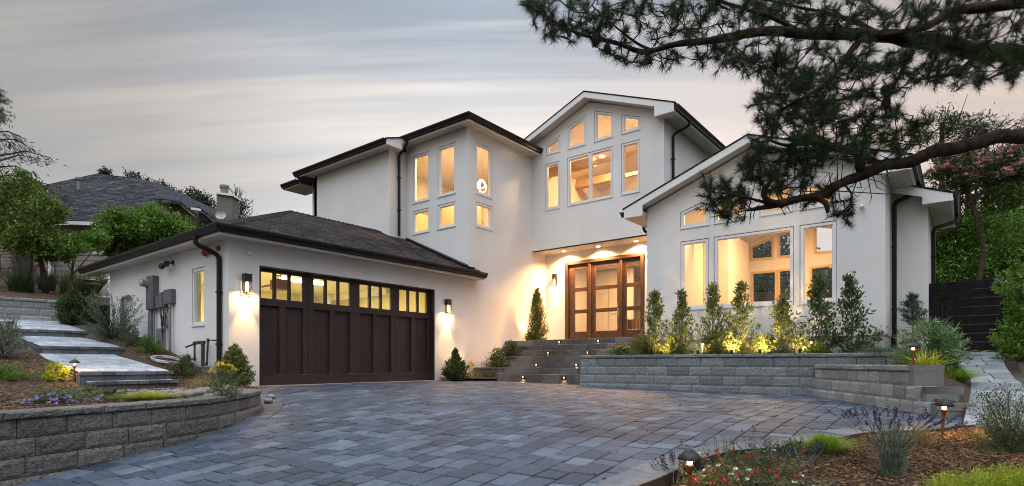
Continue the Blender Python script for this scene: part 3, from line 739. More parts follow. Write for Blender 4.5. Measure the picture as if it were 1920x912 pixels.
for px, py, i in ((981, 708, 0), (1058, 709.5, 0), (1006, 685, 2), (1081, 685, 2), (1028, 663, 4), (1102, 662, 4), (1049, 643, 6), (1122, 641, 6)):
    x0 = 11.94 + 0.28 * i; p = on_x(px, py, x0); zc = 0.02 + 0.161 * (i + 0.5); mb = MB()
    mb.box(x0 - 0.018, p.y - 0.055, zc - 0.042, x0 - 0.001, p.y + 0.055, zc + 0.042, 0.006); f = mb.build('step_light', BLACKM, es)
    mb = MB(); mb.box(x0 - 0.021, p.y - 0.010, zc - 0.028, x0 - 0.0185, p.y + 0.010, zc + 0.012); mb.box(x0 - 0.021, p.y - 0.024, zc + 0.0125, x0 - 0.0185, p.y + 0.024, zc + 0.022); mb.build('lens', LENS, f)
    lamp('SPOT', 'step_lamp', (x0 - 0.03, p.y, zc - 0.03), 4.5, WARM2, es, (x0 - 0.08, p.y, zc - 0.3), 0.02, 130, 0.6)
# stepped stone cheeks with planting pockets between the steps and the garage wall
ck = thing('planter_terrace', 'three small stone planter terraces stepping up between the steps and the wall', 'planter', (12.3, 10.6, 0.0))
for x0, x1, z1 in ((12.25, 12.98, 0.34), (12.98, 13.66, 0.66), (13.66, 15.9, 0.98)):
    mb = MB(); mb.box(x0, 10.03, -0.1, x1 - .003, 11.147, z1 - 0.06, 0.008); mb.box(x0 - 0.02, 10.025, z1 - 0.059, x0 + 0.18, 11.147, z1, 0.006); mb.build('terrace', STONE, ck)
surface('side_soil', [(11.2, 10.45), (11.95, 10.03), (12.25, 10.03), (12.25, 11.14), (10.85, 11.14)], lambda x, y: 0.04 + 0.05 * (y - 10.03), MULCH, 0.2)
# ------------------------------------------------------------------ the house
XG, YF, XT, XE, XD, XW, XV = 5.22, 11.15, 12.0, 15.09, 15.94, 13.3, 14.6
house = thing('house', 'large white stucco two storey house with lit windows and a dark garage door', 'house', (10.0, 11.15, 0.0))
H = house
def wall(pl, w, outer, holes=(), T=0.16, sign=1, m=STUCCO, name='wall'):
    mb = MB(); wall_mesh(mb, pl, w, outer, holes, T, sign); return mb.build(name, m, H)
TW = [rect(12.745, 13.49, 5.445, 6.937), rect(11.64, 12.385, 5.445, 6.937), rect(12.745, 13.49, 4.48, 5.205), rect(11.64, 12.385, 4.48, 5.205)]
FW = [rect(12.353, 13.085, 5.43, 6.93), rect(12.353, 13.085, 4.47, 5.195)]
EW = [([(10.045, 7.19), (10.57, 7.19), (10.57, 7.505), (10.045, 7.71)], None), ([(9.09, 7.185), (9.745, 7.185), (9.745, 7.87), (9.09, 8.10)], None),
      ([(8.147, 7.19), (8.80, 7.19), (8.80, 8.14), (8.147, 7.90)], None), ([(7.28, 7.193), (7.875, 7.193), (7.875, 7.765), (7.28, 7.555)], None),
      (rect(10.045, 10.62, 5.405, 6.90), None), (rect(8.165, 9.76, 5.405, 6.915), (8.89, 8.99)), (rect(7.29, 7.89, 5.405, 6.907), None)]
WW = [([(4.665, 3.712), (5.37, 3.712), (5.37, 4.11), (4.665, 4.32)], None), ([(3.874, 3.715), (4.555, 3.715), (4.555, 4.34), (3.874, 4.52)], None),
      ([(2.865, 3.73), (3.549, 3.73), (3.549, 4.535), (2.865, 4.36)], None), ([(2.058, 3.735), (2.725, 3.735), (2.725, 4.335), (2.058, 4.10)], None),
      (rect(4.68, 5.36, 1.75, 3.402), None), (rect(2.849, 4.56, 1.742, 3.407), None), (rect(2.047, 2.738, 1.728, 3.405), None)]
GW = rect(12.19, 12.79, 1.25, 2.456)
wall('y', YF, [(XG, -.35), (16.1, -.35), (16.1, 4.139), (XE, 4.139), (XE, 7.25), (XT, 7.25), (XT, 2.95), (XG, 2.95)], [rect(5.83, 10.70, 0.0, 2.445)] + FW)
wall('x', XG, [(11.312, -.35), (17.85, -.35), (17.85, 2.95), (11.312, 2.95)], [GW])
wall('x', XT, [(11.312, 2.6), (13.789, 2.6), (13.789, 7.25), (11.312, 7.25)], TW)
wall('y', 13.79, [(11.32, 3.0), (12.16, 3.0), (12.16, 7.1), (11.32, 7.1)])
wall('x', 11.32, [(13.952, 2.6), (17.85, 2.6), (17.85, 7.0), (13.952, 7.0)])
wall('y', 17.85, [(11.32, 2.6), (12.4, 2.6), (12.4, 7.0), (11.32, 7.0)], sign=-1)
wall('x', 11.66, [(17.86, 2.6), (18.5, 2.6), (18.5, 6.75), (17.86, 6.75)])
wall('x', XE, [(6.56, 4.14), (11.147, 4.14), (11.147, 7.25), (11.36, 7.25), (11.36, 7.52), (8.96, 8.45), (6.56, 7.52)], [q for q, _ in EW])
wall('y', 6.56, [(XE + .162, 3.2), (20, 3.2), (20, 7.5), (XE + .162, 7.5)])
wall('x', XD, [(6.1, 0.8), (11.147, 0.8), (11.147, 4.139), (6.1, 4.139)], [rect(7.55, 10.39, 1.13, 3.822)])
wall('x', XW, [(1.205, 1.025), (6.23, 1.025), (6.23, 4.33), (3.71, 5.275), (1.205, 4.33)], [q for q, _ in WW])
wall('y', 1.205, [(XW + .162, 1.025), (20, 1.025), (20, 4.33), (XW + .162, 4.33)])
wall('y', 6.23, [(XW + .162, 0.3), (XD - .002, 0.3), (XD - .002, 4.33), (XW + .162, 4.33)], sign=-1)
wall('x', XV, [(0.58, 0.3), (1.203, 0.3), (1.203, 4.2), (0.58, 3.95)])
wall('y', 0.58, [(XV + .162, 0.3), (17.2, 0.3), (17.2, 3.95), (XV + .162, 3.95)])
CONC = mat('foundation_concrete', (0.42, 0.42, 0.41), 0.9, var=0.15, scale=6, bump=0.5, bscale=30)
mb = MB(); mb.box(XW + .02, 1.225, 0.2, XW + .3, 6.2, 0.66); mb.box(XW + .022, 1.225, 0.662, XW + .3, 6.2, 1.022); mb.box(XW + .3, 1.225, 0.2, 17, 1.4, 1.02); mb.build('foundation', CONC, H)
mb = MB(); mb.box(XG + .004, 11.35, -0.2, XG + .02, 17.8, 0.1); mb.build('foundation', CONC, H)

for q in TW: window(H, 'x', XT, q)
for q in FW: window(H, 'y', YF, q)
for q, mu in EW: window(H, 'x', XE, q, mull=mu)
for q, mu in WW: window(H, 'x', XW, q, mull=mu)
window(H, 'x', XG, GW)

# porch ceiling and its recessed lights
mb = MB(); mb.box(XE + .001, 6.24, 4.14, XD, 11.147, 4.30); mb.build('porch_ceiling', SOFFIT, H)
CAN = emit('recessed_light_disc', (1.0, 0.72, 0.42), 30.0)
for px, py in ((1057, 471), (1121.5, 462), (1193, 452)):
    t = (4.14 - CAMZ) * FPX / (HYP - py); rx, ry = ray(px); x, y = t * rx, t * ry
    mb = MB(); mb.lathe([(0.075, 4.128), (0.085, 4.134), (0.085, 4.1395), (0.05, 4.1395)], (x, y, 0), 20); f = mb.build('recessed_light', TRIM, H)
    mb = MB(); mb.lathe([(0.0, 4.1285), (0.058, 4.1285), (0.058, 4.1275), (0, 4.1275)], (x, y, 0), 20); mb.build('disc', CAN, f)
    lamp('SPOT', 'porch_lamp', (x, y, 4.11), 640, (1.0, 0.50, 0.18), H, (x + 0.03, y, 0), 0.05, 150, 0.7)

# ---- roofs, soffits, gutters
def roof(name, polys, m=SHINGLE, thick=0.03):
    mb = MB()
    for P in polys:
        a, b, c = Vector(P[0]), Vector(P[1]), Vector(P[2]); 
        if (b - a).cross(c - a).z < 0: P = list(reversed(P))
        mb.poly(P); mb.poly([(p[0], p[1], p[2] - thick) for p in reversed(P)])
        for i in range(len(P)):
            p, q = P[i], P[(i + 1) % len(P)]; mb.quad((p[0], p[1], p[2] - thick), (q[0], q[1], q[2] - thick), q, p)
    return mb.build(name, m, H, uv=roof_uv)
GUT = [(0.0, 0.0), (0.075, 0.0), (0.085, 0.045), (0.115, 0.085), (0.115, 0.10), (0.125, 0.10), (0.125, 0.135), (0.115, 0.135), (0.112, 0.12), (0.0, 0.12)]
def eave(path, z, name='gutter'):
    mb = MB(); mb.sweep(path, GUT, z + 0.035); mb.build('gutter', BRONZE, H)
    mb = MB(); mb.sweep(path, [(-0.03, -0.012), (0.012, -0.012), (0.012, 0.03), (0.002, 0.034), (0.002, 0.15), (-0.03, 0.15)], z); mb.build('fascia', TRIM, H)
def soffit(pts, z):
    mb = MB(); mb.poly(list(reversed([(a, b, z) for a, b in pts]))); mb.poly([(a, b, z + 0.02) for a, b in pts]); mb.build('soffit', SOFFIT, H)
# garage
sl = lambda y: 3.03 + 0.44 * (y - 10.75)
roof('roof', [[(4.82, 10.75, sl(10.75)), (12.40, 10.75, sl(10.75)), (12.40, 11.145, sl(11.145)), (12.01, 11.145, sl(11.145)), (12.01, 13.8, sl(13.8)), (11.33, 13.8, sl(13.8)), (11.33, 14.27, sl(14.27)), (8.34, 14.27, sl(14.27))],
              [(4.82, 10.75, sl(10.75)), (8.34, 14.27, sl(14.27)), (4.82, 18.9, sl(10.75))],
              [(4.82, 18.9, sl(10.75)), (8.34, 14.27, sl(14.27)), (11.33, 14.27, sl(14.27)), (11.33, 18.9, sl(10.75))]])
def ridge_caps(a, b, n, half, drop):
    mb = MB(); a, b = Vector(a), Vector(b); d = (b - a); L = d.length; d.normalize(); s = Vector((d.y, -d.x, 0)).normalized(); st = L / n
    for i in range(n):
        p = a + d * (st * i); q = p + d * (st * 1.35); up = Vector((0, 0, 0.034)); lo = Vector((0, 0, 0.008))
        vs = [p + up, p + s * half - Vector((0, 0, drop)) + up, q + s * half - Vector((0, 0, drop)) + lo, q + lo, p - s * half - Vector((0, 0, drop)) + up, q - s * half - Vector((0, 0, drop)) + lo]
        vs += [v - Vector((0, 0, 0.022)) for v in vs]
        mb.add(vs, [(0, 1, 2, 3), (0, 3, 5, 4), (1, 0, 6, 7), (0, 4, 10, 6), (2, 1, 7, 8), (4, 5, 11, 10), (3, 2, 8, 9), (5, 3, 9, 11)])
    mb.build('ridge_cap', mat('ridge_shingle', (0.045, 0.042, 0.042), 0.9, var=0.3, island=0.35, scale=20), H)
ridge_caps((4.86, 10.79, sl(10.79)), (8.34, 14.27, sl(14.27)), 34, 0.13, 0.035)
ridge_caps((8.34, 14.27, sl(14.27)), (11.32, 14.27, sl(14.27)), 18, 0.13, 0.05)
eave([(4.88, 18.9), (4.88, 10.81), (12.36, 10.81)], 2.877)
soffit([(4.86, 10.79), (12.36, 10.79), (12.36, 11.148), (5.218, 11.148), (5.218, 18.9), (4.86, 18.9)], 2.878)
mb = MB(); mb.box(12.33, 10.8, 2.868, 12.362, 11.146, 3.12); mb.build('fascia', TRIM, H)
mb = MB(); mb.box(11.9, 11.06, 3.19, 12.22, 11.149, 3.235, 0.01); mb.tube([(11.93, 11.1, 3.24), (11.93, 13.7, 4.37)], 0.045, 5); mb.build('flashing', BRONZE, H)
# stair tower
zt = 7.36
roof('roof', [[(11.62, 10.77, zt), (15.5, 10.77, zt), (13.55, 12.6, zt + .72)], [(15.5, 10.77, zt), (15.5, 14.5, zt), (13.55, 12.6, zt + .72)], [(15.5, 14.5, zt), (11.62, 14.5, zt), (13.55, 12.6, zt + .72)], [(11.62, 14.5, zt), (11.62, 10.77, zt), (13.55, 12.6, zt + .72)]])
eave([(11.66, 14.0), (11.66, 10.81), (15.32, 10.81)], 7.252)
soffit([(11.64, 10.79), (15.34, 10.79), (15.34, 11.148), (11.998, 11.148), (11.998, 13.788), (11.64, 13.788)], 7.252)
mb = MB(); mb.box(15.30, 10.8, 7.245, 15.33, 11.15, 7.42); mb.build('fascia', TRIM, H)
# rear left block
roof('roof', [[(10.90, 13.40, 7.17), (13.2, 13.40, 7.90), (13.2, 18.5, 7.90), (10.90, 18.5, 7.17)]])
eave([(10.96, 18.45), (10.96, 13.46)], 6.99)
soffit([(10.94, 13.44), (11.55, 13.44), (11.55, 13.788), (11.318, 13.788), (11.318, 18.45), (10.94, 18.45)], 6.991)
mb = MB(); wall_mesh(mb, 'y', 13.43, [(10.93, 6.985), (11.53, 6.985), (11.53, 7.20), (11.66, 7.26), (11.66, 7.385), (10.93, 7.155)], T=0.035); mb.build('fascia', TRIM, H)
roof('roof', [[(11.05, 18.0, 6.95), (12.6, 18.0, 7.3), (12.6, 19.6, 7.3), (11.05, 19.6, 6.95)]])
eave([(11.1, 19.5), (11.1, 18.45)], 6.80); soffit([(11.08, 18.3), (12.0, 18.3), (12.0, 19.5), (11.08, 19.5)], 6.801)
def gable(x0, x1, ap, zap, slope, yl, yr, wall_x, wl, wr, boxed, ret_r, ret_l, zs, back):
    """front facing gable: shingle slabs, raked soffit, rake boards with boxed returns"""
    zl, zr = zap - slope * (yl - ap), zap - slope * (ap - yr)
    roof('roof', [[(x0, ap, zap), (x0, yr, zr), (x1, yr, zr), (x1, ap, zap)], [(x0, ap, zap), (x1, ap, zap), (x1, yl, zl), (x0, yl, zl)]], thick=0.035)
    mb = MB()
    for ye, ze in ((yl, zl), (yr, zr)):
        P = [(x0 + .03, ap, zap - .19), (x0 + .03, ye, ze - .19), (wall_x + .16, ye, ze - .19), (wall_x + .16, ap, zap - .19)]
        if (Vector(P[1]) - Vector(P[0])).cross(Vector(P[2]) - Vector(P[0])).z > 0: P.reverse()
        mb.poly(P); mb.poly([(a, b, c + .02) for a, b, c in reversed(P)])
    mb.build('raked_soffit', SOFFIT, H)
    bd = 0.165; e = 0.035
    yrr, yll = yr + 0.035, yl - 0.035; zr2, zl2 = zap - e - slope * (ap - yrr), zap - e - slope * (yll - ap)
    B = [(ap, zap - e), (yll, zl2), (yll, zs)]
    if ret_l is not None: B += [(ret_l, zs), (ret_l, zap - e - bd - slope * (ret_l - ap))]
    else: B[-1] = (yll, zl2 - bd)
    B += [(ap, zap - e - bd)]
    if ret_r is not None: B += [(ret_r, zap - e - bd - slope * (ap - ret_r)), (ret_r, zs)]
    B += [(yrr, zs), (yrr, zr2)]
    mb = MB(); wall_mesh(mb, 'x', x0 + .012, B, T=0.035); mb.build('rake_board', TRIM, H)
    # boxed eaves
    if ret_r is not None:
        mb = MB()
        mb.box(x0 + .05, yrr + .003, zs + .002, wall_x - .002, ret_r - .003, zs + .12); mb.box(wall_x - .001, yrr + .003, zs + .002, back, wr - .002, zs + .02); mb.build('soffit', SOFFIT, H)
    if ret_l is not None:
        mb = MB()
        mb.box(x0 + .05, ret_l + .003, zs + .002, wall_x - .002, yll - .003, zs + .12); mb.box(wall_x - .001, wl + .002, zs + .002, back, yll - .003, zs + .02); mb.build('soffit', SOFFIT, H)
gable(14.75, 20, 8.96, 8.675, 0.40, 11.80, 6.10, XE, 11.36, 6.56, True, 6.70, None, 7.285, 20)
eave([(14.76, 6.135), (19.9, 6.135)], 7.29)
gable(12.97, 15.07, 3.71, 5.50, 0.375, 6.74, 0.74, XW, 6.23, 1.205, True, 1.27, 6.21, 4.115, 15.05)
gable(15.085, 20, 3.71, 5.498, 0.375, 6.55, 0.74, XW + 1.8, 6.2, 1.205, True, None, None, 4.115, 20)
eave([(12.98, 0.775), (19.5, 0.775)], 4.12); eave([(15.07, 6.705), (12.98, 6.705)], 4.12)
mb = MB(); mb.box(15.09, 0.80, 4.117, 19.5, 1.203, 4.14); mb.build('soffit', SOFFIT, H)
roof('roof', [[(14.27, 0.13, 3.86), (17.2, 0.13, 3.86), (17.2, 1.20, 4.285), (14.27, 1.20, 4.285)]])
mb = MB(); wall_mesh(mb, 'x', 14.285, [(0.165, 3.705), (0.165, 3.835), (1.2, 4.245), (1.2, 4.05), (0.66, 3.86), (0.66, 3.705)], T=0.035); mb.build('rake_board', TRIM, H)
mb = MB(); mb.box(14.325, 0.17, 3.71, 14.597, 0.655, 3.80); mb.box(14.598, 0.17, 3.712, 17.2, 0.578, 3.74); mb.build('soffit', SOFFIT, H)
mb = MB(); mb.poly([(14.3, 0.2, 3.84), (14.3, 1.2, 4.23), (14.76, 1.2, 4.23), (14.76, 0.2, 3.84)]); mb.build('raked_soffit', SOFFIT, H)
eave([(14.28, 0.17), (17.1, 0.17)], 3.71)
# downspouts
def spout(pts, r=0.038):
    P = [Vector(p) for p in pts]; Q = [P[0]]
    for i in range(1, len(P) - 1):
        a, b, c = P[i - 1], P[i], P[i + 1]; k = min(0.09, (a - b).length * .45, (c - b).length * .45)
        p, q = b + (a - b).normalized() * k, b + (c - b).normalized() * k
        for t in (0, .33, .67, 1): Q.append(p.lerp(b, t).lerp(b.lerp(q, t), t))
    Q.append(P[-1]); mb = MB(); mb.tube(Q, r, 8)
    for z in (0.32, 0.72):
        k = P[-1].lerp(P[-2], z); mb.box(k.x - .05, k.y - .05, k.z - .015, k.x + .05, k.y + .05, k.z + .015, 0.004)
    mb.build('downspout', BRONZE, H)
spout([(4.80, 11.62, 2.93), (4.80, 11.62, 2.78), (5.165, 11.44, 2.58), (5.165, 11.44, 0.02)], 0.045)
spout([(11.60, 13.30, 7.29), (11.62, 13.34, 7.14), (11.66, 13.73, 6.92), (11.66, 13.73, 4.42)], 0.042)
spout([(10.9, 18.2, 7.02), (10.92, 18.2, 6.9), (11.3, 17.95, 6.72)], 0.035)
spout([(15.75, 6.06, 7.33), (15.75, 6.10, 7.20), (15.6, 6.50, 7.0), (15.6, 6.50, 4.5)])
spout([(14.45, 0.70, 4.16), (14.45, 0.74, 4.02), (14.3, 1.14, 3.82), (14.3, 1.14, 0.55)], 0.048)
spout([(16.0, 0.10, 3.74), (15.95, 0.14, 3.60), (15.55, 0.52, 3.42), (15.55, 0.52, 1.2)], 0.042)
spout([(14.2, 6.76, 4.14), (14.2, 6.72, 4.0), (14.3, 6.28, 3.86), (14.3, 6.28, 3.6)], 0.038)
mb = MB(); mb.box(13.0, 0.772, 4.16, 13.05, 0.80, 4.28); mb.build('fascia', TRIM, H)

# ---- garage door
D = YF + 0.17
# stiles and rails in front of the recessed panels, real openings where the lights are
gd = MB()
def gbox(x0, x1, z0, z1, y0=D - .012, y1=D + 0.056): gd.box(x0, y0, z0, x1, y1, z1, 0.004)
joints = [5.815, 7.03, 8.255, 9.475, 10.70]; lites = []
for s in range(4):
    a, b = joints[s] + 0.004, joints[s + 1] - 0.004
    gbox(a, b, 0.006, 0.22); gbox(a, b, 1.66, 1.81); gbox(a, b, 2.355, 2.452)
    w = b - a; L0 = [(a + .128, a + .405), (a + .466, a + .738), (a + .796, a + 1.083)]
    gbox(a, a + .128, 1.812, 2.353); gbox(a + .405, a + .466, 1.812, 2.353); gbox(a + .738, a + .796, 1.812, 2.353); gbox(a + 1.083, b, 1.812, 2.353)
    gbox(a, a + .13, 0.222, 1.658); gbox(a + .535, a + .675, 0.222, 1.658); gbox(a + 1.085, b, 0.222, 1.658)
    gd.box(a + .12, D + .05, 0.20, a + .545, D + .06, 1.68); gd.box(a + .665, D + .05, 0.20, a + 1.095, D + .06, 1.68)
    lites += L0
gdo = gd.build('garage_door', GARAGEWOOD, H)
for x0, x1 in lites:
    g = MB(); g.quad((x0 - .005, D + .025, 1.805), (x1 + .005, D + .025, 1.805), (x1 + .005, D + .025, 2.36), (x0 - .005, D + .025, 2.36)); g.build('pane', GLASS, gdo)
jb = MB(); jb.box(5.832, YF + .004, 0, 5.85, D + .1, 2.443); jb.box(10.675, YF + .004, 0, 10.698, D + .1, 2.443); jb.box(5.852, YF + .004, 2.425, 10.674, D + .1, 2.443); jb.build('door_jamb', GARAGEWOOD, H)
sb = MB(); sb.box(5.852, YF - .02, -0.02, 10.67, YF + .4, 0.004); sb.build('door_threshold', mat('threshold_concrete', (0.33, 0.31, 0.28), 0.85, var=0.15), H)

# ---- front door with two sidelights
fd = MB(); x = XD - .03
fr = [(7.552, 1.13), (10.388, 1.13), (10.388, 3.82), (7.552, 3.82)]
for (a0, a1, z0, z1) in ((7.552, 7.67, 1.13, 3.82), (10.262, 10.388, 1.13, 3.82), (7.672, 10.26, 3.705, 3.82)): fd.box(x - .01, a0, z0, x + .16, a1, z1, 0.008)
for a0, a1 in ((9.412, 9.518), (8.294, 8.39)): fd.box(x + .01, a0, 1.13, x + .15, a1, 3.703, 0.02)
fdo = fd.build('front_door', DARKWOOD, H)
for kind, a0, a1, g0, g1 in (('sidelight', 9.52, 10.26, 9.592, 10.045), ('door_leaf', 8.392, 9.41, 8.484, 9.271), ('sidelight', 7.672, 8.292, 7.695, 8.171)):
    mb = MB(); xx = x + .06
    g0 = max(g0, a0 + .03)
    mb.box(xx, a0, 1.13, xx + .05, g0, 3.70, 0.006); mb.box(xx, g1, 1.13, xx + .05, a1, 3.70, 0.006)
    for z0, z1 in ((1.13, 1.496), (2.095, 2.219), (2.818, 2.94), (3.545, 3.70)): mb.box(xx + .002, g0 + .001, z0, xx + .048, g1 - .001, z1, 0.006)
    mb.build(kind, DARKWOOD, fdo)
    for z0, z1 in ((1.49, 2.10), (2.21, 2.825), (2.93, 3.55)):
        g = MB(); g.quad((xx + .025, g0 - .005, z0), (xx + .025, g1 + .005, z0), (xx + .025, g1 + .005, z1), (xx + .025, g0 - .005, z1)); g.build('pane', GLASS, fdo)
mb = MB(); mb.box(x + .035, 8.405, 1.88, x + .058, 8.45, 2.36, 0.006); mb.tube([(x + .03, 8.428, 1.93), (x - .02, 8.428, 1.96), (x - .02, 8.428, 2.18), (x + .03, 8.428, 2.21)], 0.012, 8); mb.lathe([(0.025, 0), (0.025, 0.02), (0.0, 0.02)], (x + .02, 8.428, 2.29), 12, 'X')
mb.build('handle', mat('brushed_nickel', (0.45, 0.43, 0.40), 0.25, 1.0, var=0.1), fdo)

# ---- rooms behind the glass
def cream(n, c): return mat(n, c, 0.8, var=0.03, scale=1)
RW = cream('warm_interior_paint', (0.76, 0.69, 0.60)); RC = cream('interior_ceiling', (0.80, 0.76, 0.68)); RF = mat('oak_floor', (0.22, 0.12, 0.06), 0.4, var=0.3, scale=3); RO = cream('ochre_beam_paint', (0.62, 0.40, 0.20))
GWL = cream('garage_interior_paint', (0.74, 0.66, 0.36))
def room(x0, y0, z0, x1, y1, z1, wm, cm, fm, skip=()):
    mb = MB(); V = {k: v for k, v in zip('abcdefgh', [(x0, y0, z0), (x1, y0, z0), (x1, y1, z0), (x0, y1, z0), (x0, y0, z1), (x1, y0, z1), (x1, y1, z1), (x0, y1, z1)])}
    mb.m = 2; mb.poly([V[k] for k in 'abcd']) if 'floor' not in skip else None
    mb.m = 1; mb.poly([V[k] for k in 'ehgf']) if 'ceil' not in skip else None
    mb.m = 0
    for k, q in (('y0', 'aefb'), ('y1', 'dcgh'), ('x0', 'adhe'), ('x1', 'bfgc')):
        if k not in skip: mb.poly([V[i] for i in q])
    return mb.build('interior', [wm, cm, fm], H)
TUBE = emit('fluorescent_tube', (1.0, 0.93, 0.70), 14.0); BULB = emit('warm_lamp_glass', (1.0, 0.74, 0.42), 22.0)
ig = room(5.40, 11.55, 0.0, 11.8, 17.7, 2.80, GWL, GWL, CONC, ('y0', 'x0'))
mb = MB(); 
for a0, a1, z0, z1 in ((11.55, 12.17, 0, 2.8), (12.81, 17.7, 0, 2.8), (12.17, 12.81, 0, 1.23), (12.17, 12.81, 2.48, 2.8)): mb.quad((5.40, a0, z0), (5.40, a1, z0), (5.40, a1, z1), (5.40, a0, z1))
mb.build('interior', GWL, H)
lamp('AREA', 'garage_lamp', (8.0, 14.6, 2.78), 380, (1.0, 0.82, 0.42), H, (8.0, 14.6, 0), sx=1.2, sy=0.2)
# stair tower room
room(12.18, 11.33, 3.6, 16.0, 15.5, 7.2, RW, RC, RF, ('x0', 'y0'))
mb = MB(); mb.box(13.9, 12.3, 3.6, 14.0, 15.4, 6.0); mb.box(12.2, 14.6, 3.6, 13.9, 14.7, 5.6); mb.build('interior_wall', RO, H)
lamp('AREA', 'stair_lamp', (13.3, 12.9, 7.15), 260, WARM2, H, (13.3, 12.9, 0), sx=.5, sy=.5)
# upper gable room, vaulted
def vault(x0, x1, ya, yb, ap, z0, zs, zap, wm, cm, fm):
    mb = MB(); mb.m = 0
    mb.poly([(x1, ya, z0), (x1, ya, zs), (x1, ap, zap), (x1, yb, zs), (x1, yb, z0)]); mb.quad((x0, ya, z0), (x0, ya, zs), (x1, ya, zs), (x1, ya, z0)); mb.quad((x0, yb, z0), (x1, yb, z0), (x1, yb, zs), (x0, yb, zs))
    mb.m = 1; mb.quad((x0, ya, zs), (x0, ap, zap), (x1, ap, zap), (x1, ya, zs)); mb.quad((x0, ap, zap), (x0, yb, zs), (x1, yb, zs), (x1, ap, zap))
    mb.m = 2; mb.quad((x0, ya, z0), (x1, ya, z0), (x1, yb, z0), (x0, yb, z0)); return mb.build('interior', [wm, cm, fm], H)
vault(XE + .17, 20.2, 6.73, 11.4, 8.96, 4.45, 7.35, 8.25, RW, RC, RF)
mb = MB()
for xb in (16.4, 18.2): 
    mb.box(xb, 9.6, 7.0, xb + .16, 11.39, 7.3); mb.box(xb - .05, 6.74, 7.02, xb + .05, 11.39, 7.14)
mb.box(19.0, 9.4, 4.45, 20.1, 11.3, 6.6); mb.build('interior_beam', RO, H)
lamp('AREA', 'loft_lamp', (17.2, 8.9, 7.9), 260, WARM2, H, (17.2, 8.9, 0), sx=.5, sy=.5)
for px, py in ((1129, 294), (1117, 306)):
    d = 18.7; rx, ry = ray(px); p = Vector((d * rx, d * ry, CAMZ + (HYP - py) / FPX * d)); mb = MB()
    mb.lathe([(0.0, -0.02), (0.07, -0.02), (0.09, 0.0), (0.09, 0.02), (0, 0.02)], p, 16); mb.build('ceiling_light', BULB if py < 300 else RC, H)
# entrance hall
room(XD + .17, 6.4, 1.146, 21.5, 11.3, 4.05, RW, RC, RF, ('x0',))
mb = MB(); mb.box(19.3, 9.6, 1.15, 19.4, 11.28, 4.0); mb.box(19.26, 9.75, 1.15, 19.299, 10.6, 3.3, 0.01); mb.build('interior_wall', RW, H)
for k in range(2):
    mb = MB(); mb.box(19.235, 9.83, 1.35 + k * .98, 19.258, 10.52, 2.2 + k * .98, 0.01); mb.build('interior_door_panel', RW, H)
lamp('AREA', 'hall_lamp', (17.8, 8.9, 4.0), 170, WARM2, H, (17.8, 8.9, 0), sx=.5, sy=.5)
# living room in the wing: vaulted, with windows in its far wall
FARX = 19.6
def fw(pts): return [(on_x(px, py, FARX).y, on_x(px, py, FARX).z) for px, py in pts]
FH = [fw([(1409, 487), (1449, 484), (1449, 447), (1409, 464)]), fw([(1461, 482), (1492, 480), (1492, 432), (1461, 442)]), fw([(1411, 568), (1455, 566), (1455, 509), (1411, 513)]), fw([(1461, 565), (1490, 564), (1490, 505), (1461, 508)]),
      fw([(1521, 562), (1566, 560), (1566, 497), (1521, 503)]), fw([(1529, 474), (1566, 472), (1566, 428), (1529, 424)])]
mb = MB(); x0, x1 = XW + .17, FARX + .1
mb.quad((x0, 1.38, 1.12), (x0, 1.38, 4.2), (x1, 1.38, 4.2), (x1, 1.38, 1.12)); mb.quad((x0, 6.15, 1.12), (x1, 6.15, 1.12), (x1, 6.15, 4.2), (x0, 6.15, 4.2))
mb.m = 1; mb.quad((x0, 1.38, 4.2), (x0, 3.71, 5.05), (x1, 3.71, 5.05), (x1, 1.38, 4.2)); mb.quad((x0, 3.71, 5.05), (x0, 6.15, 4.2), (x1, 6.15, 4.2), (x1, 3.71, 5.05))
mb.m = 2; mb.quad((x0, 1.38, 1.12), (x1, 1.38, 1.12), (x1, 6.15, 1.12), (x0, 6.15, 1.12)); mb.build('interior', [RW, RC, RF], H)
mb = MB(); wall_mesh(mb, 'x', FARX, [(1.38, 1.12), (6.15, 1.12), (6.15, 4.2), (3.71, 5.05), (1.38, 4.2)], FH, T=0.12); mb.build('interior_wall', RW, H)
for q in FH:
    mb = MB(); ring(mb, 'x', FARX - .03, inset(q, -0.04), inset(q, 0.03), 0, 0.05); mb.build('interior_window', RO, H)
mb = MB(); mb.box(17.0, 5.4, 1.12, 19.0, 6.14, 4.3); mb.box(16.0, 1.39, 4.0, 16.15, 6.14, 4.15); mb.build('interior_wall', RW, H)
lamp('AREA', 'living_lamp', (16.2, 3.7, 4.6), 330, WARM2, H, (16.2, 3.7, 0), sx=.6, sy=.5)
mb = MB(); mb.lathe([(0, 4.62), (0.12, 4.62), (0.16, 4.68), (0.16, 4.72), (0, 4.72)], (15.6, 4.1, 0), 16); mb.build('ceiling_light', BULB, H)
# things seen through the glass
def inside(name, label, cat, mb, m, loc):
    o = mb.build(name, m); return tag(o, label, cat)
p = on_y(527, 535, 13.2); mb = MB(); mb.box(p.x - .16, 13.1, p.z - .12, p.x + .16, 13.45, p.z + .14, .02); mb.box(p.x - .02, 13.45, p.z + .02, p.x + .02, 16.5, p.z + .06); mb.tube([(p.x - .25, 13.2, p.z + .3), (p.x - .1, 13.15, p.z + .2), (p.x + .05, 13.2, p.z + .33)], 0.012, 5); mb.box(p.x - .01, 13.2, p.z + .1, p.x + .01, 13.22, 2.79)
inside('garage_opener', 'rusty brown garage door opener hung under the lit garage ceiling', 'door opener', mb, mat('opener_case', (0.16, 0.05, 0.02), 0.5, var=0.3), None)
mb = MB()
mb.box(7.75, 13.6, 2.60, 9.0, 13.8, 2.68, 0.01)
inside('tube_light', 'white tube light on the garage ceiling behind the door lights', 'ceiling light', mb, TUBE, None)
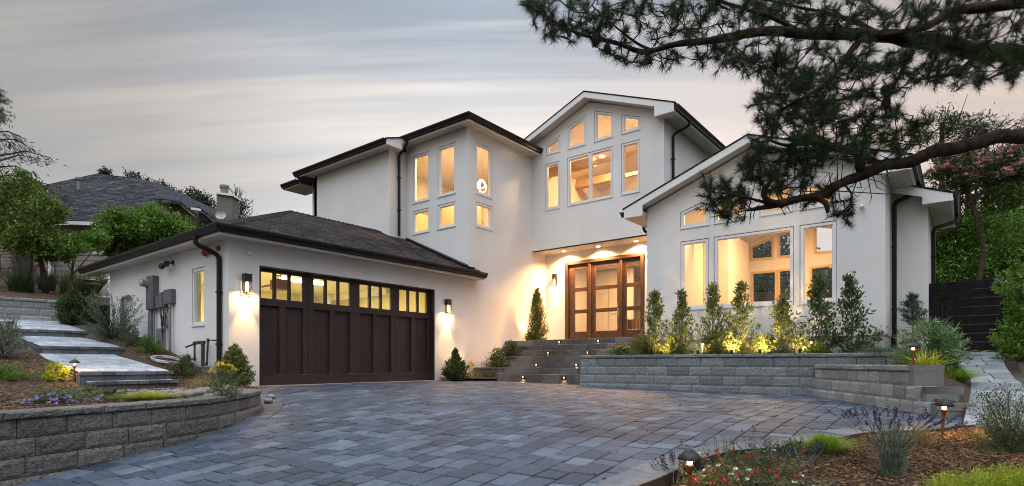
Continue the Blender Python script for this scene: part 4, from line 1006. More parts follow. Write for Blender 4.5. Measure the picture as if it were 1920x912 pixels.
mb = MB(); p = on_y(554, 560, 17.3); mb.tube([(p.x + .1, 17.4, 2.4), (p.x + .1, 17.4, 1.9), (p.x - .3, 17.4, 1.72), (p.x - .3, 17.4, 0.6)], 0.06, 8); inside('flue_pipe', 'dark bent flue pipe on the rear wall inside the garage', 'pipe', mb, BLACKM, None)
mb = MB(); p = on_y(620, 560, 16.8); mb.tube([(p.x, 16.9, 2.79), (p.x, 16.9, 1.3)], 0.10, 10); mb.tube([(p.x - .9, 16.9, 2.79), (p.x - .9, 16.9, 2.1), (p.x - .6, 16.9, 1.7), (p.x - .6, 16.9, 0.9)], 0.14, 10); mb.lathe([(0.28, 0), (0.28, 1.3), (0.2, 1.36), (0, 1.36)], (p.x, 16.9, 0.0), 16)
inside('water_heater', 'white water heater with silver vent ducts inside the garage', 'water heater', mb, mat('duct_white', (0.75, 0.74, 0.68), 0.4, var=0.05), None)
# chandelier in the stair tower: rings of light
p = on_y(904, 349, 12.3); ch = thing('chandelier', 'glowing ring chandelier behind the tall stair tower window', 'chandelier', p)
mb = MB()
for k, (r, tz, tx) in enumerate(((0.20, 0.0, 0.9), (0.12, 0.05, 0.3), (0.16, -0.02, 1.7), (0.07, 0.02, 0.6))):
    P = []
    for i in range(25):
        a = 2 * math.pi * i / 24; v = Vector((r * math.cos(a), 0, r * math.sin(a))); v.rotate(Matrix.Rotation(tx - 0.9, 3, 'Z')); P.append(p + v + Vector((0, 0.05 * k, tz)))
    mb.tube(P, 0.011, 6, cap=False)
mb.build('light_ring', emit('chandelier_glow', (1.0, 0.80, 0.52), 9.0), ch)
mb = MB(); mb.tube([p + Vector((0, 0, .2)), (p.x, p.y, 7.19)], 0.006, 5); mb.build('hanging_cord', BLACKM, ch)
mb = MB(); a = on_x(1154, 570, 20.9); mb.box(20.85, a.y - .25, 1.75, 20.9, a.y + .25, 3.0, .01); o = inside('picture_frame', 'dark framed picture on the hall wall behind the front door glass', 'picture', mb, DARKWOOD, None)
for k, (px, lab) in enumerate(((1180, 'left of two wicker chairs behind the right hand door sidelight'), (1193, 'right of two wicker chairs behind the right hand door sidelight'))):
    p = on_x(px, 600, 18.2 + k * .3); c = thing('wicker_chair', lab, 'chair', (p.x, p.y, 1.146), 'wicker chairs in the hall'); WK = mat('brown_wicker', (0.14, 0.07, 0.035), 0.7, var=0.3, scale=40)
    mb = MB()
    for i in range(13):
        a = R(-20 + 220 * i / 12); a2 = R(-20 + 220 * (i + 1) / 12) if i < 12 else None
        if a2: mb.add([(p.x + .28 * math.cos(t), p.y + .28 * math.sin(t), z) for t in (a, a2) for z in (1.6, 2.0)], [(0, 2, 3, 1)])
    mb.build('backrest', WK, c); mb = MB(); mb.lathe([(0.27, 1.54), (0.29, 1.58), (0.27, 1.62), (0, 1.62)], (p.x, p.y, 0), 16); mb.build('seat', WK, c)
    for sx in (-1, 1):
        for sy in (-1, 1): mb = MB(); mb.tube([(p.x + .18 * sx, p.y + .18 * sy, 1.55), (p.x + .22 * sx, p.y + .22 * sy, 1.148)], 0.016, 6); mb.build('leg', WK, c)
# ------------------------------------------------------------------ fence, lanterns, utilities
FENCE = mat('black_stained_cedar', (0.012, 0.010, 0.011), 0.8, spec=0.15, var=0.5, scale=6, bump=0.4, bscale=30)
FX = 15.0
def board_panel(name, label, y0, y1, cat):
    t = thing(name, label, cat, (FX, y0, 0.70)); ztop = 2.17; n = 8; h = (ztop - 0.72) / n
    for i in range(n):
        z = 0.72 + h * i; mb = MB(); e = random.uniform(-0.004, 0.004)
        mb.box(FX + e, min(y0, y1), z + .010, FX + .025 + e, max(y0, y1), z + h - .010, 0.003); mb.build('board', FENCE, t)
    for yy in (y0, y1):
        mb = MB(); s = 0.045; a = yy + (-s if yy > (y0 + y1) / 2 else s); mb.box(FX + .03, min(yy, a), 0.66, FX + .10, max(yy, a), 2.15); mb.build('post', FENCE, t)
    return t
board_panel('fence_panel', 'narrow black slatted fence panel fixed beside the house corner', 0.58, 0.365, 'fence')
board_panel('garden_gate', 'wide black gate of horizontal boards at the end of the side path', 0.335, -0.62, 'gate')
board_panel('fence_panel', 'black slatted fence panel half hidden by the bright green hedge', -0.64, -2.6, 'fence')

LGL = emit('lantern_glass_glow', (1.0, 0.66, 0.33), 9.0)
def lantern():
    """wall lantern whose back plate lies in the plane y = 0, looking towards -y"""
    t = thing('wall_lantern', 'x', 'wall lamp', (0, 0, 0), 'black wall lanterns')
    mb = MB(); mb.box(-.045, -.022, -.16, .045, 0, .16, .004); mb.build('back_plate', BLACKM, t)
    mb = MB(); mb.box(-.075, -.15, .06, .075, -.024, .20, .005); mb.box(-.08, -.155, .2, .08, -.02, .21)
    for a in (-.072, .06): 
        for b in (-.148, -.04): mb.box(a, b, -.19, a + .012, b + .012, .06)
    mb.box(-.073, -.149, -.20, .073, -.137, -.188); mb.box(-.073, -.04, -.20, .073, -.028, -.188); mb.build('hood', BLACKM, t)
    mb = MB(); mb.quad((-.064, -.143, -.188), (.064, -.143, -.188), (.064, -.143, .058), (-.064, -.143, .058)); mb.quad((-.066, -.142, -.188), (-.066, -.034, -.188), (-.066, -.034, .058), (-.066, -.142, .058)); mb.quad((.066, -.142, -.188), (.066, -.034, -.188), (.066, -.034, .058), (.066, -.142, .058)); mb.build('glass', GLASS, t)
    mb = MB(); mb.lathe([(0, -.13), (.03, -.13), (.034, -.02), (.022, .05), (0, .055)], (0, -.088, 0), 14); mb.build('bulb', LGL, t, True)
    return t
LT = lantern(); proto = True
for lab, loc, rz, pw in (('black wall lantern left of the garage door, next to the house corner', (5.535, YF - .002, 2.015), 0, 1.0), ('black wall lantern right of the garage door', (11.12, YF - .002, 2.00), 0, 1.0), ('black wall lantern beside the front door above the cone shaped evergreen', (XD - .002, 10.76, 3.24), R(-90), 1.0)):
    o = LT if proto else copy_tree(LT); proto = False
    o.location = loc; o.rotation_euler.z = rz; o['label'] = lab
    d = Vector((0, -1, 0)); d.rotate(Matrix.Rotation(rz, 3, 'Z')); L0 = Vector(loc)
    for k, (ang, p, bl, dz, out) in enumerate(((58, 90, 0.75, -0.19, 0.12), (165, 62, 0.6, -0.10, 0.165))):
        l = lamp('SPOT', 'lantern_lamp', L0 + d * out + Vector((0, 0, dz)), p * 1.15, (1.0, 0.54, 0.21), None, L0 + d * (out - .10) + Vector((0, 0, -2)), 0.015, ang, bl)

def path_light(name_loc, label, tilt=0.0, h=0.30, power=4.0, first=[None]):
    if first[0] is None:
        t = thing('path_light', 'x', 'garden lamp', (0, 0, 0), 'bronze path lights')
        mb = MB(); mb.tube([(0, 0, -.05), (0, 0, h - .06)], 0.013, 8); mb.build('stake', COPPER, t)
        mb = MB(); mb.lathe([(0.013, h - .1), (0.018, h - .085), (0.018, h - .06), (0.026, h - .04), (0.012, h - .036)], (0, 0, 0), 14); mb.build('socket', COPPER, t, True)
        mb = MB(); mb.lathe([(0.010, h - .036), (0.016, h - .034), (0.016, h - .010), (0.0, h - .008)], (0, 0, 0), 12); mb.build('bulb', emit('path_light_bulb', (1.0, 0.62, 0.26), 30.0), t)
        mb = MB(); mb.lathe([(0.0, h + .056), (0.023, h + .05), (0.046, h + .028), (0.073, h - .004), (0.076, h - .005), (0.079, h), (0.050, h + .036), (0.025, h + .058), (0.0, h + .064)], (0, 0, 0), 20); mb.build('shade', mat('oiled_bronze', (0.045, 0.04, 0.04), 0.5, 0.6, var=0.3, scale=20), t, True)
        first[0] = t; o = t
    else: o = copy_tree(first[0])
    o.location = name_loc; o.rotation_euler = (0, tilt, HEAD); o['label'] = label
    lamp('POINT', 'path_lamp', Vector(name_loc) + Vector((tilt * h * CA, tilt * h * SA, h + 0.004)), power * 0.55, WARM, None, None, 0.045)
p = hit(140, 716, hleft); path_light(p, 'path light on a thin stake on the mulch left of the walkway', 0.0, power=34)
for px, lab in ((1318, 'path light among the laurels above the long block wall, nearer the steps'), (1521, 'path light above the long block wall between the last two laurels')):
    d = 12.15 / ray(px)[0]; path_light((12.15, d * ray(px)[1], 0.59), lab, power=3)
p = at(1712, 690, 7.75); path_light((p.x, p.y, 0.385), 'path light behind the stepped pale block wall near the sword leaved plant', power=8)
p = hit(1766, 821, zbed); path_light(p, 'leaning copper path light on lit mulch in front of the stepped pale wall', -0.10, power=40)
p = hit(1293, 948, zbed); path_light(p, 'path light with a dark hood among the red and white flowers', 0.0, power=16)
path_light((11.45, 10.75, 0.03), 'small path light beside the round shrub right of the garage door', power=4)

GREYBOX = mat('grey_utility_paint', (0.115, 0.12, 0.13), 0.45, var=0.1, scale=12, spec=0.4)
t = thing('electric_meter_panel', 'tall grey electric meter panel with a round glass meter on the garage side wall', 'meter', (XG, 14.76, 1.7))
mb = MB(); mb.box(5.085, 14.56, 1.71, XG - .002, 14.96, 2.485, .008); mb.box(5.08, 14.6, 1.75, 5.0845, 14.92, 2.1); mb.build('box', GREYBOX, t)
mb = MB(); mb.lathe([(0.0, -.15), (0.07, -.15), (0.085, -.13), (0.085, -.03), (0.10, -.03), (0.10, 0)], (5.084, 14.88, 2.32), 18, 'X'); mb.build('meter_dial', mat('meter_glass', (0.35, 0.36, 0.37), 0.15, 0.3, var=0.2), t)
for y, r, z0 in ((14.86, .055, 0.75), (14.66, .02, 0.75)): mb = MB(); mb.tube([(5.15, y, 1.72), (5.15, y, z0)], r, 10); mb.build('conduit', METALG, t)
t = thing('junction_box', 'cluster of small grey cable boxes and conduits right of the meter panel', 'cable box', (XG, 14.0, 1.7))
for a0, a1, z0, z1, d in ((14.33, 14.53, 1.72, 2.0, .09), (14.05, 14.30, 1.72, 2.06, .12), (13.62, 14.02, 1.78, 2.10, .11)): mb = MB(); mb.box(XG - d, a0, z0, XG - .002, a1, z1, .008); mb.build('box', GREYBOX, t)
mb = MB(); mb.box(XG - .10, 14.04, 1.30, XG - .002, 14.22, 1.55, .01); mb.build('box', mat('pale_plastic', (0.45, 0.46, 0.47), 0.4, var=0.1), t)
for y, r, z1, z0 in ((13.72, .028, 1.78, 0.62), (14.02, .02, 1.78, .62), (14.20, .05, 1.25, .70), (14.36, .05, 1.25, .72)): mb = MB(); mb.tube([(5.14, y, z1), (5.14, y, z0)], r, 10); mb.build('conduit', METALG, t)
mb = MB()
for k in range(4):
    a, b = Vector((5.12, 14.3 - .1 * k, 1.75)), Vector((5.12, 13.7 + .13 * k, 1.70 - .1 * k)); mb.tube([a.lerp(b, i / 8) - Vector((0.02 * math.sin(i), 0, (0.25 + .12 * k) * math.sin(math.pi * i / 8))) for i in range(9)], .008, 5)
mb.build('cable', BLACKM, t)
t = thing('gas_meter', 'dark gas pipes with a small gas regulator by the garage corner', 'gas meter', (XG, 12.1, 0.3)); IRON = mat('iron_pipe', (0.06, 0.055, 0.05), 0.5, 0.4, var=0.4, scale=20)
for P, r in (([(5.08, 12.35, .88), (5.08, 12.05, .88), (5.08, 11.95, .88), (5.08, 11.95, .18)], .035), ([(5.08, 12.75, .80), (5.08, 12.33, .86), (5.08, 12.33, .55), (5.08, 12.6, .55)], .02), ([(5.2, 11.6, .92), (5.08, 11.72, .92), (5.08, 11.78, .45), (5.08, 11.9, .42)], .018)):
    mb = MB(); mb.tube(P, r, 8)
    for q in P[1:-1]: mb.tube([Vector(q) - Vector((0, 0, .035)), Vector(q) + Vector((0, 0, .035))], r * 1.5, 8)
    mb.build('pipe', IRON, t)
mb = MB(); mb.lathe([(0, -.05), (.07, -.05), (.085, -.02), (.085, .02), (.07, .05), (0, .05)], (5.05, 12.62, .57), 14, 'X'); mb.lathe([(.03, -.1), (.035, 0), (.03, .1)], (5.05, 12.62, .45), 10); mb.build('regulator', IRON, t)
mb = MB(); mb.box(5.03, 11.80, .26, 5.14, 11.9, .40, .01); mb.build('valve', METALG, t)
mb = MB(); mb.box(5.04, 11.90, .02, 5.06, 11.99, .20, .003); mb.build('tag_plate', TRIM, t)
mb = MB(); c = Vector((4.72, 12.75, 0.50)); P = []
for i in range(150):
    a = i * 0.25; r = 0.30 + 0.035 * math.sin(i * .37); P.append(c + Vector((r * math.cos(a) * .8, r * 1.25 * math.sin(a), 0.02 * math.sin(i * .21) + (i % 50) * .0012 + .07 * math.sin(a))))
P += [c + Vector((.15, -.15, .12)), (5.0, 12.5, .62), (5.06, 12.6, .72), (5.08, 12.72, .80)]
mb.tube(P, .014, 6); tag(mb.build('garden_hose', mat('grey_hose', (0.42, 0.43, 0.44), 0.45, var=0.1), None, True), 'coiled pale grey garden hose on the mulch by the gas pipes', 'hose')
mb = MB(); mb.tube([(5.15, 16.7, 1.35), (5.15, 16.7, 2.05), (5.15, 16.62, 2.12), (5.15, 16.25, 2.12)], .045, 8); tag(mb.build('standpipe', METALG), 'grey vent pipe with a bent top near the rear end of the garage wall', 'pipe')
t = thing('security_light', 'black security light high on the garage side wall', 'wall lamp', (XG, 13.75, 2.7)); mb = MB(); mb.lathe([(.05, -.03), (.05, 0)], (XG, 13.75, 2.70), 12, 'X'); mb.tube([(5.2, 13.75, 2.7), (5.1, 13.75, 2.66)], .015, 6); mb.build('bracket', BLACKM, t); mb = MB(); mb.lathe([(.035, 0), (.05, .03), (.07, .14), (.06, .14)], (5.06, 13.82, 2.62), 12, 'Y'); mb.lathe([(.035, 0), (.05, .03), (.06, .12), (.05, .12)], (5.05, 13.66, 2.58), 12); mb.build('lamp_head', BLACKM, t)
t = thing('alarm_bell', 'red alarm horn under the garage eave near the downspout', 'alarm', (XG, 12.05, 2.71)); mb = MB(); mb.lathe([(0, -.10), (.05, -.10), (.085, -.07), (.085, -.03), (.03, -.02), (.03, 0)], (XG, 12.07, 2.72), 16, 'X'); mb.lathe([(.045, -.09), (.05, -.06), (.03, 0)], (XG, 11.9, 2.70), 12, 'X'); mb.build('horn', mat('alarm_red', (0.20, 0.015, 0.015), 0.4, var=0.2), t)
for name, lab, loc, ax, m in (('dome_camera', 'small white dome under the front garage eave at the corner', (5.62, YF - .001, 2.66), 'Y', TRIM), ('dome_camera', 'tiny camera dome under the side eave beside the red horn', (XG - .001, 11.55, 2.74), 'X', GREYBOX)):
    mb = MB(); mb.lathe([(0, -.07), (.03, -.065), (.05, -.04), (.055, 0)], loc, 14, ax); tag(mb.build(name, m, None, True), lab, 'camera')
p = on_x(1616, 388, XW); mb = MB(); mb.lathe([(.04, -.02), (.04, -.001)], p, 14, 'X'); mb.tube([p - Vector((.02, 0, 0)), p - Vector((.07, .01, .01))], .014, 8); mb.lathe([(.0, -.10), (.032, -.10), (.036, -.06), (.036, .03), (.0, .03)], p - Vector((.08, 0.015, .02)), 12, 'X'); tag(mb.build('wall_camera', TRIM, None, True), 'white bullet camera on the wing wall right of the tall windows', 'camera')

# river stones at the end of the curved wall
for k in range(16):
    a = k / 15; q = hit(352 + 85 * a + random.uniform(-5, 5), 741 - 10 * a + random.uniform(-5, 3), lambda x, y: 0.06)
    bm = bmesh.new(); bmesh.ops.create_icosphere(bm, subdivisions=2, radius=1.0); s = random.uniform(.045, .085)
    for v in bm.verts: v.co *= 1 + .25 * noise.noise(v.co * 1.2 + Vector((k, 0, 0)))
    bmesh.ops.scale(bm, vec=(s * 1.3, s, s * .6), verts=bm.verts[:]); me = bpy.data.meshes.new('river_stone'); bm.to_mesh(me); bm.free()
    me.polygons.foreach_set('use_smooth', [True] * len(me.polygons)); me.materials.append(mat('river_stone_grey', (0.22, 0.21, 0.20), 0.7, var=0.35, scale=3))
    o = bpy.data.objects.new('river_stone', me); COL.objects.link(o); o.location = q + Vector((0, 0, s * .3)); o.rotation_euler.z = random.random() * 6
    tag(o, 'smooth grey river stone lying behind the cap of the curved wall', 'stone', 'river stones along the curved wall')
for k, (px, py) in enumerate(((503, 757), (508, 749))):
    q = hit(px, py, zdrive); mb = MB(); mb.lathe([(0, 0), (.05, .005), (.075, .04), (.05, .08), (0, .09)], q, 10); tag(mb.build('river_stone', MATS['river_stone_grey'], None, True), ('lower of two river stones on the pavers at the curved wall end', 'upper of two river stones on the pavers at the curved wall end')[k], 'stone', 'river stones on the pavers')
# ------------------------------------------------------------------ planting tools
def np_mesh(name, V, quads, mats, parent=None, loc=None, tri=False, midx=None):
    """V (M,3) vertices, quads (K,4 or 3) indices"""
    me = bpy.data.meshes.new(name); V = np.asarray(V, dtype=np.float32)
    off = np.array(world_loc(parent) if parent is not None else (0, 0, 0), dtype=np.float32); V = V - off
    K, w = quads.shape
    me.vertices.add(len(V)); me.vertices.foreach_set('co', V.ravel()); me.loops.add(K * w); me.loops.foreach_set('vertex_index', quads.ravel().astype(np.int32))
    me.polygons.add(K); me.polygons.foreach_set('loop_start', np.arange(0, K * w, w, dtype=np.int32))
    for m in (mats if isinstance(mats, (list, tuple)) else [mats]): me.materials.append(m)
    if midx is not None: me.polygons.foreach_set('material_index', midx.astype(np.int32))
    me.update(calc_edges=True); me.validate(); o = bpy.data.objects.new(name, me); COL.objects.link(o)
    if parent is not None: o.parent = parent
    return o
def unit(a): return a / np.maximum(1e-9, np.linalg.norm(a, axis=1, keepdims=True))
def leaf_quads(P, D, L, W, fold=0.18, N=None):
    """diamond leaves: base P, direction D, lengths L, widths W"""
    n = len(P); D = unit(D); r = rng.normal(size=(n, 3)) if N is None else N
    S = unit(np.cross(D, r)); Nn = np.cross(S, D); L = np.broadcast_to(L, (n,))[:, None]; W = np.broadcast_to(W, (n,))[:, None]
    a = P; b = P + D * L * 0.45 + S * W * 0.5 + Nn * W * fold; c = P + D * L; d = P + D * L * 0.45 - S * W * 0.5 + Nn * W * fold
    V = np.stack([a, b, c, d], 1).reshape(-1, 3); Q = np.arange(4 * n).reshape(n, 4); return V, Q
def blade_tris(P, D, L, W):
    n = len(P); D = unit(D); S = unit(np.cross(D, rng.normal(size=(n, 3)))); L = np.broadcast_to(L, (n,))[:, None]; W = np.broadcast_to(W, (n,))[:, None]
    V = np.stack([P - S * W * .5, P + S * W * .5, P + D * L], 1).reshape(-1, 3); return V, np.arange(3 * n).reshape(n, 3)
def flower_blobs(P, r, m_up=0.3, n=7):
    """small many-petalled heads: n petals around each point"""
    k = len(P); a = rng.uniform(0, 6.28, (k, n)); D = np.stack([np.cos(a), np.sin(a), rng.uniform(-.2, 1.0, (k, n))], 2).reshape(-1, 3)
    return leaf_quads(np.repeat(P, n, 0), D, r * rng.uniform(.7, 1.2, k * n), r * .8)
FT = {}
def flower_parts(name, groups, r, m, parent, n=7):
    """one child per flower head (a head = a list of points); past 100 heads the rest is one stuff part"""
    off = world_loc(parent); G = sorted(groups, key=lambda g: (Vector(g[0]) - camo.location).length); first = G[:100]; rest = G[100:]
    for g in first:
        c = Vector(g[0]); key = (name, m.name, r, n, len(g), random.randrange(5)) if len(g) == 1 else None
        if key and key in FT: me = FT[key]
        else:
            V, Q = flower_blobs(np.array([tuple(Vector(p) - c) for p in g]), r, n=n); o = np_mesh(name, V, Q, m); me = o.data; bpy.data.objects.remove(o)
            if key: FT[key] = me
        o = bpy.data.objects.new(name, me); COL.objects.link(o); o.parent = parent; o.location = c - off
    if rest:
        V, Q = flower_blobs(np.array([tuple(p) for g in rest for p in g]), r, n=n); tag(np_mesh(name, V, Q, m, parent), kind='stuff')
def sprig_plant(name, label, cat, loc, h, r, prof, K, M, leaf, mats, group=None, rise=0.3, stem_r=0.006, trunk_r=0.014, inner=0.45, flowers=None, spread=0.10, droop=0.0, core=0.0, lean=(0, 0), bare=0.02):
    """a trunk, K twigs reaching the outline prof(t) * r, each carrying M leaves"""
    loc = Vector(loc); t = thing(name, label, cat, loc, group); L, W = leaf
    mb = MB(); mb.tube([loc + Vector((lean[0] * z, lean[1] * z, z * h * 0.92)) + Vector((random.gauss(0, .01), random.gauss(0, .01), 0)) * (z > 0) for z in (-.03, .25, .5, .75, 1.0)], [trunk_r, trunk_r * .85, trunk_r * .6, trunk_r * .4, trunk_r * .2], 6)
    Ps, Ds, ends = [], [], []
    for k in range(K):
        tz = (k + random.random()) / K; tz = bare + (1 - bare) * tz
        a = random.random() * 6.283; rr = r * prof(tz) * (inner + (1 - inner) * random.random() ** .6)
        ax = Vector((lean[0] * tz, lean[1] * tz, 0))
        end = loc + ax + Vector((rr * math.cos(a), rr * math.sin(a), h * tz + random.gauss(0, .02) * h))
        s = loc + ax + Vector((0, 0, max(0.0, h * tz - rise * rr * 1.6 - .02)))
        mid = s.lerp(end, .55) + Vector((0, 0, -droop * rr * .3)) + Vector((random.gauss(0, .01), random.gauss(0, .01), 0))
        mb.tube([s, mid, end], [stem_r, stem_r * .7, stem_r * .3], 3, cap=False); ends.append(end)
        out = (end - s).normalized()
        u = np.array([random.random() ** .7 for _ in range(M)])[:, None]; s_, e_ = np.array(s), np.array(end)
        q = s_ + (e_ - s_) * (.25 + .8 * u) + rng.normal(size=(M, 3)) * spread * r * .35
        Ps.append(q); Ds.append(np.array(out)[None] * .8 + rng.normal(size=(M, 3)) * .6 + np.array([0, 0, .25 - droop]))
    mb.build('stem', STEM if trunk_r < .03 else BARK2, t)
    P = np.concatenate(Ps); D = np.concatenate(Ds); n = len(P)
    if core > 0:
        k = int(n * core); a = rng.uniform(0, 6.283, k); z = rng.uniform(.03, .9, k); rr = r * np.array([prof(q) for q in z]) * np.sqrt(rng.uniform(0, .75, k))
        P = np.concatenate([P, np.array(loc) + np.stack([rr * np.cos(a), rr * np.sin(a), z * h], 1)]); D = np.concatenate([D, rng.normal(size=(k, 3))]); n += k
    P[:, 2] = np.maximum(P[:, 2], loc.z + .005)
    V, Q = leaf_quads(P, D, L * rng.uniform(.6, 1.25, n), W * rng.uniform(.7, 1.2, n)); np_mesh('foliage', V, Q, mats, t)
    if flowers:
        nm, m, cnt, fr, top = flowers; c = [e for e in ends if e.z > loc.z + h * top] or ends
        F = np.array([random.choice(c) + Vector((random.gauss(0, .03), random.gauss(0, .03), random.uniform(0, .03))) for _ in range(cnt)]); flower_parts(nm, [[f] for f in F], fr, m, t)
    return t
def blade_clump(name, label, cat, loc, h, r, n, w, m, group=None, flare=0.6, droop=0.5, seg=4, tip=None, mats2=None):
    """arching blades from a tuft"""
    loc = Vector(loc); t = thing(name, label, cat, loc, group)
    a = rng.uniform(0, 6.283, n); fl = np.abs(rng.normal(0, flare, n)); hh = h * rng.uniform(.55, 1.1, n); br = r * .35 * np.sqrt(rng.uniform(0, 1, n)); a2 = rng.uniform(0, 6.283, n)
    base = np.array(loc) + np.stack([br * np.cos(a2), br * np.sin(a2), np.full(n, -.01)], 1); dirh = np.stack([np.cos(a), np.sin(a), np.zeros(n)], 1)
    S = np.stack([-np.sin(a), np.cos(a), np.zeros(n)], 1); rows = []
    for k in range(seg + 1):
        u = k / seg; out = fl * r * (u ** 1.4) * 1.3; up = hh * (u - droop * fl * u ** 2.6 * .7); ww = w * (1 - u ** 2 * .95) * (.55 + .45 * min(1, u * 4))
        c = base + dirh * out[:, None] + np.stack([np.zeros(n), np.zeros(n), up], 1); c[:, 2] = np.maximum(c[:, 2], loc.z - .01); rows += [c - S * ww * .5, c + S * ww * .5]
    V = np.stack(rows, 1).reshape(-1, 3); m_ = 2 * (seg + 1); o = (np.arange(n) * m_)[:, None, None]; idx = np.array([[2 * k, 2 * k + 1, 2 * k + 3, 2 * k + 2] for k in range(seg)])[None]; Q = (o + idx).reshape(-1, 4)
    np_mesh('blades', V, Q, m, t)
    return t
def tree(name, label, loc, trunk, lumps, K, M, leaf, mats, group=None, limb_r=0.05, bark=None, flowers=None, cat='tree', shell=.35, tuft=0.10, flat=0.0):
    """trunk polyline [(point, radius)...], crown of leafy twigs around several uneven lumps (centre, radii)"""
    loc = Vector(loc); t = thing(name, label, cat, loc, group); bark = bark or BARK2
    mb = MB(); mb.tube([p for p, _ in trunk], [q for _, q in trunk], 9); top = Vector(trunk[-1][0]); tw = MB(); Ps, Ds, En = [], [], []
    vol = [l[1][0] * l[1][1] * l[1][2] for l in lumps]; sv = sum(v ** .67 for v in vol)
    for (c, rad), v in zip(lumps, vol):
        c = Vector(c); j = Vector(trunk[max(1, len(trunk) - 2)][0]).lerp(top, random.random()); mid = j.lerp(c, .5) + Vector((random.gauss(0, .1), random.gauss(0, .1), -.05)) * rad[0]
        mb.tube([j, mid, c], [limb_r, limb_r * .7, limb_r * .35], 6)
        for k in range(max(3, int(K * v ** .67 / sv))):
            d = Vector((random.gauss(0, 1), random.gauss(0, 1), random.gauss(.15, 1))).normalized(); q = shell + (1 - shell) * random.random() ** .5; q *= 1 + .22 * noise.noise(d * 2.3 + c)
            e = c + Vector((d.x * rad[0], d.y * rad[1], d.z * rad[2])) * q; s = mid.lerp(c, random.random()).lerp(e, .25)
            mb.tube([s, s.lerp(e, .6) + Vector((0, 0, .04 * rad[2])), e], [limb_r * .16, limb_r * .1, limb_r * .04], 3, cap=False)
            out = (e - s).normalized(); u = rng.uniform(0, 1, (M, 1)) ** .6; s_, e_ = np.array(s), np.array(e); sc = tuft * max(rad)
            Ps.append(s_ + (e_ - s_) * (.55 + .5 * u) + rng.normal(size=(M, 3)) * np.array([sc, sc, sc * (1 - flat)])); Ds.append(np.array(out)[None] * .6 + rng.normal(size=(M, 3)) * .7 + np.array([0, 0, .1])); En.append(e)
    mb.build('trunk', bark, t); P = np.concatenate(Ps); D = np.concatenate(Ds); n = len(P); V, Q = leaf_quads(P, D, leaf[0] * rng.uniform(.6, 1.25, n), leaf[1] * rng.uniform(.7, 1.2, n)); np_mesh('crown', V, Q, mats, t)
    if flowers:
        nm, m, cnt, fr, zmin = flowers; c = [e for e in En if e.z > zmin] or En; F = np.array([random.choice(c) + Vector((random.gauss(0, .1), random.gauss(0, .1), random.uniform(0, .12))) for _ in range(cnt)]); flower_parts(nm, [[f] for f in F], fr, m, t, 9)
    return t
cone = lambda t: (1 - t) ** .75 * min(1, .55 + t * 3)
ball = lambda t: math.sqrt(max(.02, 1 - (2 * t - .85) ** 2 / 1.4)) * (1 if t < .8 else max(.15, (1 - t) * 4))
dome = lambda t: math.sqrt(max(.03, 1 - t * t * .95))
column = lambda t: (.55 + .5 * math.sin(math.pi * min(1, t * 1.35 + .12))) * (1 if t < .55 else max(.12, 1 - (t - .55) * 1.95))
egg = lambda t: (min(1, .6 + 2.2 * t)) * (1 - max(0, t - .25) / .75) ** .62

LAUREL = leaf_mat('laurel_leaf', (0.075, 0.11, 0.032), (0.24, 0.28, 0.075), .3)
DARKLEAF = leaf_mat('dark_glossy_leaf', (0.032, 0.061, 0.023), (0.109, 0.160, 0.051), .2, .35)
BRIGHT = leaf_mat('bright_green_leaf', (0.080, 0.160, 0.026), (0.232, 0.392, 0.072), .35)
BRIGHT2 = leaf_mat('fresh_tree_leaf', (0.051, 0.123, 0.020), (0.189, 0.319, 0.051), .3)
OLIVE = leaf_mat('citrus_leaf', (0.035, 0.075, 0.018), (0.20, 0.27, 0.05), .3)
LIME = leaf_mat('lime_heather', (0.220, 0.286, 0.028), (0.506, 0.550, 0.066), .35)
LIMEG = leaf_mat('lime_green_tuft', (0.132, 0.242, 0.022), (0.352, 0.506, 0.055), .35)
GRASSM = leaf_mat('olive_grass', (0.072, 0.094, 0.029), (0.217, 0.246, 0.087), .3)
SILVER = leaf_mat('silver_green', (0.131, 0.167, 0.123), (0.304, 0.362, 0.290), .25, .7)
SAGE = leaf_mat('sage_green', (0.072, 0.109, 0.051), (0.189, 0.246, 0.116), .3)
ROSEM = leaf_mat('rosemary_leaf', (0.043, 0.080, 0.051), (0.145, 0.203, 0.131), .2, .6)
TAN = leaf_mat('dry_tan_grass', (0.232, 0.174, 0.072), (0.493, 0.392, 0.174), .3)
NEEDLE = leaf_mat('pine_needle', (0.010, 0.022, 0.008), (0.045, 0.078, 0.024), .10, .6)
FARLEAF = leaf_mat('far_dark_leaf', (0.024, 0.036, 0.018), (0.066, 0.084, 0.042), .2)
PURPLE = leaf_mat('lilac_petals', (0.300, 0.170, 0.550), (0.620, 0.450, 0.850), .3); DPURPLE = leaf_mat('dark_lavender', (0.035, 0.022, 0.060), (0.090, 0.060, 0.140), .1)
REDP = leaf_mat('red_petals', (0.420, 0.008, 0.025), (0.720, 0.030, 0.070), .3); WHITEP = leaf_mat('white_petals', (0.750, 0.750, 0.740), (0.850, 0.850, 0.840), .3); YELP = leaf_mat('yellow_petals', (0.650, 0.420, 0.020), (0.850, 0.620, 0.050), .3)
PINKP = leaf_mat('pink_blossom', (0.500, 0.170, 0.260), (0.800, 0.450, 0.520), .3); ORP = leaf_mat('orange_petals', (0.750, 0.220, 0.020), (0.850, 0.450, 0.040), .3)
CHIP = leaf_mat('bark_chips', (0.05, 0.026, 0.014), (0.36, 0.225, 0.13), 0.0, .85)
def depth(p): return p.x * CA + p.y * SA
def hgt(p, py0, py1): return (py0 - py1) / FPX * depth(p)

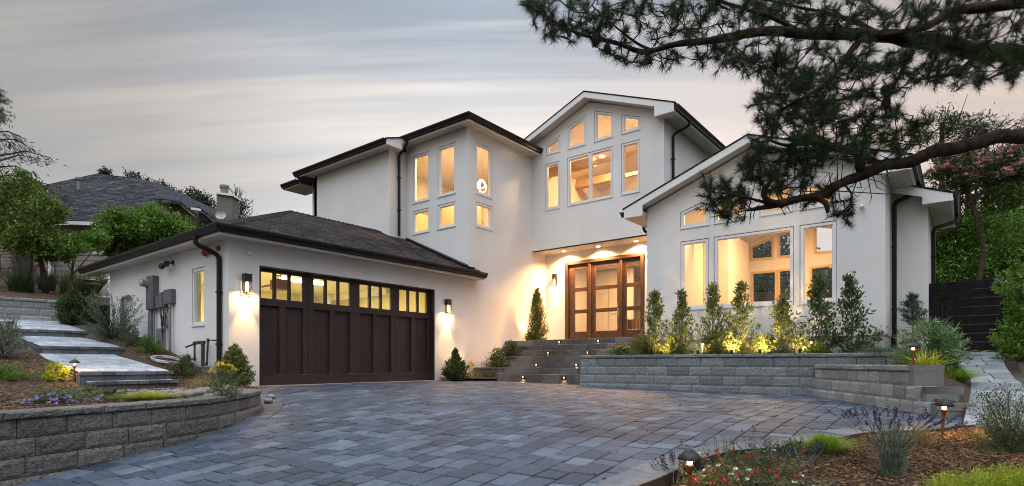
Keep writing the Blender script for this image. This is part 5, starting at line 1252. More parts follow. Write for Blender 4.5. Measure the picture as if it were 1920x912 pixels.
# bark chips scattered on the beds
def chips(name, region, fn, n, ln=(0.02, 0.07)):
    xs = [p[0] for p in region]; ys = [p[1] for p in region]; P = []
    while len(P) < n:
        x, y = random.uniform(min(xs), max(xs)), random.uniform(min(ys), max(ys))
        if in_poly((x, y), region): P.append((x, y, fn(x, y) + random.uniform(.002, .018)))
    P = np.array(P); k = len(P); a = rng.uniform(0, 6.283, k); D = np.stack([np.cos(a), np.sin(a), rng.normal(0, .25, k)], 1); N = np.stack([rng.normal(0, .5, k), rng.normal(0, .5, k), np.ones(k)], 1)
    V, Q = leaf_quads(P, D, rng.uniform(*ln, k), rng.uniform(.004, .011, k), .1, np.cross(D, N)); o = np_mesh(name, V, Q, CHIP); tag(o, kind='stuff')
chips('bark_mulch', [(x + .03, y - .05) for x, y in BED[5:]] + [(8.7, -.2), (8.2, -1.2), (4.5, -1.5), (3.0, 0.3)], zbed, 60000, (.015, .055))
chips('bark_mulch', LIN[3:] + [(5.1, 9.5), (5.15, 14.5), (4.4, 14.5), (4.25, 10.7), (2.75, 10.7), (2.75, 16), (0.4, 16), (-1.2, 9)], hleft, 42000, (.025, .08))
chips('bark_mulch', [(11.95, 7.0), (12.1, 4.5), (12.15, 1.0), (13.2, 1.0), (13.2, 6.9)], lambda x, y: .59, 3500, (.03, .08))
chips('bark_mulch', [(9.1, .42), (8.95, .0), (12, 0.0), (12, 1.0), (10.9, 1.4)], lps, 3000, (.02, .06))
chips('leaf_litter', [(-6, 18.8), (5.1, 18.8), (5, 22), (-8, 22)], hupper, 9000, (.04, .10))

LP = []
while len(LP) < 240:
    x, y = random.uniform(-1, 11.6), random.uniform(0.5, 11)
    if keep(x, y) and random.random() < .08 + .92 * math.exp(-min(seg_dist((x, y), LWALL), seg_dist((x, y), BED), seg_dist((x, y), W1)) * 2.2): LP.append((x, y, zdrive(x, y) + .004))
LP = np.array(LP); k = len(LP); a = rng.uniform(0, 6.283, k); V, Q = leaf_quads(LP, np.stack([np.cos(a), np.sin(a), np.full(k, .08)], 1), rng.uniform(.02, .055, k), rng.uniform(.008, .02, k), .1, np.stack([-np.sin(a), np.cos(a), np.zeros(k)], 1)); tag(np_mesh('fallen_leaves', V, Q, leaf_mat('dry_leaf', (.10, .05, .02), (.30, .19, .07), 0.0, .8)), kind='stuff')
# ------------------------------------------------------------------ planting
# seven laurels and underplanting in the long planter
lx = [(1228, 545, .33), (1278, 548, .26), (1336, 538, .33), (1391, 530, .30), (1466, 562, .36), (1536, 524, .40), (1597, 520, .36)]
names = ['first laurel from the steps, full and half in front of the door frame', 'thin second laurel from the steps, under the left edge of the first tall window', 'third laurel from the steps, between the narrow and the big window', 'thin pale laurel in front of the left half of the big window', 'broad low laurel in front of the right half of the big window', 'tall laurel in front of the narrow window farthest from the steps', 'dark sparse laurel on the bare wall, last one from the steps']
for (px, py, r), nm in zip(lx, names):
    X = 12.55; t = X / ray(px)[0]; y = t * ray(px)[1]; h = CAMZ + (HYP - py) / FPX * t - .59
    sprig_plant('laurel_shrub', nm, 'shrub', (X, y, .59), h, r * 1.4, column, 60, 30, (.085, .036), DARKLEAF if px > 1500 else LAUREL, 'laurels along the wing wall', rise=.9, inner=.35, trunk_r=.013, spread=.25)
def under(px, py, X, h, r, kind, nm, lab, m, z=.59, fl=None, cat='plant', K=60, M=34, leaf=(.05, .02), group=None):
    t = X / ray(px)[0]; loc = (X, t * ray(px)[1], z)
    if kind == 'blade': return blade_clump(nm, lab, cat, loc, h, r, K * 6, leaf[1], m, group)
    return sprig_plant(nm, lab, cat, loc, h, r, dome, K, M, leaf, m, group, rise=.5, trunk_r=.008, stem_r=.003, flowers=fl, spread=.35, core=.4)
YARW = ('flower', YELP, 40, .03, .6)
under(1165, 660, 12.45, .30, .38, 's', 'yarrow', 'loose pale yarrow at the step end of the long planter', SAGE, fl=YARW, K=50)
under(1205, 660, 12.50, .52, .42, 's', 'abelia_shrub', 'reddish olive shrub under the first laurel', LAUREL, fl=('flower', REDP, 26, .014, .3), K=80)
under(1190, 664, 12.1, .18, .22, 'blade', 'heather_tuft', 'dark green grassy tuft on the planter cap below the yarrow', SAGE, leaf=(.1, .006))
under(1262, 660, 12.50, .46, .36, 's', 'abelia_shrub', 'lit golden shrub below the thin second laurel', LAUREL, K=80)
under(1245, 664, 12.1, .12, .26, 'blade', 'lime_tuft', 'lime tuft by the wall cap between the first two laurels', LIMEG, leaf=(.1, .006))
under(1345, 660, 12.50, .58, .40, 's', 'abelia_shrub', 'bushy shrub with tiny red flowers at the foot of the third laurel', LAUREL, fl=('flower', REDP, 30, .014, .3), K=90)
under(1372, 660, 12.40, .42, .34, 's', 'abelia_shrub', 'brightly lit yellow green shrub left of the thin pale laurel', LAUREL, K=70)
under(1422, 664, 12.1, .13, .32, 'blade', 'lime_tuft', 'lime tuft on the wall cap right of the thin pale laurel', LIMEG, leaf=(.1, .006), K=80)
under(1435, 660, 12.55, .44, .38, 's', 'abelia_shrub', 'lit yellow shrub between the thin pale and the broad low laurel', LAUREL, K=80)
under(1478, 660, 12.45, .30, .40, 's', 'silver_shrub', 'low grey green shrub below the broad low laurel', SILVER, K=80, leaf=(.03, .008))
under(1533, 660, 12.40, .40, .26, 'blade', 'flax_lily', 'yellow striped strap leaved plant under the tall laurel', LIMEG, leaf=(.2, .022), K=14)
under(1640, 664, 12.1, .16, .4, 's', 'creeping_rosemary', 'low dark creeper over the shaded end of the long wall', ROSEM, K=70, leaf=(.03, .008))
under(1670, 664, 12.3, .12, .3, 's', 'creeping_rosemary', 'small dark creeper beside the concrete foundation', ROSEM, K=40, leaf=(.03, .008), z=.60)
# lower planter: sword leaved plants, small pine, lime tuft
p = at(1742, 688, 9.3); sprig_plant('butterfly_bush', 'arching narrow leaved green bush in front of the black gate', 'shrub', (p.x, p.y, .40), hgt(p, 686, 602), .56, dome, 95, 26, (.17, .017), leaf_mat('narrow_pale_leaf', (0.072, 0.145, 0.051), (0.290, 0.420, 0.189), .3), rise=.9, droop=.45, trunk_r=.012, spread=.2)
p = at(1700, 690, 9.0); blade_clump('flax_lily', 'dark strappy plant at the left of the arching narrow leaved bush', 'plant', (p.x, p.y, .40), .42, .40, 150, .016, SAGE, None, .7)
p = at(1738, 690, 8.0); blade_clump('flax_lily', 'yellow leaved strappy plant lit by the path light on the pale wall', 'plant', (p.x, p.y, .39), .30, .36, 110, .022, LIME, None, .8)
p = at(1770, 694, 8.3); sprig_plant('hellebore', 'small dark broad leaved plant at the right end of the pale wall', 'plant', (p.x, p.y, zpath(p.x)), .34, .22, dome, 30, 12, (.09, .03), DARKLEAF, trunk_r=.006)
p = at(1711, 600, 13.9 / ray(1711)[0]); sprig_plant('mountain_pine', 'small dark pine on a thin stem against the set back wall', 'shrub', (13.9, p.y, .62), CAMZ + (HYP - 553) / FPX * 13.9 / ray(1711)[0] - .62, .34, lambda t: 0.05 if t < .55 else math.sin(math.pi * min(1, (t - .5) * 2.05)) ** .5 * (1.05 - .4 * t), 80, 46, (.075, .007), leaf_mat('blue_pine_needle', (0.029, 0.058, 0.032), (0.087, 0.138, 0.072), .1), rise=.2, trunk_r=.015, bare=.52)
p = hit(1794, 714, lps); blade_clump('lime_tuft', 'bright lime feathery mound on the dark mulch beside the side path', 'plant', p, .22, .36, 900, .007, LIMEG, None, .75, .35)
# hedge at the right edge and by the gate
for k, (px, py0, d, h, r, lab) in enumerate(((1925, 690, 10.2, 1.75, .55, 'tall bright green hedge bush against the black fence at the right edge'), (1900, 664, 12.6, 1.2, .42, 'bright hedge bush further back at the foot of the gate'))):
    p = at(px, py0, d); p.z = zpath(p.x) - .02; sprig_plant('hedge_bush', lab, 'hedge', p, h, r, lambda t: .85 + .2 * math.sin(t * 9) if t < .85 else .6, 150, 34, (.07, .03), BRIGHT, rise=.5, trunk_r=.02, core=.25)
# right hand flower bed
p = hit(1673, 892, zbed); sprig_plant('lavender', 'silvery lavender bush with dark purple spikes in the right flower bed', 'plant', p, hgt(p, 892, 796), .13, lambda t: .6 + .5 * t, 150, 24, (.045, .005), SILVER, rise=2.6, inner=.2, stem_r=.0025, trunk_r=.006, spread=.2)
def spikes(name, label, loc, n, h, r, fl_m, seg, stem_m=None, lean=.5):
    t = thing(name, label, 'plant', loc); mb = MB(); P = []
    for k in range(n):
        a = random.random() * 6.283; q = random.random() ** .5; b = Vector(loc) + Vector((math.cos(a) * r * .25, math.sin(a) * r * .25, 0)); e = Vector(loc) + Vector((math.cos(a) * r * q, math.sin(a) * r * q, h * random.uniform(.75, 1.05) * (1 - .25 * q)))
        mb.tube([b, b.lerp(e, .5) + Vector((0, 0, .05 * h)), e], [.0022, .0018, .0012], 3, cap=False)
        P.append([e + (e - b).normalized() * (.011 * s - .03) + Vector((random.gauss(0, .0025), random.gauss(0, .0025), 0)) for s in range(seg)])
    mb.build('stem', stem_m or STEM, t); flower_parts('flower_spike', P, .011, fl_m, t, 5); return t
spikes('lavender_spikes', 'long stalks of dark purple lavender flowers leaning left over the pavers', p + Vector((0, 0.02, hgt(p, 892, 800) * .6)), 46, .26, .42, DPURPLE, 7)
p = hit(1727, 838, zbed); blade_clump('dry_grass', 'small dry straw coloured tuft behind the lavender bush', 'plant', p, .24, .18, 150, .005, TAN, None, .5)
for px, py, h, r, lab in ((1548, 850, .155, .26, 'lime feathery mound at the edge of the pavers behind the red flowers'), (1490, 852, .11, .16, 'smaller lime mound beside the bigger one at the paver edge')):
    p = hit(px, py, zbed); blade_clump('lime_tuft', lab, 'plant', p, h * 1.1, r * .8, 1500, .0055, LIMEG, None, .55, .3)
for px, py, h, r, lab in ((1835, 935, .13, .30, 'bright lime feathery shrub in the bottom right corner'), (1900, 930, .15, .24, 'lime feathery shrub cut by the right edge of the view'), (1790, 940, .09, .16, 'low lime sprigs left of the bottom right lime shrub')):
    p = hit(px, py, zbed); sprig_plant('lime_shrub', lab, 'plant', p, h, r, dome, 150, 40, (.03, .005), LIME, rise=1.6, stem_r=.0018, trunk_r=.005, spread=.3)
p = hit(1893, 850, zbed); sprig_plant('wire_vine', 'tall feathery green shrub at the right edge of the flower bed', 'shrub', p, hgt(p, 850, 728), .30, lambda t: .75 + .35 * math.sin(t * 3), 150, 46, (.022, .008), SAGE, rise=1.7, inner=.2, stem_r=.002, trunk_r=.008, spread=.12)
p = hit(1836, 822, zbed); blade_clump('dry_grass', 'pale dry sprigs at the left foot of the tall feathery shrub', 'plant', p, .13, .10, 70, .005, TAN, None, .5)
def salvia(loc, label, n, h, r, red):
    t = thing('salvia', label, 'plant', loc, 'red and white salvias'); mb = MB(); LP, LD, FR, FW = [], [], [], []
    for k in range(int(n * 1.5)):
        a = random.random() * 6.283; q = random.random(); b = Vector(loc) + Vector((math.cos(a), math.sin(a), 0)) * r * .5 * q; hh = h * random.uniform(.45, 1.0); e = b + Vector((math.cos(a) * r * .6 * q, math.sin(a) * r * .6 * q, hh)); c = b.lerp(e, .5) + Vector((random.gauss(0, .02), random.gauss(0, .02), .02))
        mb.tube([b, c, e], [.002, .0016, .001], 3, cap=False)
        for s in range(16):
            u = random.random() ** 1.3; p = b.lerp(c, u * 2) if u < .5 else c.lerp(e, u * 2 - 1); LP.append(p); LD.append((random.gauss(0, 1), random.gauss(0, 1), random.gauss(.3, .6)))
        if random.random() < .15:
            for s in range(1):
                p = c.lerp(e, random.uniform(.2, 1.0)) + Vector((random.gauss(0, .008), random.gauss(0, .008), 0)); (FR if random.random() < red else FW).append(p)
    mb.build('stem', STEM, t); V, Q = leaf_quads(np.array(LP), np.array(LD), rng.uniform(.012, .026, len(LP)), .010); np_mesh('foliage', V, Q, SAGE, t)
    for nm, m, F in (('red_flower', REDP, FR), ('white_flower', WHITEP, FW)):
        if F: flower_parts(nm, [[f] for f in F], .022, m, t, 6)
for px, py, n, h, r, red, lab in ((1370, 905, 46, .34, .26, .9, 'red salvia with tall thin stems in the middle of the flower bed edge'), (1440, 900, 56, .30, .26, .85, 'dense salvia with red flowers right of the tall stemmed one'), (1330, 925, 60, .20, .22, .6, 'low salvia with white and red flowers by the hooded path light'), (1420, 930, 80, .19, .26, .55, 'low leafy salvia along the bottom edge of the view'), (1500, 935, 60, .12, .24, .6, 'sparse low salvia with fallen white and red petals on the mulch')):
    salvia(hit(px, py, zbed), lab, n, h, r, red)
p = hit(1412, 870, zbed); t = spikes('salvia_stalk', 'two very tall dark bare stalks rising from the salvias', p, 3, .40, .10, DPURPLE, 3)
for px, py, lab in ((1262, 905, 'dark lavender spikes leaning left beside the hooded path light'), (1455, 880, 'dark lavender spikes among the dense red salvia'), (1510, 872, 'dark lavender spikes in front of the lime mound')):
    spikes('lavender', lab, hit(px, py, zbed), 26, .20, .15, DPURPLE, 6, SILVER)
# left bed
p = hit(455, 733, lambda x, y: .05); sprig_plant('box_shrub', 'dense cone shaped shrub at the left side of the garage door', 'shrub', (4.95, 10.35, .05), .72, .36, egg, 130, 30, (.055, .026), LAUREL, rise=.5, trunk_r=.02, core=.5)
sprig_plant('box_shrub', 'round shrub with a narrow top at the right side of the garage door', 'shrub', (11.05, 10.72, .02), .80, .37, lambda t: 1.0 * math.sqrt(max(.05, 1 - ((t - .32) / .38) ** 2)) if t < .66 else .42 * (1 - (t - .66) / .36), 130, 34, (.06, .03), DARKLEAF, rise=.4, trunk_r=.02, core=.5)
p = hit(418, 745, lambda x, y: .05); sprig_plant('yarrow', 'yellow flat headed yarrow in front of the cone shaped shrub', 'plant', p, .40, .24, dome, 60, 16, (.05, .012), SAGE, rise=1.2, trunk_r=.005, stem_r=.0025, flowers=('flower', YELP, 26, .035, .75), spread=.3)
p = hit(382, 735, lambda x, y: .05); blade_clump('dry_grass', 'tan grassy tuft at the foot of the gas pipes', 'plant', p, .28, .34, 330, .006, TAN, None, .5)
p = hit(400, 715, hleft); spikes('heather', 'pinkish brown airy plant beside the gas pipes', p, 60, .34, .28, leaf_mat('dusty_pink', (0.174, 0.087, 0.102), (0.362, 0.203, 0.217), .2), 5)
p = hit(340, 706, hleft); sprig_plant('creeping_rosemary', 'dark green low bush below the coiled hose', 'plant', p, .34, .36, dome, 90, 26, (.04, .012), DARKLEAF, trunk_r=.008, spread=.3)
p = hit(281, 662, hleft); sprig_plant('rosemary', 'small light green shrub against the garage side wall, lower of two', 'shrub', p, .36, .30, dome, 60, 20, (.05, .016), BRIGHT2, rise=.8, trunk_r=.006)
p = hit(242, 648, hleft); sprig_plant('rosemary', 'small light green shrub against the garage side wall, upper of two', 'shrub', p, .42, .32, dome, 60, 20, (.05, .016), SAGE, rise=.8, trunk_r=.006)
p = hit(212, 636, hleft); sprig_plant('rosemary', 'spiky grey green rosemary bush at the rear corner of the garage', 'shrub', p, 1.0, .66, lambda t: .75 + .35 * math.sin(t * 3.1), 120, 60, (.05, .010), ROSEM, rise=1.1, inner=.3, trunk_r=.012, spread=.10)
p = hit(138, 608, hleft); sprig_plant('box_shrub', 'round dark glossy shrub in front of the pale rear block wall', 'shrub', p, .86, .46, ball, 160, 34, (.06, .03), DARKLEAF, rise=.4, trunk_r=.02, core=.5)
p = hit(104, 714, hleft); sprig_plant('golden_shrub', 'yellow green shrub lit by the path light left of the walkway', 'plant', p, .27, .22, dome, 70, 20, (.04, .015), LIME, rise=1.0, trunk_r=.006, spread=.3)
p = hit(278, 749, lambda x, y: .055); blade_clump('golden_tuft', 'golden yellow feathery mound on the landing behind the curved wall', 'plant', p, .11, .30, 1200, .005, LIME, None, .8, .35)
p = hit(118, 757, hleft); sprig_plant('lantana', 'spreading lantana covered in lilac flowers behind the curved wall', 'plant', p, .10, .40, dome, 110, 26, (.035, .016), SAGE, rise=.3, trunk_r=.005, flowers=('flower', PURPLE, 98, .027, .0), spread=.35)
p = hit(165, 752, hleft); sprig_plant('lantana', 'small lantana with a few orange flowers right of the lilac one', 'plant', p, .13, .2, dome, 70, 22, (.035, .016), SAGE, rise=.4, trunk_r=.005, flowers=('flower', ORP, 12, .02, .5), spread=.35)
p = hit(212, 748, lambda x, y: .05); sprig_plant('lantana', 'little green lantana without flowers left of the golden mound', 'plant', p, .12, .18, dome, 40, 16, (.03, .014), SAGE, trunk_r=.004)
p = hit(18, 712, hleft); sprig_plant('lantana', 'lantana with orange and yellow flowers at the left edge', 'plant', p, .20, .34, dome, 70, 22, (.035, .016), BRIGHT2, rise=.4, trunk_r=.005, flowers=('flower', ORP, 16, .02, .4), spread=.35)
p = hit(5, 672, hleft); sprig_plant('silver_shrub', 'grey green sage bush cut by the left edge below the walkway top', 'shrub', p, .60, .40, dome, 90, 26, (.05, .014), SILVER, rise=.8, trunk_r=.01)
p = hit(0, 622, hleft); spikes('verbena', 'tall thin verbena with pale lilac heads at the left edge', p, 16, .75, .25, PURPLE, 3)
p = hit(14, 650, hleft); sprig_plant('rosemary', 'dark green shrub at the left edge beside the walkway steps', 'shrub', p, .5, .36, dome, 80, 22, (.05, .016), SAGE, rise=.8, trunk_r=.01)
# plants by the entrance steps
sprig_plant('dwarf_cypress', 'cone shaped evergreen glowing beside the front door', 'shrub', (14.5, 10.5, 1.14), 1.66, .43, lambda t: (min(1, .75 + t * 1.5)) * (1 - t) ** .6 + .04, 210, 44, (.045, .016), leaf_mat('cypress_spray', (0.072, 0.094, 0.022), (0.246, 0.275, 0.065), .3), rise=1.4, trunk_r=.03, core=.6)
for x, y, z, h, r, lab in ((13.2, 10.5, .67, .42, .3, 'leafy plant in the middle stone terrace'), (12.55, 10.5, .35, .52, .34, 'leafy plant in the lowest stone terrace'), (13.95, 10.35, .99, .40, .26, 'small spiky plant in the top stone terrace')):
    sprig_plant('terrace_plant', lab + ' beside the entrance steps', 'plant', (x, y, z), h, r, dome, 60, 16, (.07, .024), DARKLEAF, rise=.8, trunk_r=.006, flowers=('flower', ORP, 5, .02, .5) if z < .7 else None, spread=.3)
for x, y, lab in ((11.75, 10.75, 'airy yellow yarrow between the round shrub and the steps'), (12.1, 10.5, 'airy yellow yarrow touching the side of the bottom step')):
    sprig_plant('yarrow', lab, 'plant', (x, y, .06), .46, .28, dome, 40, 12, (.05, .012), SAGE, rise=1.4, trunk_r=.004, stem_r=.0025, flowers=('flower', YELP, 16, .03, .75), spread=.3)
blade_clump('dry_grass', 'low tan tuft right beside the round shrub by the garage door', 'plant', (11.45, 10.6, .03), .28, .28, 180, .006, TAN, None, .5)
# garden spotlights
def uplight(loc, target, label, power, ang=75, first=[None]):
    if first[0] is None:
        t = thing('garden_spotlight', 'x', 'garden lamp', (0, 0, 0), 'small garden spotlights'); mb = MB(); mb.tube([(0, 0, -.03), (0, 0, .06)], .008, 6); mb.build('stake', BLACKM, t); mb = MB(); mb.lathe([(0, .04), (.02, .045), (.028, .08), (.03, .13), (.026, .13)], (0, 0, 0), 12); mb.build('lamp_head', BLACKM, t); mb = MB(); mb.lathe([(0, .118), (.026, .118), (.026, .12), (0, .12)], (0, 0, 0), 12); mb.build('lens', emit('spot_lens', (1, .7, .36), 4.0), t); first[0] = t; o = t
    else: o = copy_tree(first[0])
    o.location = loc; o['label'] = label; lamp('SPOT', 'uplight_lamp', Vector(loc) + Vector((0, 0, .15)), power, (1.0, .60, .27), None, target, .02, ang, .6)
for px, lab, pw in ((1240, 'small black spotlight in the planter between the first two laurels', 44), (1308, 'small black spotlight in the planter left of the third laurel', 44), (1372, 'small black spotlight in the planter left of the thin pale laurel', 93), (1425, 'small black spotlight in the planter right of the thin pale laurel', 99), (1500, 'small black spotlight in the planter left of the tall laurel', 44)):
    X = 11.99; t = X / ray(px)[0]; uplight((X, t * ray(px)[1], .61), (13.3, t * ray(px)[1] * 1.06 - .1, 1.45), lab, pw, 105)
uplight((14.62, 10.98, 1.15), (14.7, 11.1, 3.4), 'small black spotlight between the cone shaped evergreen and the wall', 60, 100)
uplight((11.6, 10.9, .05), (11.4, 11.2, .9), 'small black spotlight beside the round shrub right of the garage door', 22, 100)
# ------------------------------------------------------------------ upper garden: grasses, trees, the house behind
def up_at(px, d):
    rx, ry = ray(px); return Vector((d * rx, d * ry, hupper(d * rx, d * ry)))
for px, d, h, r, lab in ((40, 16.6, .95, .85, 'broad dark green grass clump at the left edge above the rear block wall'), (-30, 17.0, .9, .8, 'dark grass clump cut by the left edge above the rear block wall'), (88, 18.2, .75, .6, 'grey green grass clump just left of the bigger tree trunk'), (132, 17.4, .95, .75, 'tall olive grass clump between the two small tree trunks'), (158, 17.9, .8, .55, 'olive grass clump right of the thin tree trunk'), (190, 19.5, .8, .5, 'small grass clump behind the white garden statue')):
    p = up_at(px, d); blade_clump('grass_clump', lab, 'grass', p, h, r, 420, .014, GRASSM if px > 100 else leaf_mat('dark_grass', (0.03, 0.045, 0.02), (0.09, 0.12, 0.05), .3), 'grass clumps above the rear wall', .55, .6)
p = up_at(44, 18.0); spikes('salvia_spikes', 'tall purple flower spikes leaning right behind the left grass clump', p, 12, 1.5, .6, PURPLE, 8)
def pix(px, py, d): return at(px, py, d)
D1 = 17.3
p = up_at(86, D1); tree('citrus_tree', 'larger leafy tree with a dark forked trunk at the left above the rear wall', p, [(p - Vector((0, 0, .1)), .10), (pix(83, 520, D1), .075), (pix(76, 490, D1), .065), (pix(72, 470, D1), .05)],
     [(pix(35, 372, D1 + .3), (.75, .8, .55)), (pix(82, 400, D1 - .2), (.65, .7, .5)), (pix(18, 432, D1), (.85, .8, .6)), (pix(68, 452, D1 - .4), (.85, .8, .55)), (pix(-12, 388, D1 + .2), (.7, .8, .65)), (pix(45, 340, D1 + .4), (.40, .45, .32)), (pix(108, 466, D1), (.5, .5, .4))], 330, 52, (.11, .05), OLIVE, limb_r=.035, tuft=.13)
D2 = 17.0
p = up_at(132, D2); tree('citrus_tree', 'smaller thin trunked tree with a low loose crown right of the larger one', p, [(p - Vector((0, 0, .1)), .05), (pix(134, 520, D2), .038), (pix(137, 492, D2), .03)],
     [(pix(122, 464, D2), (.42, .45, .3)), (pix(158, 456, D2 + .3), (.45, .45, .26)), (pix(186, 447, D2 + .6), (.42, .4, .24)), (pix(142, 458, D2 - .2), (.38, .4, .28))], 84, 30, (.11, .05), BRIGHT2, limb_r=.02, tuft=.15)
for lab, D3, lumps, px in (('bright green round tree behind the garage roof, fullest one', 23.5, [(288, 420, .85), (262, 428, .75), (318, 428, .8), (338, 440, .7), (300, 445, .9), (275, 455, .9)], 295), ('looser bright green tree behind the garage roof, left of the round one', 22.0, [(215, 435, .75), (232, 425, .8), (205, 455, .6), (240, 455, .8)], 222), ('pale green tree top right of the round one against the gable', 26.0, [(350, 425, .55), (366, 432, .5), (338, 430, .5)], 355)):
    p = up_at(px, D3); tree('garden_tree', lab, p, [(p - Vector((0, 0, .2)), .12), (pix(px, 480, D3), .08), (pix(px, 465, D3), .06)], [(pix(a, b, D3 + random.uniform(-.5, .5)), (r, r, r * .78)) for a, b, r in lumps], 260, 46, (.15, .07), BRIGHT if D3 > 23 else BRIGHT2, limb_r=.04, tuft=.15)
# tall dark cedar at the far left
D4 = 24.0
def conifer(name, label, px, pyb, pyt, d, spread, m, n=26, tuft=60, leaf=(.20, .035), drop=-.15):
    b = up_at(px, d); top = pix(px, pyt, d); H_ = top.z - b.z; t = thing(name, label, 'tree', b); mb = MB(); mb.tube([b - Vector((0, 0, .2)), b.lerp(top, .5), top], [.28, .16, .02], 8); P, Dd = [], []
    z0 = (pix(px, pyb, d).z - b.z) / H_
    for k in range(n):
        u = z0 + (1 - z0) * (k + random.random()) / n; s = b.lerp(top, u); a = random.random() * 6.283; L = spread * (1 - (u - z0) / (1 - z0)) ** .8 * random.uniform(.6, 1.1) + .3
        e = s + Vector((math.cos(a) * L, math.sin(a) * L, L * (.28 + drop))); mid = s.lerp(e, .55) + Vector((0, 0, L * .14)); mb.tube([s, mid, e], [.045, .03, .008], 4, cap=False)
        for j in range(tuft):
            q = random.random() ** .7; c = s.lerp(mid, q * 2) if q < .5 else mid.lerp(e, q * 2 - 1); w = .16 * L * (1 - q * .5) + .05; P.append(c + Vector((random.gauss(0, w), random.gauss(0, w), -abs(random.gauss(0, .14))))); Dd.append(Vector((math.cos(a), math.sin(a), -.5)) + Vector((random.gauss(0, .5), random.gauss(0, .5), random.gauss(-.2, .3))))
    mb.build('trunk', BARK2, t); V, Q = leaf_quads(np.array(P), np.array(Dd), leaf[0] * rng.uniform(.6, 1.3, len(P)), leaf[1]); np_mesh('crown', V, Q, m, t)
conifer('cedar_tree', 'tall dark drooping cedar at the left edge behind the larger leafy tree', -14, 400, 160, D4, 2.6, FARLEAF, 46, 100)
# treetops beyond the roofs
def far_tree(label, lumps, d, px, m=FARLEAF, K=60, M=40, leaf=(.22, .10), name='distant_tree', group='dark treetops beyond the roofs', base=None, tuft=.2):
    b = up_at(px, d) if base is None else base; pts = [(b - Vector((0, 0, .5)), .25), (pix(px, lumps[0][1] + 30, d), .15), (pix(px, lumps[0][1] + 12, d), .1)]
    tree(name, label, b, pts, [(pix(a, c, d + random.uniform(-.8, .8)), (r, r, r * f)) for a, c, r, f in lumps], K, M, leaf, m, group, limb_r=.06, tuft=tuft)
far_tree('small round dark treetop just above the ridge of the blue grey roof', [(200, 325, .45, .7), (195, 330, .4, .6)], 44, 197, K=26, M=16)
far_tree('ragged dark treetops along the right slope of the blue grey roof', [(250, 330, .6, .6), (275, 345, .7, .6), (300, 352, .8, .5), (325, 362, .7, .5)], 46, 288, K=70, M=22)
far_tree('dark leafy treetop between the gable and the grey chimney', [(350, 370, 1.0, .8), (372, 380, 1.0, .7), (385, 390, .9, .7), (362, 390, 1.0, .7)], 44, 368, K=90, M=30)
# bare crooked tree right of the chimney
d = 30.0; b = up_at(452, d); t = thing('bare_tree', 'bare crooked tree with hanging twigs right of the grey chimney', 'tree', b); mb = MB()
mb.tube([b, pix(450, 420, d), pix(444, 385, d), pix(440, 345, d)], [.12, .08, .05, .015], 6)
for k in range(34):
    s = pix(440 + random.uniform(0, 12), random.uniform(360, 410), d + random.uniform(-.3, .3)); e = s + Vector((random.gauss(.15, .25), random.gauss(0, .25), random.gauss(.25, .3))); f = e + Vector((random.gauss(0, .15), random.gauss(0, .15), -random.uniform(.1, .5))); mb.tube([s, e, f], [.022, .013, .005], 3, cap=False)
mb.build('trunk', BARK2, t)
P = np.array([tuple(pix(random.gauss(452, 10), random.uniform(372, 408), d)) for _ in range(420)]); V, Q = leaf_quads(P, rng.normal(size=(420, 3)) + [0, 0, -1], .16, .05); np_mesh('crown', V, Q, FARLEAF, t)

# neighbouring house up the slope
SID = mat('beige_lap_siding', (0.27, 0.25, 0.21), 0.85, var=0.10, scale=3); BRK = None
def brick_mat():
    m, nt, b = new_mat('red_grey_brick'); N = nt.nodes; L = nt.links; tc = N.new('ShaderNodeTexCoord'); mp = N.new('ShaderNodeMapping'); mp.inputs['Rotation'].default_value = (R(90), 0, 0); L.new(tc.outputs['Object'], mp.inputs[0])
    bt = N.new('ShaderNodeTexBrick'); L.new(mp.outputs[0], bt.inputs['Vector']); bt.inputs['Scale'].default_value = 3.2; bt.inputs['Color1'].default_value = (0.10, 0.035, 0.03, 1); bt.inputs['Color2'].default_value = (0.36, 0.30, 0.29, 1); bt.inputs['Mortar'].default_value = (0.16, 0.14, 0.13, 1); bt.inputs['Row Height'].default_value = 0.24; bt.inputs['Mortar Size'].default_value = 0.025
    L.new(bt.outputs[0], b.inputs['Base Color']); b.inputs['Roughness'].default_value = 0.9; return m
nb = thing('neighbour_house', 'beige and brick neighbouring house with a blue grey shingle roof up the slope', 'house', pix(160, 540, 26))
FWD = Vector((CA, SA, 0)); RGT = Vector((SA, -CA, 0))
def slab(mb, P, th):                                   # solid from a front outline pushed away from the drive
    P = [Vector(p) for p in P]; Q = [p + FWD * th for p in P]; n = len(P); mb.poly(P); mb.poly(list(reversed(Q)))
    for i in range(n): j = (i + 1) % n; mb.quad(P[i], Q[i], Q[j], P[j])
def nwall(px0, px1, py0, py1, d, th, m, name='wall'):
    mb = MB(); slab(mb, [pix(px0, py1, d), pix(px1, py1, d), pix(px1, py0, d), pix(px0, py0, d)], th); return mb.build(name, m, nb)
mb = MB()
for k in range(14):
    za, zb = 556 - k * 9.6, 556 - (k + 1) * 9.6 + .6; slab(mb, [pix(92, za, 26.6 - .03), pix(400, za, 26.6 - .03), pix(400, zb, 26.6), pix(92, zb, 26.6)], .2)
mb.build('wall', SID, nb)
nwall(-60, 89, 400, 562, 26.4, .3, brick_mat()); nwall(89.5, 95, 455, 560, 26.3, .2, TRIM, 'corner_board')
w = nwall(33, 58, 470, 556, 26.3, .08, BLACKM, 'window'); nwall(22, 32, 474, 556, 26.28, .06, mat('shutter_brown', (0.07, 0.05, 0.045), 0.7), 'shutter')
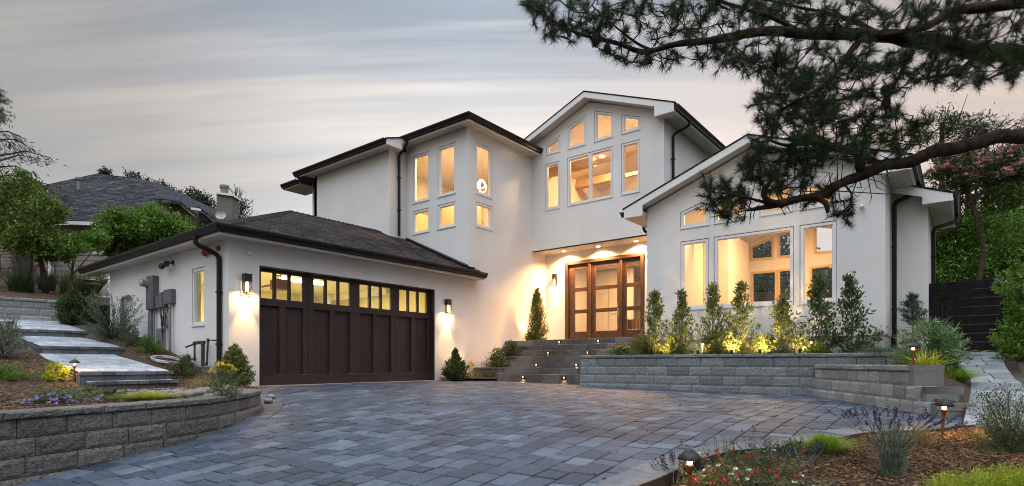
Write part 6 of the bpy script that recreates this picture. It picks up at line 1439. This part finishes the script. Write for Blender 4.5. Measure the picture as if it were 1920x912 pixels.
def tri_roof(polys, name='roof'):
    mb = MB()
    for P in polys:
        P = [Vector(p) for p in P]
        if (P[1] - P[0]).cross(P[2] - P[0]).z < 0: P.reverse()
        mb.poly(P)
        for i in range(len(P)): a, b = P[i], P[(i + 1) % len(P)]; mb.quad(a, a - Vector((0, 0, .12)), b - Vector((0, 0, .12)), b)
    return mb.build(name, SHINGLE2, nb, uv=roof_uv)
A, B, C, E_ = pix(-80, 404, 26), pix(408, 424, 26), pix(262, 335, 31.5), pix(60, 374, 33.8)
tri_roof([[A, B, C, E_], [B, pix(420, 400, 36), pix(300, 345, 36), C]])
tri_roof([[pix(-40, 400, 34.5), pix(60, 372, 34.0), pix(268, 340, 34.0), pix(266, 334.5, 36.5), pix(180, 326, 38), pix(70, 350, 38)]])
mb = MB(); slab(mb, [pix(128, 421, 25.9), pix(412, 431, 25.9), pix(412, 425, 25.9), pix(128, 414.5, 25.9)], .15); mb.build('fascia', TRIM, nb)
mb = MB(); slab(mb, [pix(-80, 411, 25.9), pix(127, 420, 25.9), pix(127, 414, 25.9), pix(-80, 404, 25.9)], .15); mb.build('fascia', TRIM, nb)
mb = MB(); mb.tube([pix(148, 357, 29.5), pix(148, 340, 29.5)], .10, 10); mb.lathe([(.16, 0), (.16, .12), (.0, .16)], pix(148, 338, 29.5), 12); mb.build('roof_vent', METALG, nb)
mb = MB(); slab(mb, [pix(203, 345.5, 31), pix(216, 343.5, 31), pix(216, 341.5, 31), pix(203, 343.5, 31)], .3); mb.build('skylight', METALG, nb)
# gables at its right end
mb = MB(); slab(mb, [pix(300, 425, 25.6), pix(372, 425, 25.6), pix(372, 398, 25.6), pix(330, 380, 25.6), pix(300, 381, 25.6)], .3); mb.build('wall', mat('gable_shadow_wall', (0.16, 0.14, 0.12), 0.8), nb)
for P in ([(292, 373), (336, 378), (336, 382.5), (292, 378)], [(336, 378), (366, 402), (366, 408), (336, 382.5)], [(358, 389), (377, 392), (377, 396), (358, 393)], [(377, 392), (402, 411), (402, 417), (377, 396.5)]):
    mb = MB(); slab(mb, [pix(a, b, 24.9) for a, b in reversed(P)], .10); mb.build('rake_board', TRIM, nb)
tri_roof([[pix(290, 372, 24.8), pix(337, 377, 24.8), pix(330, 366, 29), pix(292, 362, 29)], [pix(337, 377, 24.8), pix(368, 402, 24.8), pix(372, 390, 29), pix(330, 366, 29)], [pix(377, 391, 24.8), pix(404, 411, 24.8), pix(404, 402, 29), pix(372, 385, 29)]])
mb = MB(); c = pix(311, 392, 25.5); mb.lathe([(.0, -.05), (.34, -.05), (.34, 0), (.28, 0)], c, 20, 'Y'); mb.build('round_window', TRIM, nb)
mb = MB(); slab(mb, [pix(406, 425, 25.2), pix(435, 425, 25.2), pix(435, 366, 25.2), pix(406, 362, 25.2)], .6); ch = mb.build('chimney', mat('grey_stucco', (0.16, 0.145, 0.13), 0.9, var=.12), nb)
mb = MB(); slab(mb, [pix(404.5, 363.5, 25.1), pix(436.5, 368, 25.1), pix(436.5, 363.5, 25.1), pix(404.5, 360, 25.1)], .8); mb.build('cap', TRIM, ch)
mb = MB(); mb.lathe([(.16, 0), (.16, .2), (.2, .2), (.2, .32), (.0, .34)], pix(421, 362, 25.5), 14); mb.build('flue', METALG, ch)
mb = MB(); c = pix(415, 404, 24.9); vs = []
for r, h in ((0, 0), (.14, .015), (.24, .05)):
    for i in range(16): a = 6.283 * i / 16; vs.append(c + RGT * (r * math.cos(a)) + Vector((0, 0, 1)) * (r * math.sin(a) * .75) - FWD * h)
mb.add(vs, [(k * 16 + i, k * 16 + (i + 1) % 16, k * 16 + 16 + (i + 1) % 16, k * 16 + 16 + i) for k in range(2) for i in range(16)]); mb.tube([c, c + Vector((0, 0, -.2)) - FWD * .22], .012, 5); mb.tube([c, c + FWD * .1 + Vector((0, 0, -.5))], .02, 5); mb.build('satellite_dish', mat('dish_grey', (0.5, 0.5, 0.5), 0.5), nb)
# white lattice on the slope in front of it
t = thing('lattice_fence', 'short white diamond lattice fence half hidden behind the small trees', 'fence', pix(195, 476, 24))
for i in range(5):
    for sgn in (-1, 1):
        mb = MB(); x0 = 176 + i * 14; a, b = (pix(x0, 474, 24), pix(x0 + 13, 466, 24)) if sgn > 0 else (pix(x0, 466, 24.05), pix(x0 + 13, 474, 24.05)); mb.tube([a, b], .028, 4); mb.build('slat', TRIM, t)
mb = MB()
for y in (464.5, 475.5): mb.tube([pix(174, y, 24), pix(248, y, 24)], .035, 4)
mb.build('rail', TRIM, t)
# small white garden statue by the garage corner
p = up_at(201, 18.6); t = thing('garden_statue', 'small white seated animal statue at the rear corner of the garage', 'statue', p); mb = MB(); SW = mat('white_stone', (0.62, 0.60, 0.57), 0.7, var=.1)
mb.tube([p + RGT * -.12, p + RGT * -.1 + Vector((0, 0, .1)), p + Vector((0, 0, .28)), p + RGT * .08 + Vector((0, 0, .45)), p + RGT * .07 + Vector((0, 0, .56))], [.10, .15, .12, .065, .05], 10); mb.tube([p + RGT * .06 + Vector((0, 0, .54)), p + RGT * .03 + Vector((0, 0, .62)), p + RGT * -.09 + Vector((0, 0, .58))], [.05, .075, .03], 10)
for s in (-1, 1): mb.tube([p + RGT * .06 + FWD * .05 * s + Vector((0, 0, .3)), p + RGT * .1 + FWD * .06 * s + Vector((0, 0, .02))], [.04, .03], 8); mb.tube([p + RGT * .04 + FWD * .03 * s + Vector((0, 0, .64)), p + RGT * .06 + FWD * .07 * s + Vector((0, 0, .72))], [.02, .006], 6)
mb.build('body', SW, t, True); mb = MB(); mb.box(p.x - .25, p.y - .2, p.z - .06, p.x + .25, p.y + .2, p.z + .01, .02); mb.build('plinth', SW, t)
p = up_at(174, 17.6); t = thing('bird_bath', 'little dark metal bird feeder on a post beside the thin tree', 'bird feeder', p); mb = MB(); mb.tube([p, p + Vector((0, 0, .42))], .035, 8); mb.build('post', BLACKM, t); mb = MB(); mb.lathe([(.0, .40), (.20, .42), (.22, .47), (.20, .47), (.0, .44)], p, 16); mb.lathe([(.24, .56), (.02, .62), (0, .62)], p, 14); mb.build('tray', METALG, t)

# ------------------------------------------------------------------ right background
def rb(px, d): rx, ry = ray(px); return Vector((d * rx, d * ry, .9))
d = 17.5; b = rb(1815, d); tree('silk_tree', 'pink flowering silk tree behind the black gate', b, [(b, .09), (pix(1845, 470, d), .075), (pix(1828, 400, d), .06), (pix(1812, 345, d), .04)],
     [(pix(1785, 330, d), (.75, .8, .4)), (pix(1830, 315, d + .4), (1.0, .9, .5)), (pix(1880, 325, d), (1.0, .9, .55)), (pix(1800, 300, d), (.8, .7, .3)), (pix(1870, 375, d), (.9, .8, .45)), (pix(1920, 345, d), (1.0, .9, .6)), (pix(1780, 365, d + .5), (.55, .6, .3)), (pix(1905, 290, d), (.9, .8, .4))], 300, 50, (.13, .035), leaf_mat('silk_tree_leaf', (0.03, 0.055, 0.014), (0.10, 0.14, 0.035), .3), limb_r=.05, flowers=('blossom', PINKP, 520, .095, pix(1800, 345, d).z), tuft=.16, flat=.6)
for px, d, lab, lumps, m in ((1800, 18.6, 'bright green leafy tree right behind the gate, left one', [(1768, 512, .75), (1800, 520, .9), (1782, 450, .8), (1756, 434, .45), (1800, 430, 1.2), (1830, 470, 1.3), (1785, 500, 1.2), (1760, 430, .7)], BRIGHT2), (1880, 19.5, 'dense green tree behind the gate, right one', [(1860, 460, 1.3), (1900, 440, 1.4), (1880, 490, 1.4), (1930, 480, 1.4), (1850, 500, 1.0)], BRIGHT2), (1905, 23.0, 'bright fresh green tree top at the far right behind the silk tree', [(1880, 410, 1.2), (1915, 395, 1.3), (1850, 420, 1.0)], BRIGHT)):
    b = rb(px, d); tree('leafy_tree', lab, b, [(b, .15), (pix(px, 540, d), .12), (pix(px, 500, d), .08)], [(pix(a, c, d + random.uniform(-.6, .6)), (r, r, r * .7)) for a, c, r in lumps], 190, 44, (.14, .065), m, 'green trees behind the gate', limb_r=.05, tuft=.15)
for px, d, lab, lumps in ((1766, 40, 'umbrella shaped dark pine behind the silk tree, left one', [(1772, 218, 1.2, .45), (1758, 245, 1.6, .5), (1785, 240, 1.2, .4)]), (1815, 42, 'umbrella shaped dark pine behind the silk tree, middle one', [(1810, 230, 1.5, .45), (1795, 255, 1.7, .5), (1825, 245, 1.5, .4)]), (1850, 41, 'umbrella shaped dark pine behind the silk tree, right one', [(1848, 232, 1.5, .45), (1865, 248, 1.5, .4), (1838, 255, 1.3, .4)])):
    far_tree(lab, lumps, d, px, FARLEAF, 46, 26, (.28, .07), 'umbrella_pine', 'umbrella pines far behind the gate', rb(px, d), .16)
for px, d, h, lab in ((1890, 30, 215, 'bare thin tree rising above the thick pine limb at the right'), (1912, 33, 205, 'bare thin tree at the right edge above the pine limb'), (1742, 26, 330, 'thin bare tree between the wing eave and the silk tree')):
    b = rb(px, d); t = thing('bare_tree', lab, 'tree', b); mb = MB(); top = pix(px, h + 45, d); mb.tube([b, b.lerp(top, .6), top], [.12, .08, .03], 6)
    for k in range(26):
        s = b.lerp(top, random.uniform(.6, 1)); e = s + (RGT * random.gauss(0, .9) + Vector((0, 0, random.uniform(.3, 1.6)))) * (d / 32); mb.tube([s, s.lerp(e, .5) + RGT * random.gauss(0, .12), e], [.028, .018, .006], 3, cap=False)
        for q in range(3): s2 = s.lerp(e, random.uniform(.4, .9)); mb.tube([s2, s2 + RGT * random.gauss(0, .4) + Vector((0, 0, random.uniform(.1, .6)))], [.012, .004], 3, cap=False)
    mb.build('trunk', BARK2, t)
nh = thing('neighbour_cottage', 'grey shingled neighbouring cottage glimpsed between the wing and the green trees', 'house', rb(1765, 19)); mb = MB()
for k in range(16): slab(mb, [pix(1735, 545 - k * 7, 18.97), pix(1776, 545 - k * 7, 18.97), pix(1776, 538.6 - k * 7, 19), pix(1735, 538.6 - k * 7, 19)], .3)
mb.build('wall', mat('grey_wood_siding', (0.20, 0.21, 0.20), 0.85, var=.15), nh)
mb = MB(); slab(mb, [pix(1749, 482, 18.9), pix(1770, 482, 18.9), pix(1770, 461, 18.9), pix(1749, 461, 18.9)], .06); wf = mb.build('window', TRIM, nh)
for i in range(3): mb = MB(); slab(mb, [pix(1750.2 + 6.6 * i, 480.6, 18.88), pix(1755.8 + 6.6 * i, 480.6, 18.88), pix(1755.8 + 6.6 * i, 462.4, 18.88), pix(1750.2 + 6.6 * i, 462.4, 18.88)], .02); mb.build('pane', mat('dark_pane', (0.02, 0.025, 0.03), 0.1), wf)
# trees seen through the wing's far windows, and across the street behind the camera (they show in the glass)
for i, (x, y, h, r) in enumerate(((27, 1.5, 4.2, 2.0), (28.5, 4.5, 3.2, 1.8), (29, 7.5, 4.6, 2.2))):
    b = Vector((x, y, .9)); tree('garden_tree', ('dark tree seen through the far living room windows, right part', 'low dark tree seen through the far living room windows, middle', 'dark tree seen through the far living room windows, left part')[i], b, [(b, .16), (b + Vector((0, 0, h * .5)), .1), (b + Vector((0, 0, h * .7)), .06)], [(b + Vector((random.gauss(0, .6), random.gauss(0, .8), h * q)), (r * .7, r * .7, r * .55)) for q in (.5, .62, .75, .85, .95, 1.05)], 220, 60, (.2, .1), DARKLEAF, 'dark trees behind the house', limb_r=.05, tuft=.16)
mb = MB()
for k in range(14): mb.box(24, -3 + k, .2, 24.03, -2.02 + k, 3.3)
tag(mb.build('rear_fence', mat('brown_fence_wood', (0.075, 0.05, 0.035), 0.85, var=.3)), 'brown board fence seen through the far living room windows', 'fence')

# ------------------------------------------------------------------ the big pine whose limbs hang over the view
PD = 5.6
base = Vector((9.8, -2.9, zbed(9.8, -2.9))); pine = thing('pine_tree', 'dark pine with long twisted limbs reaching in over the house from the right', 'tree', base)
mb = MB(); trunk = [base - Vector((0, 0, .2)), base + Vector((-.15, .05, 1.5)), base + Vector((-.1, .15, 3.0)), base + Vector((.1, .1, 4.6)), base + Vector((.05, .25, 6.4))]
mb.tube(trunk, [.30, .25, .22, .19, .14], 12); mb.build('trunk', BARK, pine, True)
def P3L(pts): return [(pix(a, b, d), r) for a, b, d, r in pts]
def fine(pts, k=6, wob=.022):
    out = []; n = len(pts)
    for i in range(n - 1):
        p0, p1, p2, p3 = pts[max(0, i - 1)], pts[i], pts[i + 1], pts[min(n - 1, i + 2)]
        for j in range(k):
            t = j / k; q = [0.5 * ((2 * b) + (c - a) * t + (2 * a - 5 * b + 4 * c - d) * t * t + (3 * b - a - 3 * c + d) * t ** 3) for a, b, c, d in zip(p0[0], p1[0], p2[0], p3[0])]
            r = p1[1] + (p2[1] - p1[1]) * t; v = Vector(q); v += Vector((noise.noise(v * 3), noise.noise(v * 3 + Vector((9, 0, 0))), noise.noise(v * 3 + Vector((0, 9, 0))))) * wob; out.append((v, r * (1 + .22 * noise.noise(v * 11))))
    out.append(pts[-1]); return out
LIMBS = []
def limb(pts, n=9, start=None):
    P = P3L(pts)
    if start is not None: P = [start] + P
    f = fine(P); LIMBS.append(f); mb = MB(); mb.tube([p for p, _ in f], [r for _, r in f], n); mb.build('limb', BARK, pine, True)
limb([(2100, 262, 6.9, .11), (1960, 252, 6.3, .082), (1900, 256, 6.15, .075), (1850, 262, 6.0, .070), (1805, 276, 5.85, .067), (1745, 287, 5.7, .062), (1700, 303, 5.6, .056), (1660, 311, 5.5, .053), (1620, 328, 5.4, .048), (1570, 347, 5.25, .043), (1535, 367, 5.2, .038), (1490, 375, 5.12, .034), (1440, 390, 5.05, .024), (1402, 394, 5.0, .012)], 12, (trunk[2], .15))
limb([(1630, 322, 5.45, .05), (1614, 318, 5.4, .045), (1612, 295, 5.35, .042), (1598, 284, 5.3, .038), (1560, 277, 5.2, .03), (1520, 266, 5.15, .024), (1475, 270, 5.1, .015), (1440, 262, 5.05, .007)])
limb([(1660, 312, 5.5, .03), (1600, 288, 5.7, .022), (1545, 280, 5.8, .016), (1480, 288, 5.8, .008)], 7)
limb([(1470, 384, 5.1, .03), (1440, 378, 5.0, .026), (1432, 355, 4.95, .02), (1445, 335, 4.9, .014), (1440, 305, 4.85, .007)], 7)
limb([(1440, 384, 5.05, .018), (1410, 372, 4.9, .012), (1375, 366, 4.85, .008), (1345, 362, 4.8, .004)], 6)
limb([(1520, 368, 5.15, .025), (1545, 378, 5.05, .022), (1549, 397, 5.05, .014)], 7)
limb([(1585, 344, 5.3, .012), (1600, 365, 5.2, .008), (1590, 388, 5.15, .005)], 5)
limb([(2100, 150, 6.6, .12), (1920, 105, 6.1, .095), (1840, 97, 5.9, .08), (1750, 80, 5.7, .073), (1680, 70, 5.6, .064), (1600, 64, 5.5, .055), (1500, 62, 5.4, .048), (1440, 58, 5.3, .042), (1350, 70, 5.2, .034), (1280, 82, 5.1, .027), (1225, 95, 5.05, .022), (1190, 93, 5.0, .019), (1130, 74, 4.95, .015), (1080, 60, 4.9, .011), (1040, 40, 4.85, .008), (1000, 18, 4.8, .005), (982, 6, 4.78, .003)], 12, (trunk[3], .15))
limb([(2100, -20, 6.0, .08), (1920, 6, 5.7, .06), (1850, 12, 5.6, .052), (1790, 22, 5.55, .044), (1740, 48, 5.5, .035), (1690, 62, 5.45, .024), (1640, 68, 5.4, .014)], 10, (trunk[4], .12))
limb([(1620, 66, 5.5, .035), (1585, 110, 5.4, .026), (1560, 150, 5.35, .022), (1510, 182, 5.3, .015), (1470, 205, 5.25, .008)], 7)
limb([(1720, 75, 5.65, .03), (1700, 115, 5.6, .022), (1682, 150, 5.55, .018), (1664, 190, 5.5, .014), (1662, 222, 5.5, .007)], 7)
limb([(1500, 62, 5.4, .03), (1440, 30, 5.3, .02), (1370, 10, 5.25, .014), (1300, -5, 5.2, .006)], 6)
limb([(1660, 68, 5.6, .03), (1560, 25, 5.5, .02), (1460, 5, 5.4, .012), (1380, -10, 5.3, .006)], 6)
limb([(1840, 97, 5.9, .03), (1800, 130, 5.7, .022), (1760, 145, 5.6, .014), (1715, 150, 5.5, .007)], 6)
limb([(1900, 103, 6.1, .025), (1895, 130, 5.9, .015), (1860, 145, 5.8, .008)], 6)
limb([(1225, 95, 5.05, .014), (1180, 70, 5.0, .01), (1140, 35, 4.95, .007), (1110, 10, 4.9, .004)], 5)
ALLP = [p for f in LIMBS for p, r in f if r < .075]
AP = np.array(ALLP)
REG = [([(1240, -30), (1920, -30), (1920, 60), (1700, 118), (1620, 140), (1530, 120), (1450, 120), (1340, 100), (1260, 70), (1200, 30)], 365, .42), ([(1010, -10), (1200, -10), (1250, 60), (1240, 125), (1190, 135), (1140, 105), (1060, 95), (1000, 45)], 82, .25), ([(974, 0), (1030, 0), (1050, 70), (1005, 66)], 24, .1),
       ([(1230, 95), (1330, 100), (1350, 125), (1270, 125)], 12, .2), ([(1340, 95), (1460, 110), (1560, 130), (1500, 165), (1430, 140), (1350, 125)], 60, .35), ([(1560, 120), (1760, 110), (1790, 170), (1730, 150), (1640, 190), (1560, 190)], 80, .4), ([(1700, -20), (1940, -20), (1940, 95), (1760, 110), (1690, 60)], 56, .5), ([(1760, 90), (1925, 95), (1925, 160), (1860, 150), (1800, 180)], 60, .35),
       ([(1420, 165), (1470, 150), (1560, 150), (1580, 200), (1545, 245), (1560, 285), (1520, 345), (1430, 360), (1385, 335), (1390, 290), (1412, 250), (1410, 215)], 260, .38), ([(1540, 215), (1640, 195), (1740, 215), (1755, 255), (1690, 295), (1600, 300), (1560, 290)], 120, .4), ([(1310, 345), (1345, 335), (1400, 340), (1400, 400), (1380, 440), (1345, 400), (1325, 410)], 46, .22), ([(1560, 380), (1600, 372), (1602, 412), (1565, 412)], 11, .1), ([(1450, 350), (1560, 340), (1570, 380), (1460, 385)], 16, .2)]
tw = MB(); NP, ND = [], []
def tuft(e, d, n, L):
    dd = rng.normal(size=(n, 3)) * .75 + np.array(d)[None] * .9; P = np.array(e)[None] - np.array(d)[None] * rng.uniform(0, .075, (n, 1)); NP.append(P); ND.append(unit(dd) * (L * rng.uniform(.7, 1.15, (n, 1))))
SAMP = []
for poly, cnt, dj in REG:
    xs = [p[0] for p in poly]; ys = [p[1] for p in poly]; k = 0
    while k < cnt:
        a, b = random.uniform(min(xs), max(xs)), random.uniform(min(ys), max(ys))
        if not in_poly((a, b), poly): continue
        k += 1; SAMP.append(tuple(pix(a, b, 5.35 + (a - 1400) * .0008 + random.gauss(0, dj))))
SAMP = np.array(SAMP); NODE = np.zeros((len(AP) + 3 * len(SAMP), 3)); NODE[:len(AP)] = AP; nn = len(AP)
for k in np.argsort([((AP - q) ** 2).sum(1).min() for q in SAMP]):
    q = SAMP[k]; d2 = ((NODE[:nn] - q) ** 2).sum(1); j = int(np.argmin(np.where(d2 < .0009, 9, d2))); s = Vector(NODE[j]); e = Vector(q); v = e - s
    mid = s.lerp(e, .55) + Vector((random.gauss(0, .1), random.gauss(0, .1), random.gauss(-.08, .08))) * v.length; tw.tube([s, mid, e], [.006, .0045, .003], 4, cap=False); d = (e - mid).normalized()
    NODE[nn] = mid; NODE[nn + 1] = e; nn += 2
    d = (d + Vector((random.gauss(0, .3), random.gauss(0, .3), .35))).normalized(); tuft(e, d, 66, .10)
    for m in range(random.choice([1, 1, 2])): u = mid.lerp(e, random.uniform(.3, 1)); w = (d + Vector((random.gauss(0, .7), random.gauss(0, .7), random.gauss(0, .7)))).normalized(); f = u + w * random.uniform(.05, .12); tw.tube([u, f], [.0035, .0025], 3, cap=False); tuft(f, w, 54, .09)
# bare dead twigs along the lower limb
for k in range(60):
    s = random.choice(LIMBS[0][18:])[0]; e = s + Vector((random.gauss(-.1, .15), random.gauss(0, .15), random.gauss(-.02, .16))); f = e + Vector((random.gauss(-.05, .1), random.gauss(0, .1), random.gauss(0, .1))); tw.tube([s, e, f], [.006, .004, .002], 3, cap=False)
tw.build('twig', BARK, pine)
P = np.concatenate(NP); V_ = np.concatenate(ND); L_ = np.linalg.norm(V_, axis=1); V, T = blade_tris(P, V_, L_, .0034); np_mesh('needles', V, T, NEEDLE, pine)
CONE = mat('cone_brown', (0.035, 0.024, 0.018), 0.85, var=.4, scale=20)
for px, py, d, s in ((1053, 48, 4.88, .042), (1073, 52, 4.9, .024), (1068, 64, 4.88, .022), (1117, 76, 4.92, .05), (1139, 92, 4.95, .038), (1660, 172, 5.5, .052), (1662, 195, 5.52, .05)):
    c = pix(px, py, d); mb = MB(); ax = Vector((random.gauss(0, .2), random.gauss(0, .2), -1)).normalized(); u = ax.orthogonal().normalized(); w = ax.cross(u)
    mb.tube([c - ax * s * 1.2, c - ax * s * .6, c, c + ax * s * .7, c + ax * s * 1.2], [s * .3, s * .62, s * .68, s * .45, s * .1], 8)
    for i in range(64):
        z = -1.1 + 2.2 * i / 63; rr = s * .68 * math.sqrt(max(.05, 1 - (z / 1.25) ** 2)); a = i * 2.39996; o = u * math.cos(a) + w * math.sin(a); q = c + ax * (z * s) + o * rr; t_ = (w * math.cos(a) - u * math.sin(a)) * s * .17; mb.add([q - t_ - ax * s * .08, q + t_ - ax * s * .08, q + o * s * .26 + ax * s * .12, q - o * s * .05 + ax * s * .16], [(0, 1, 2), (1, 3, 2), (3, 0, 2)])
    mb.build('pine_cone', CONE, pine)
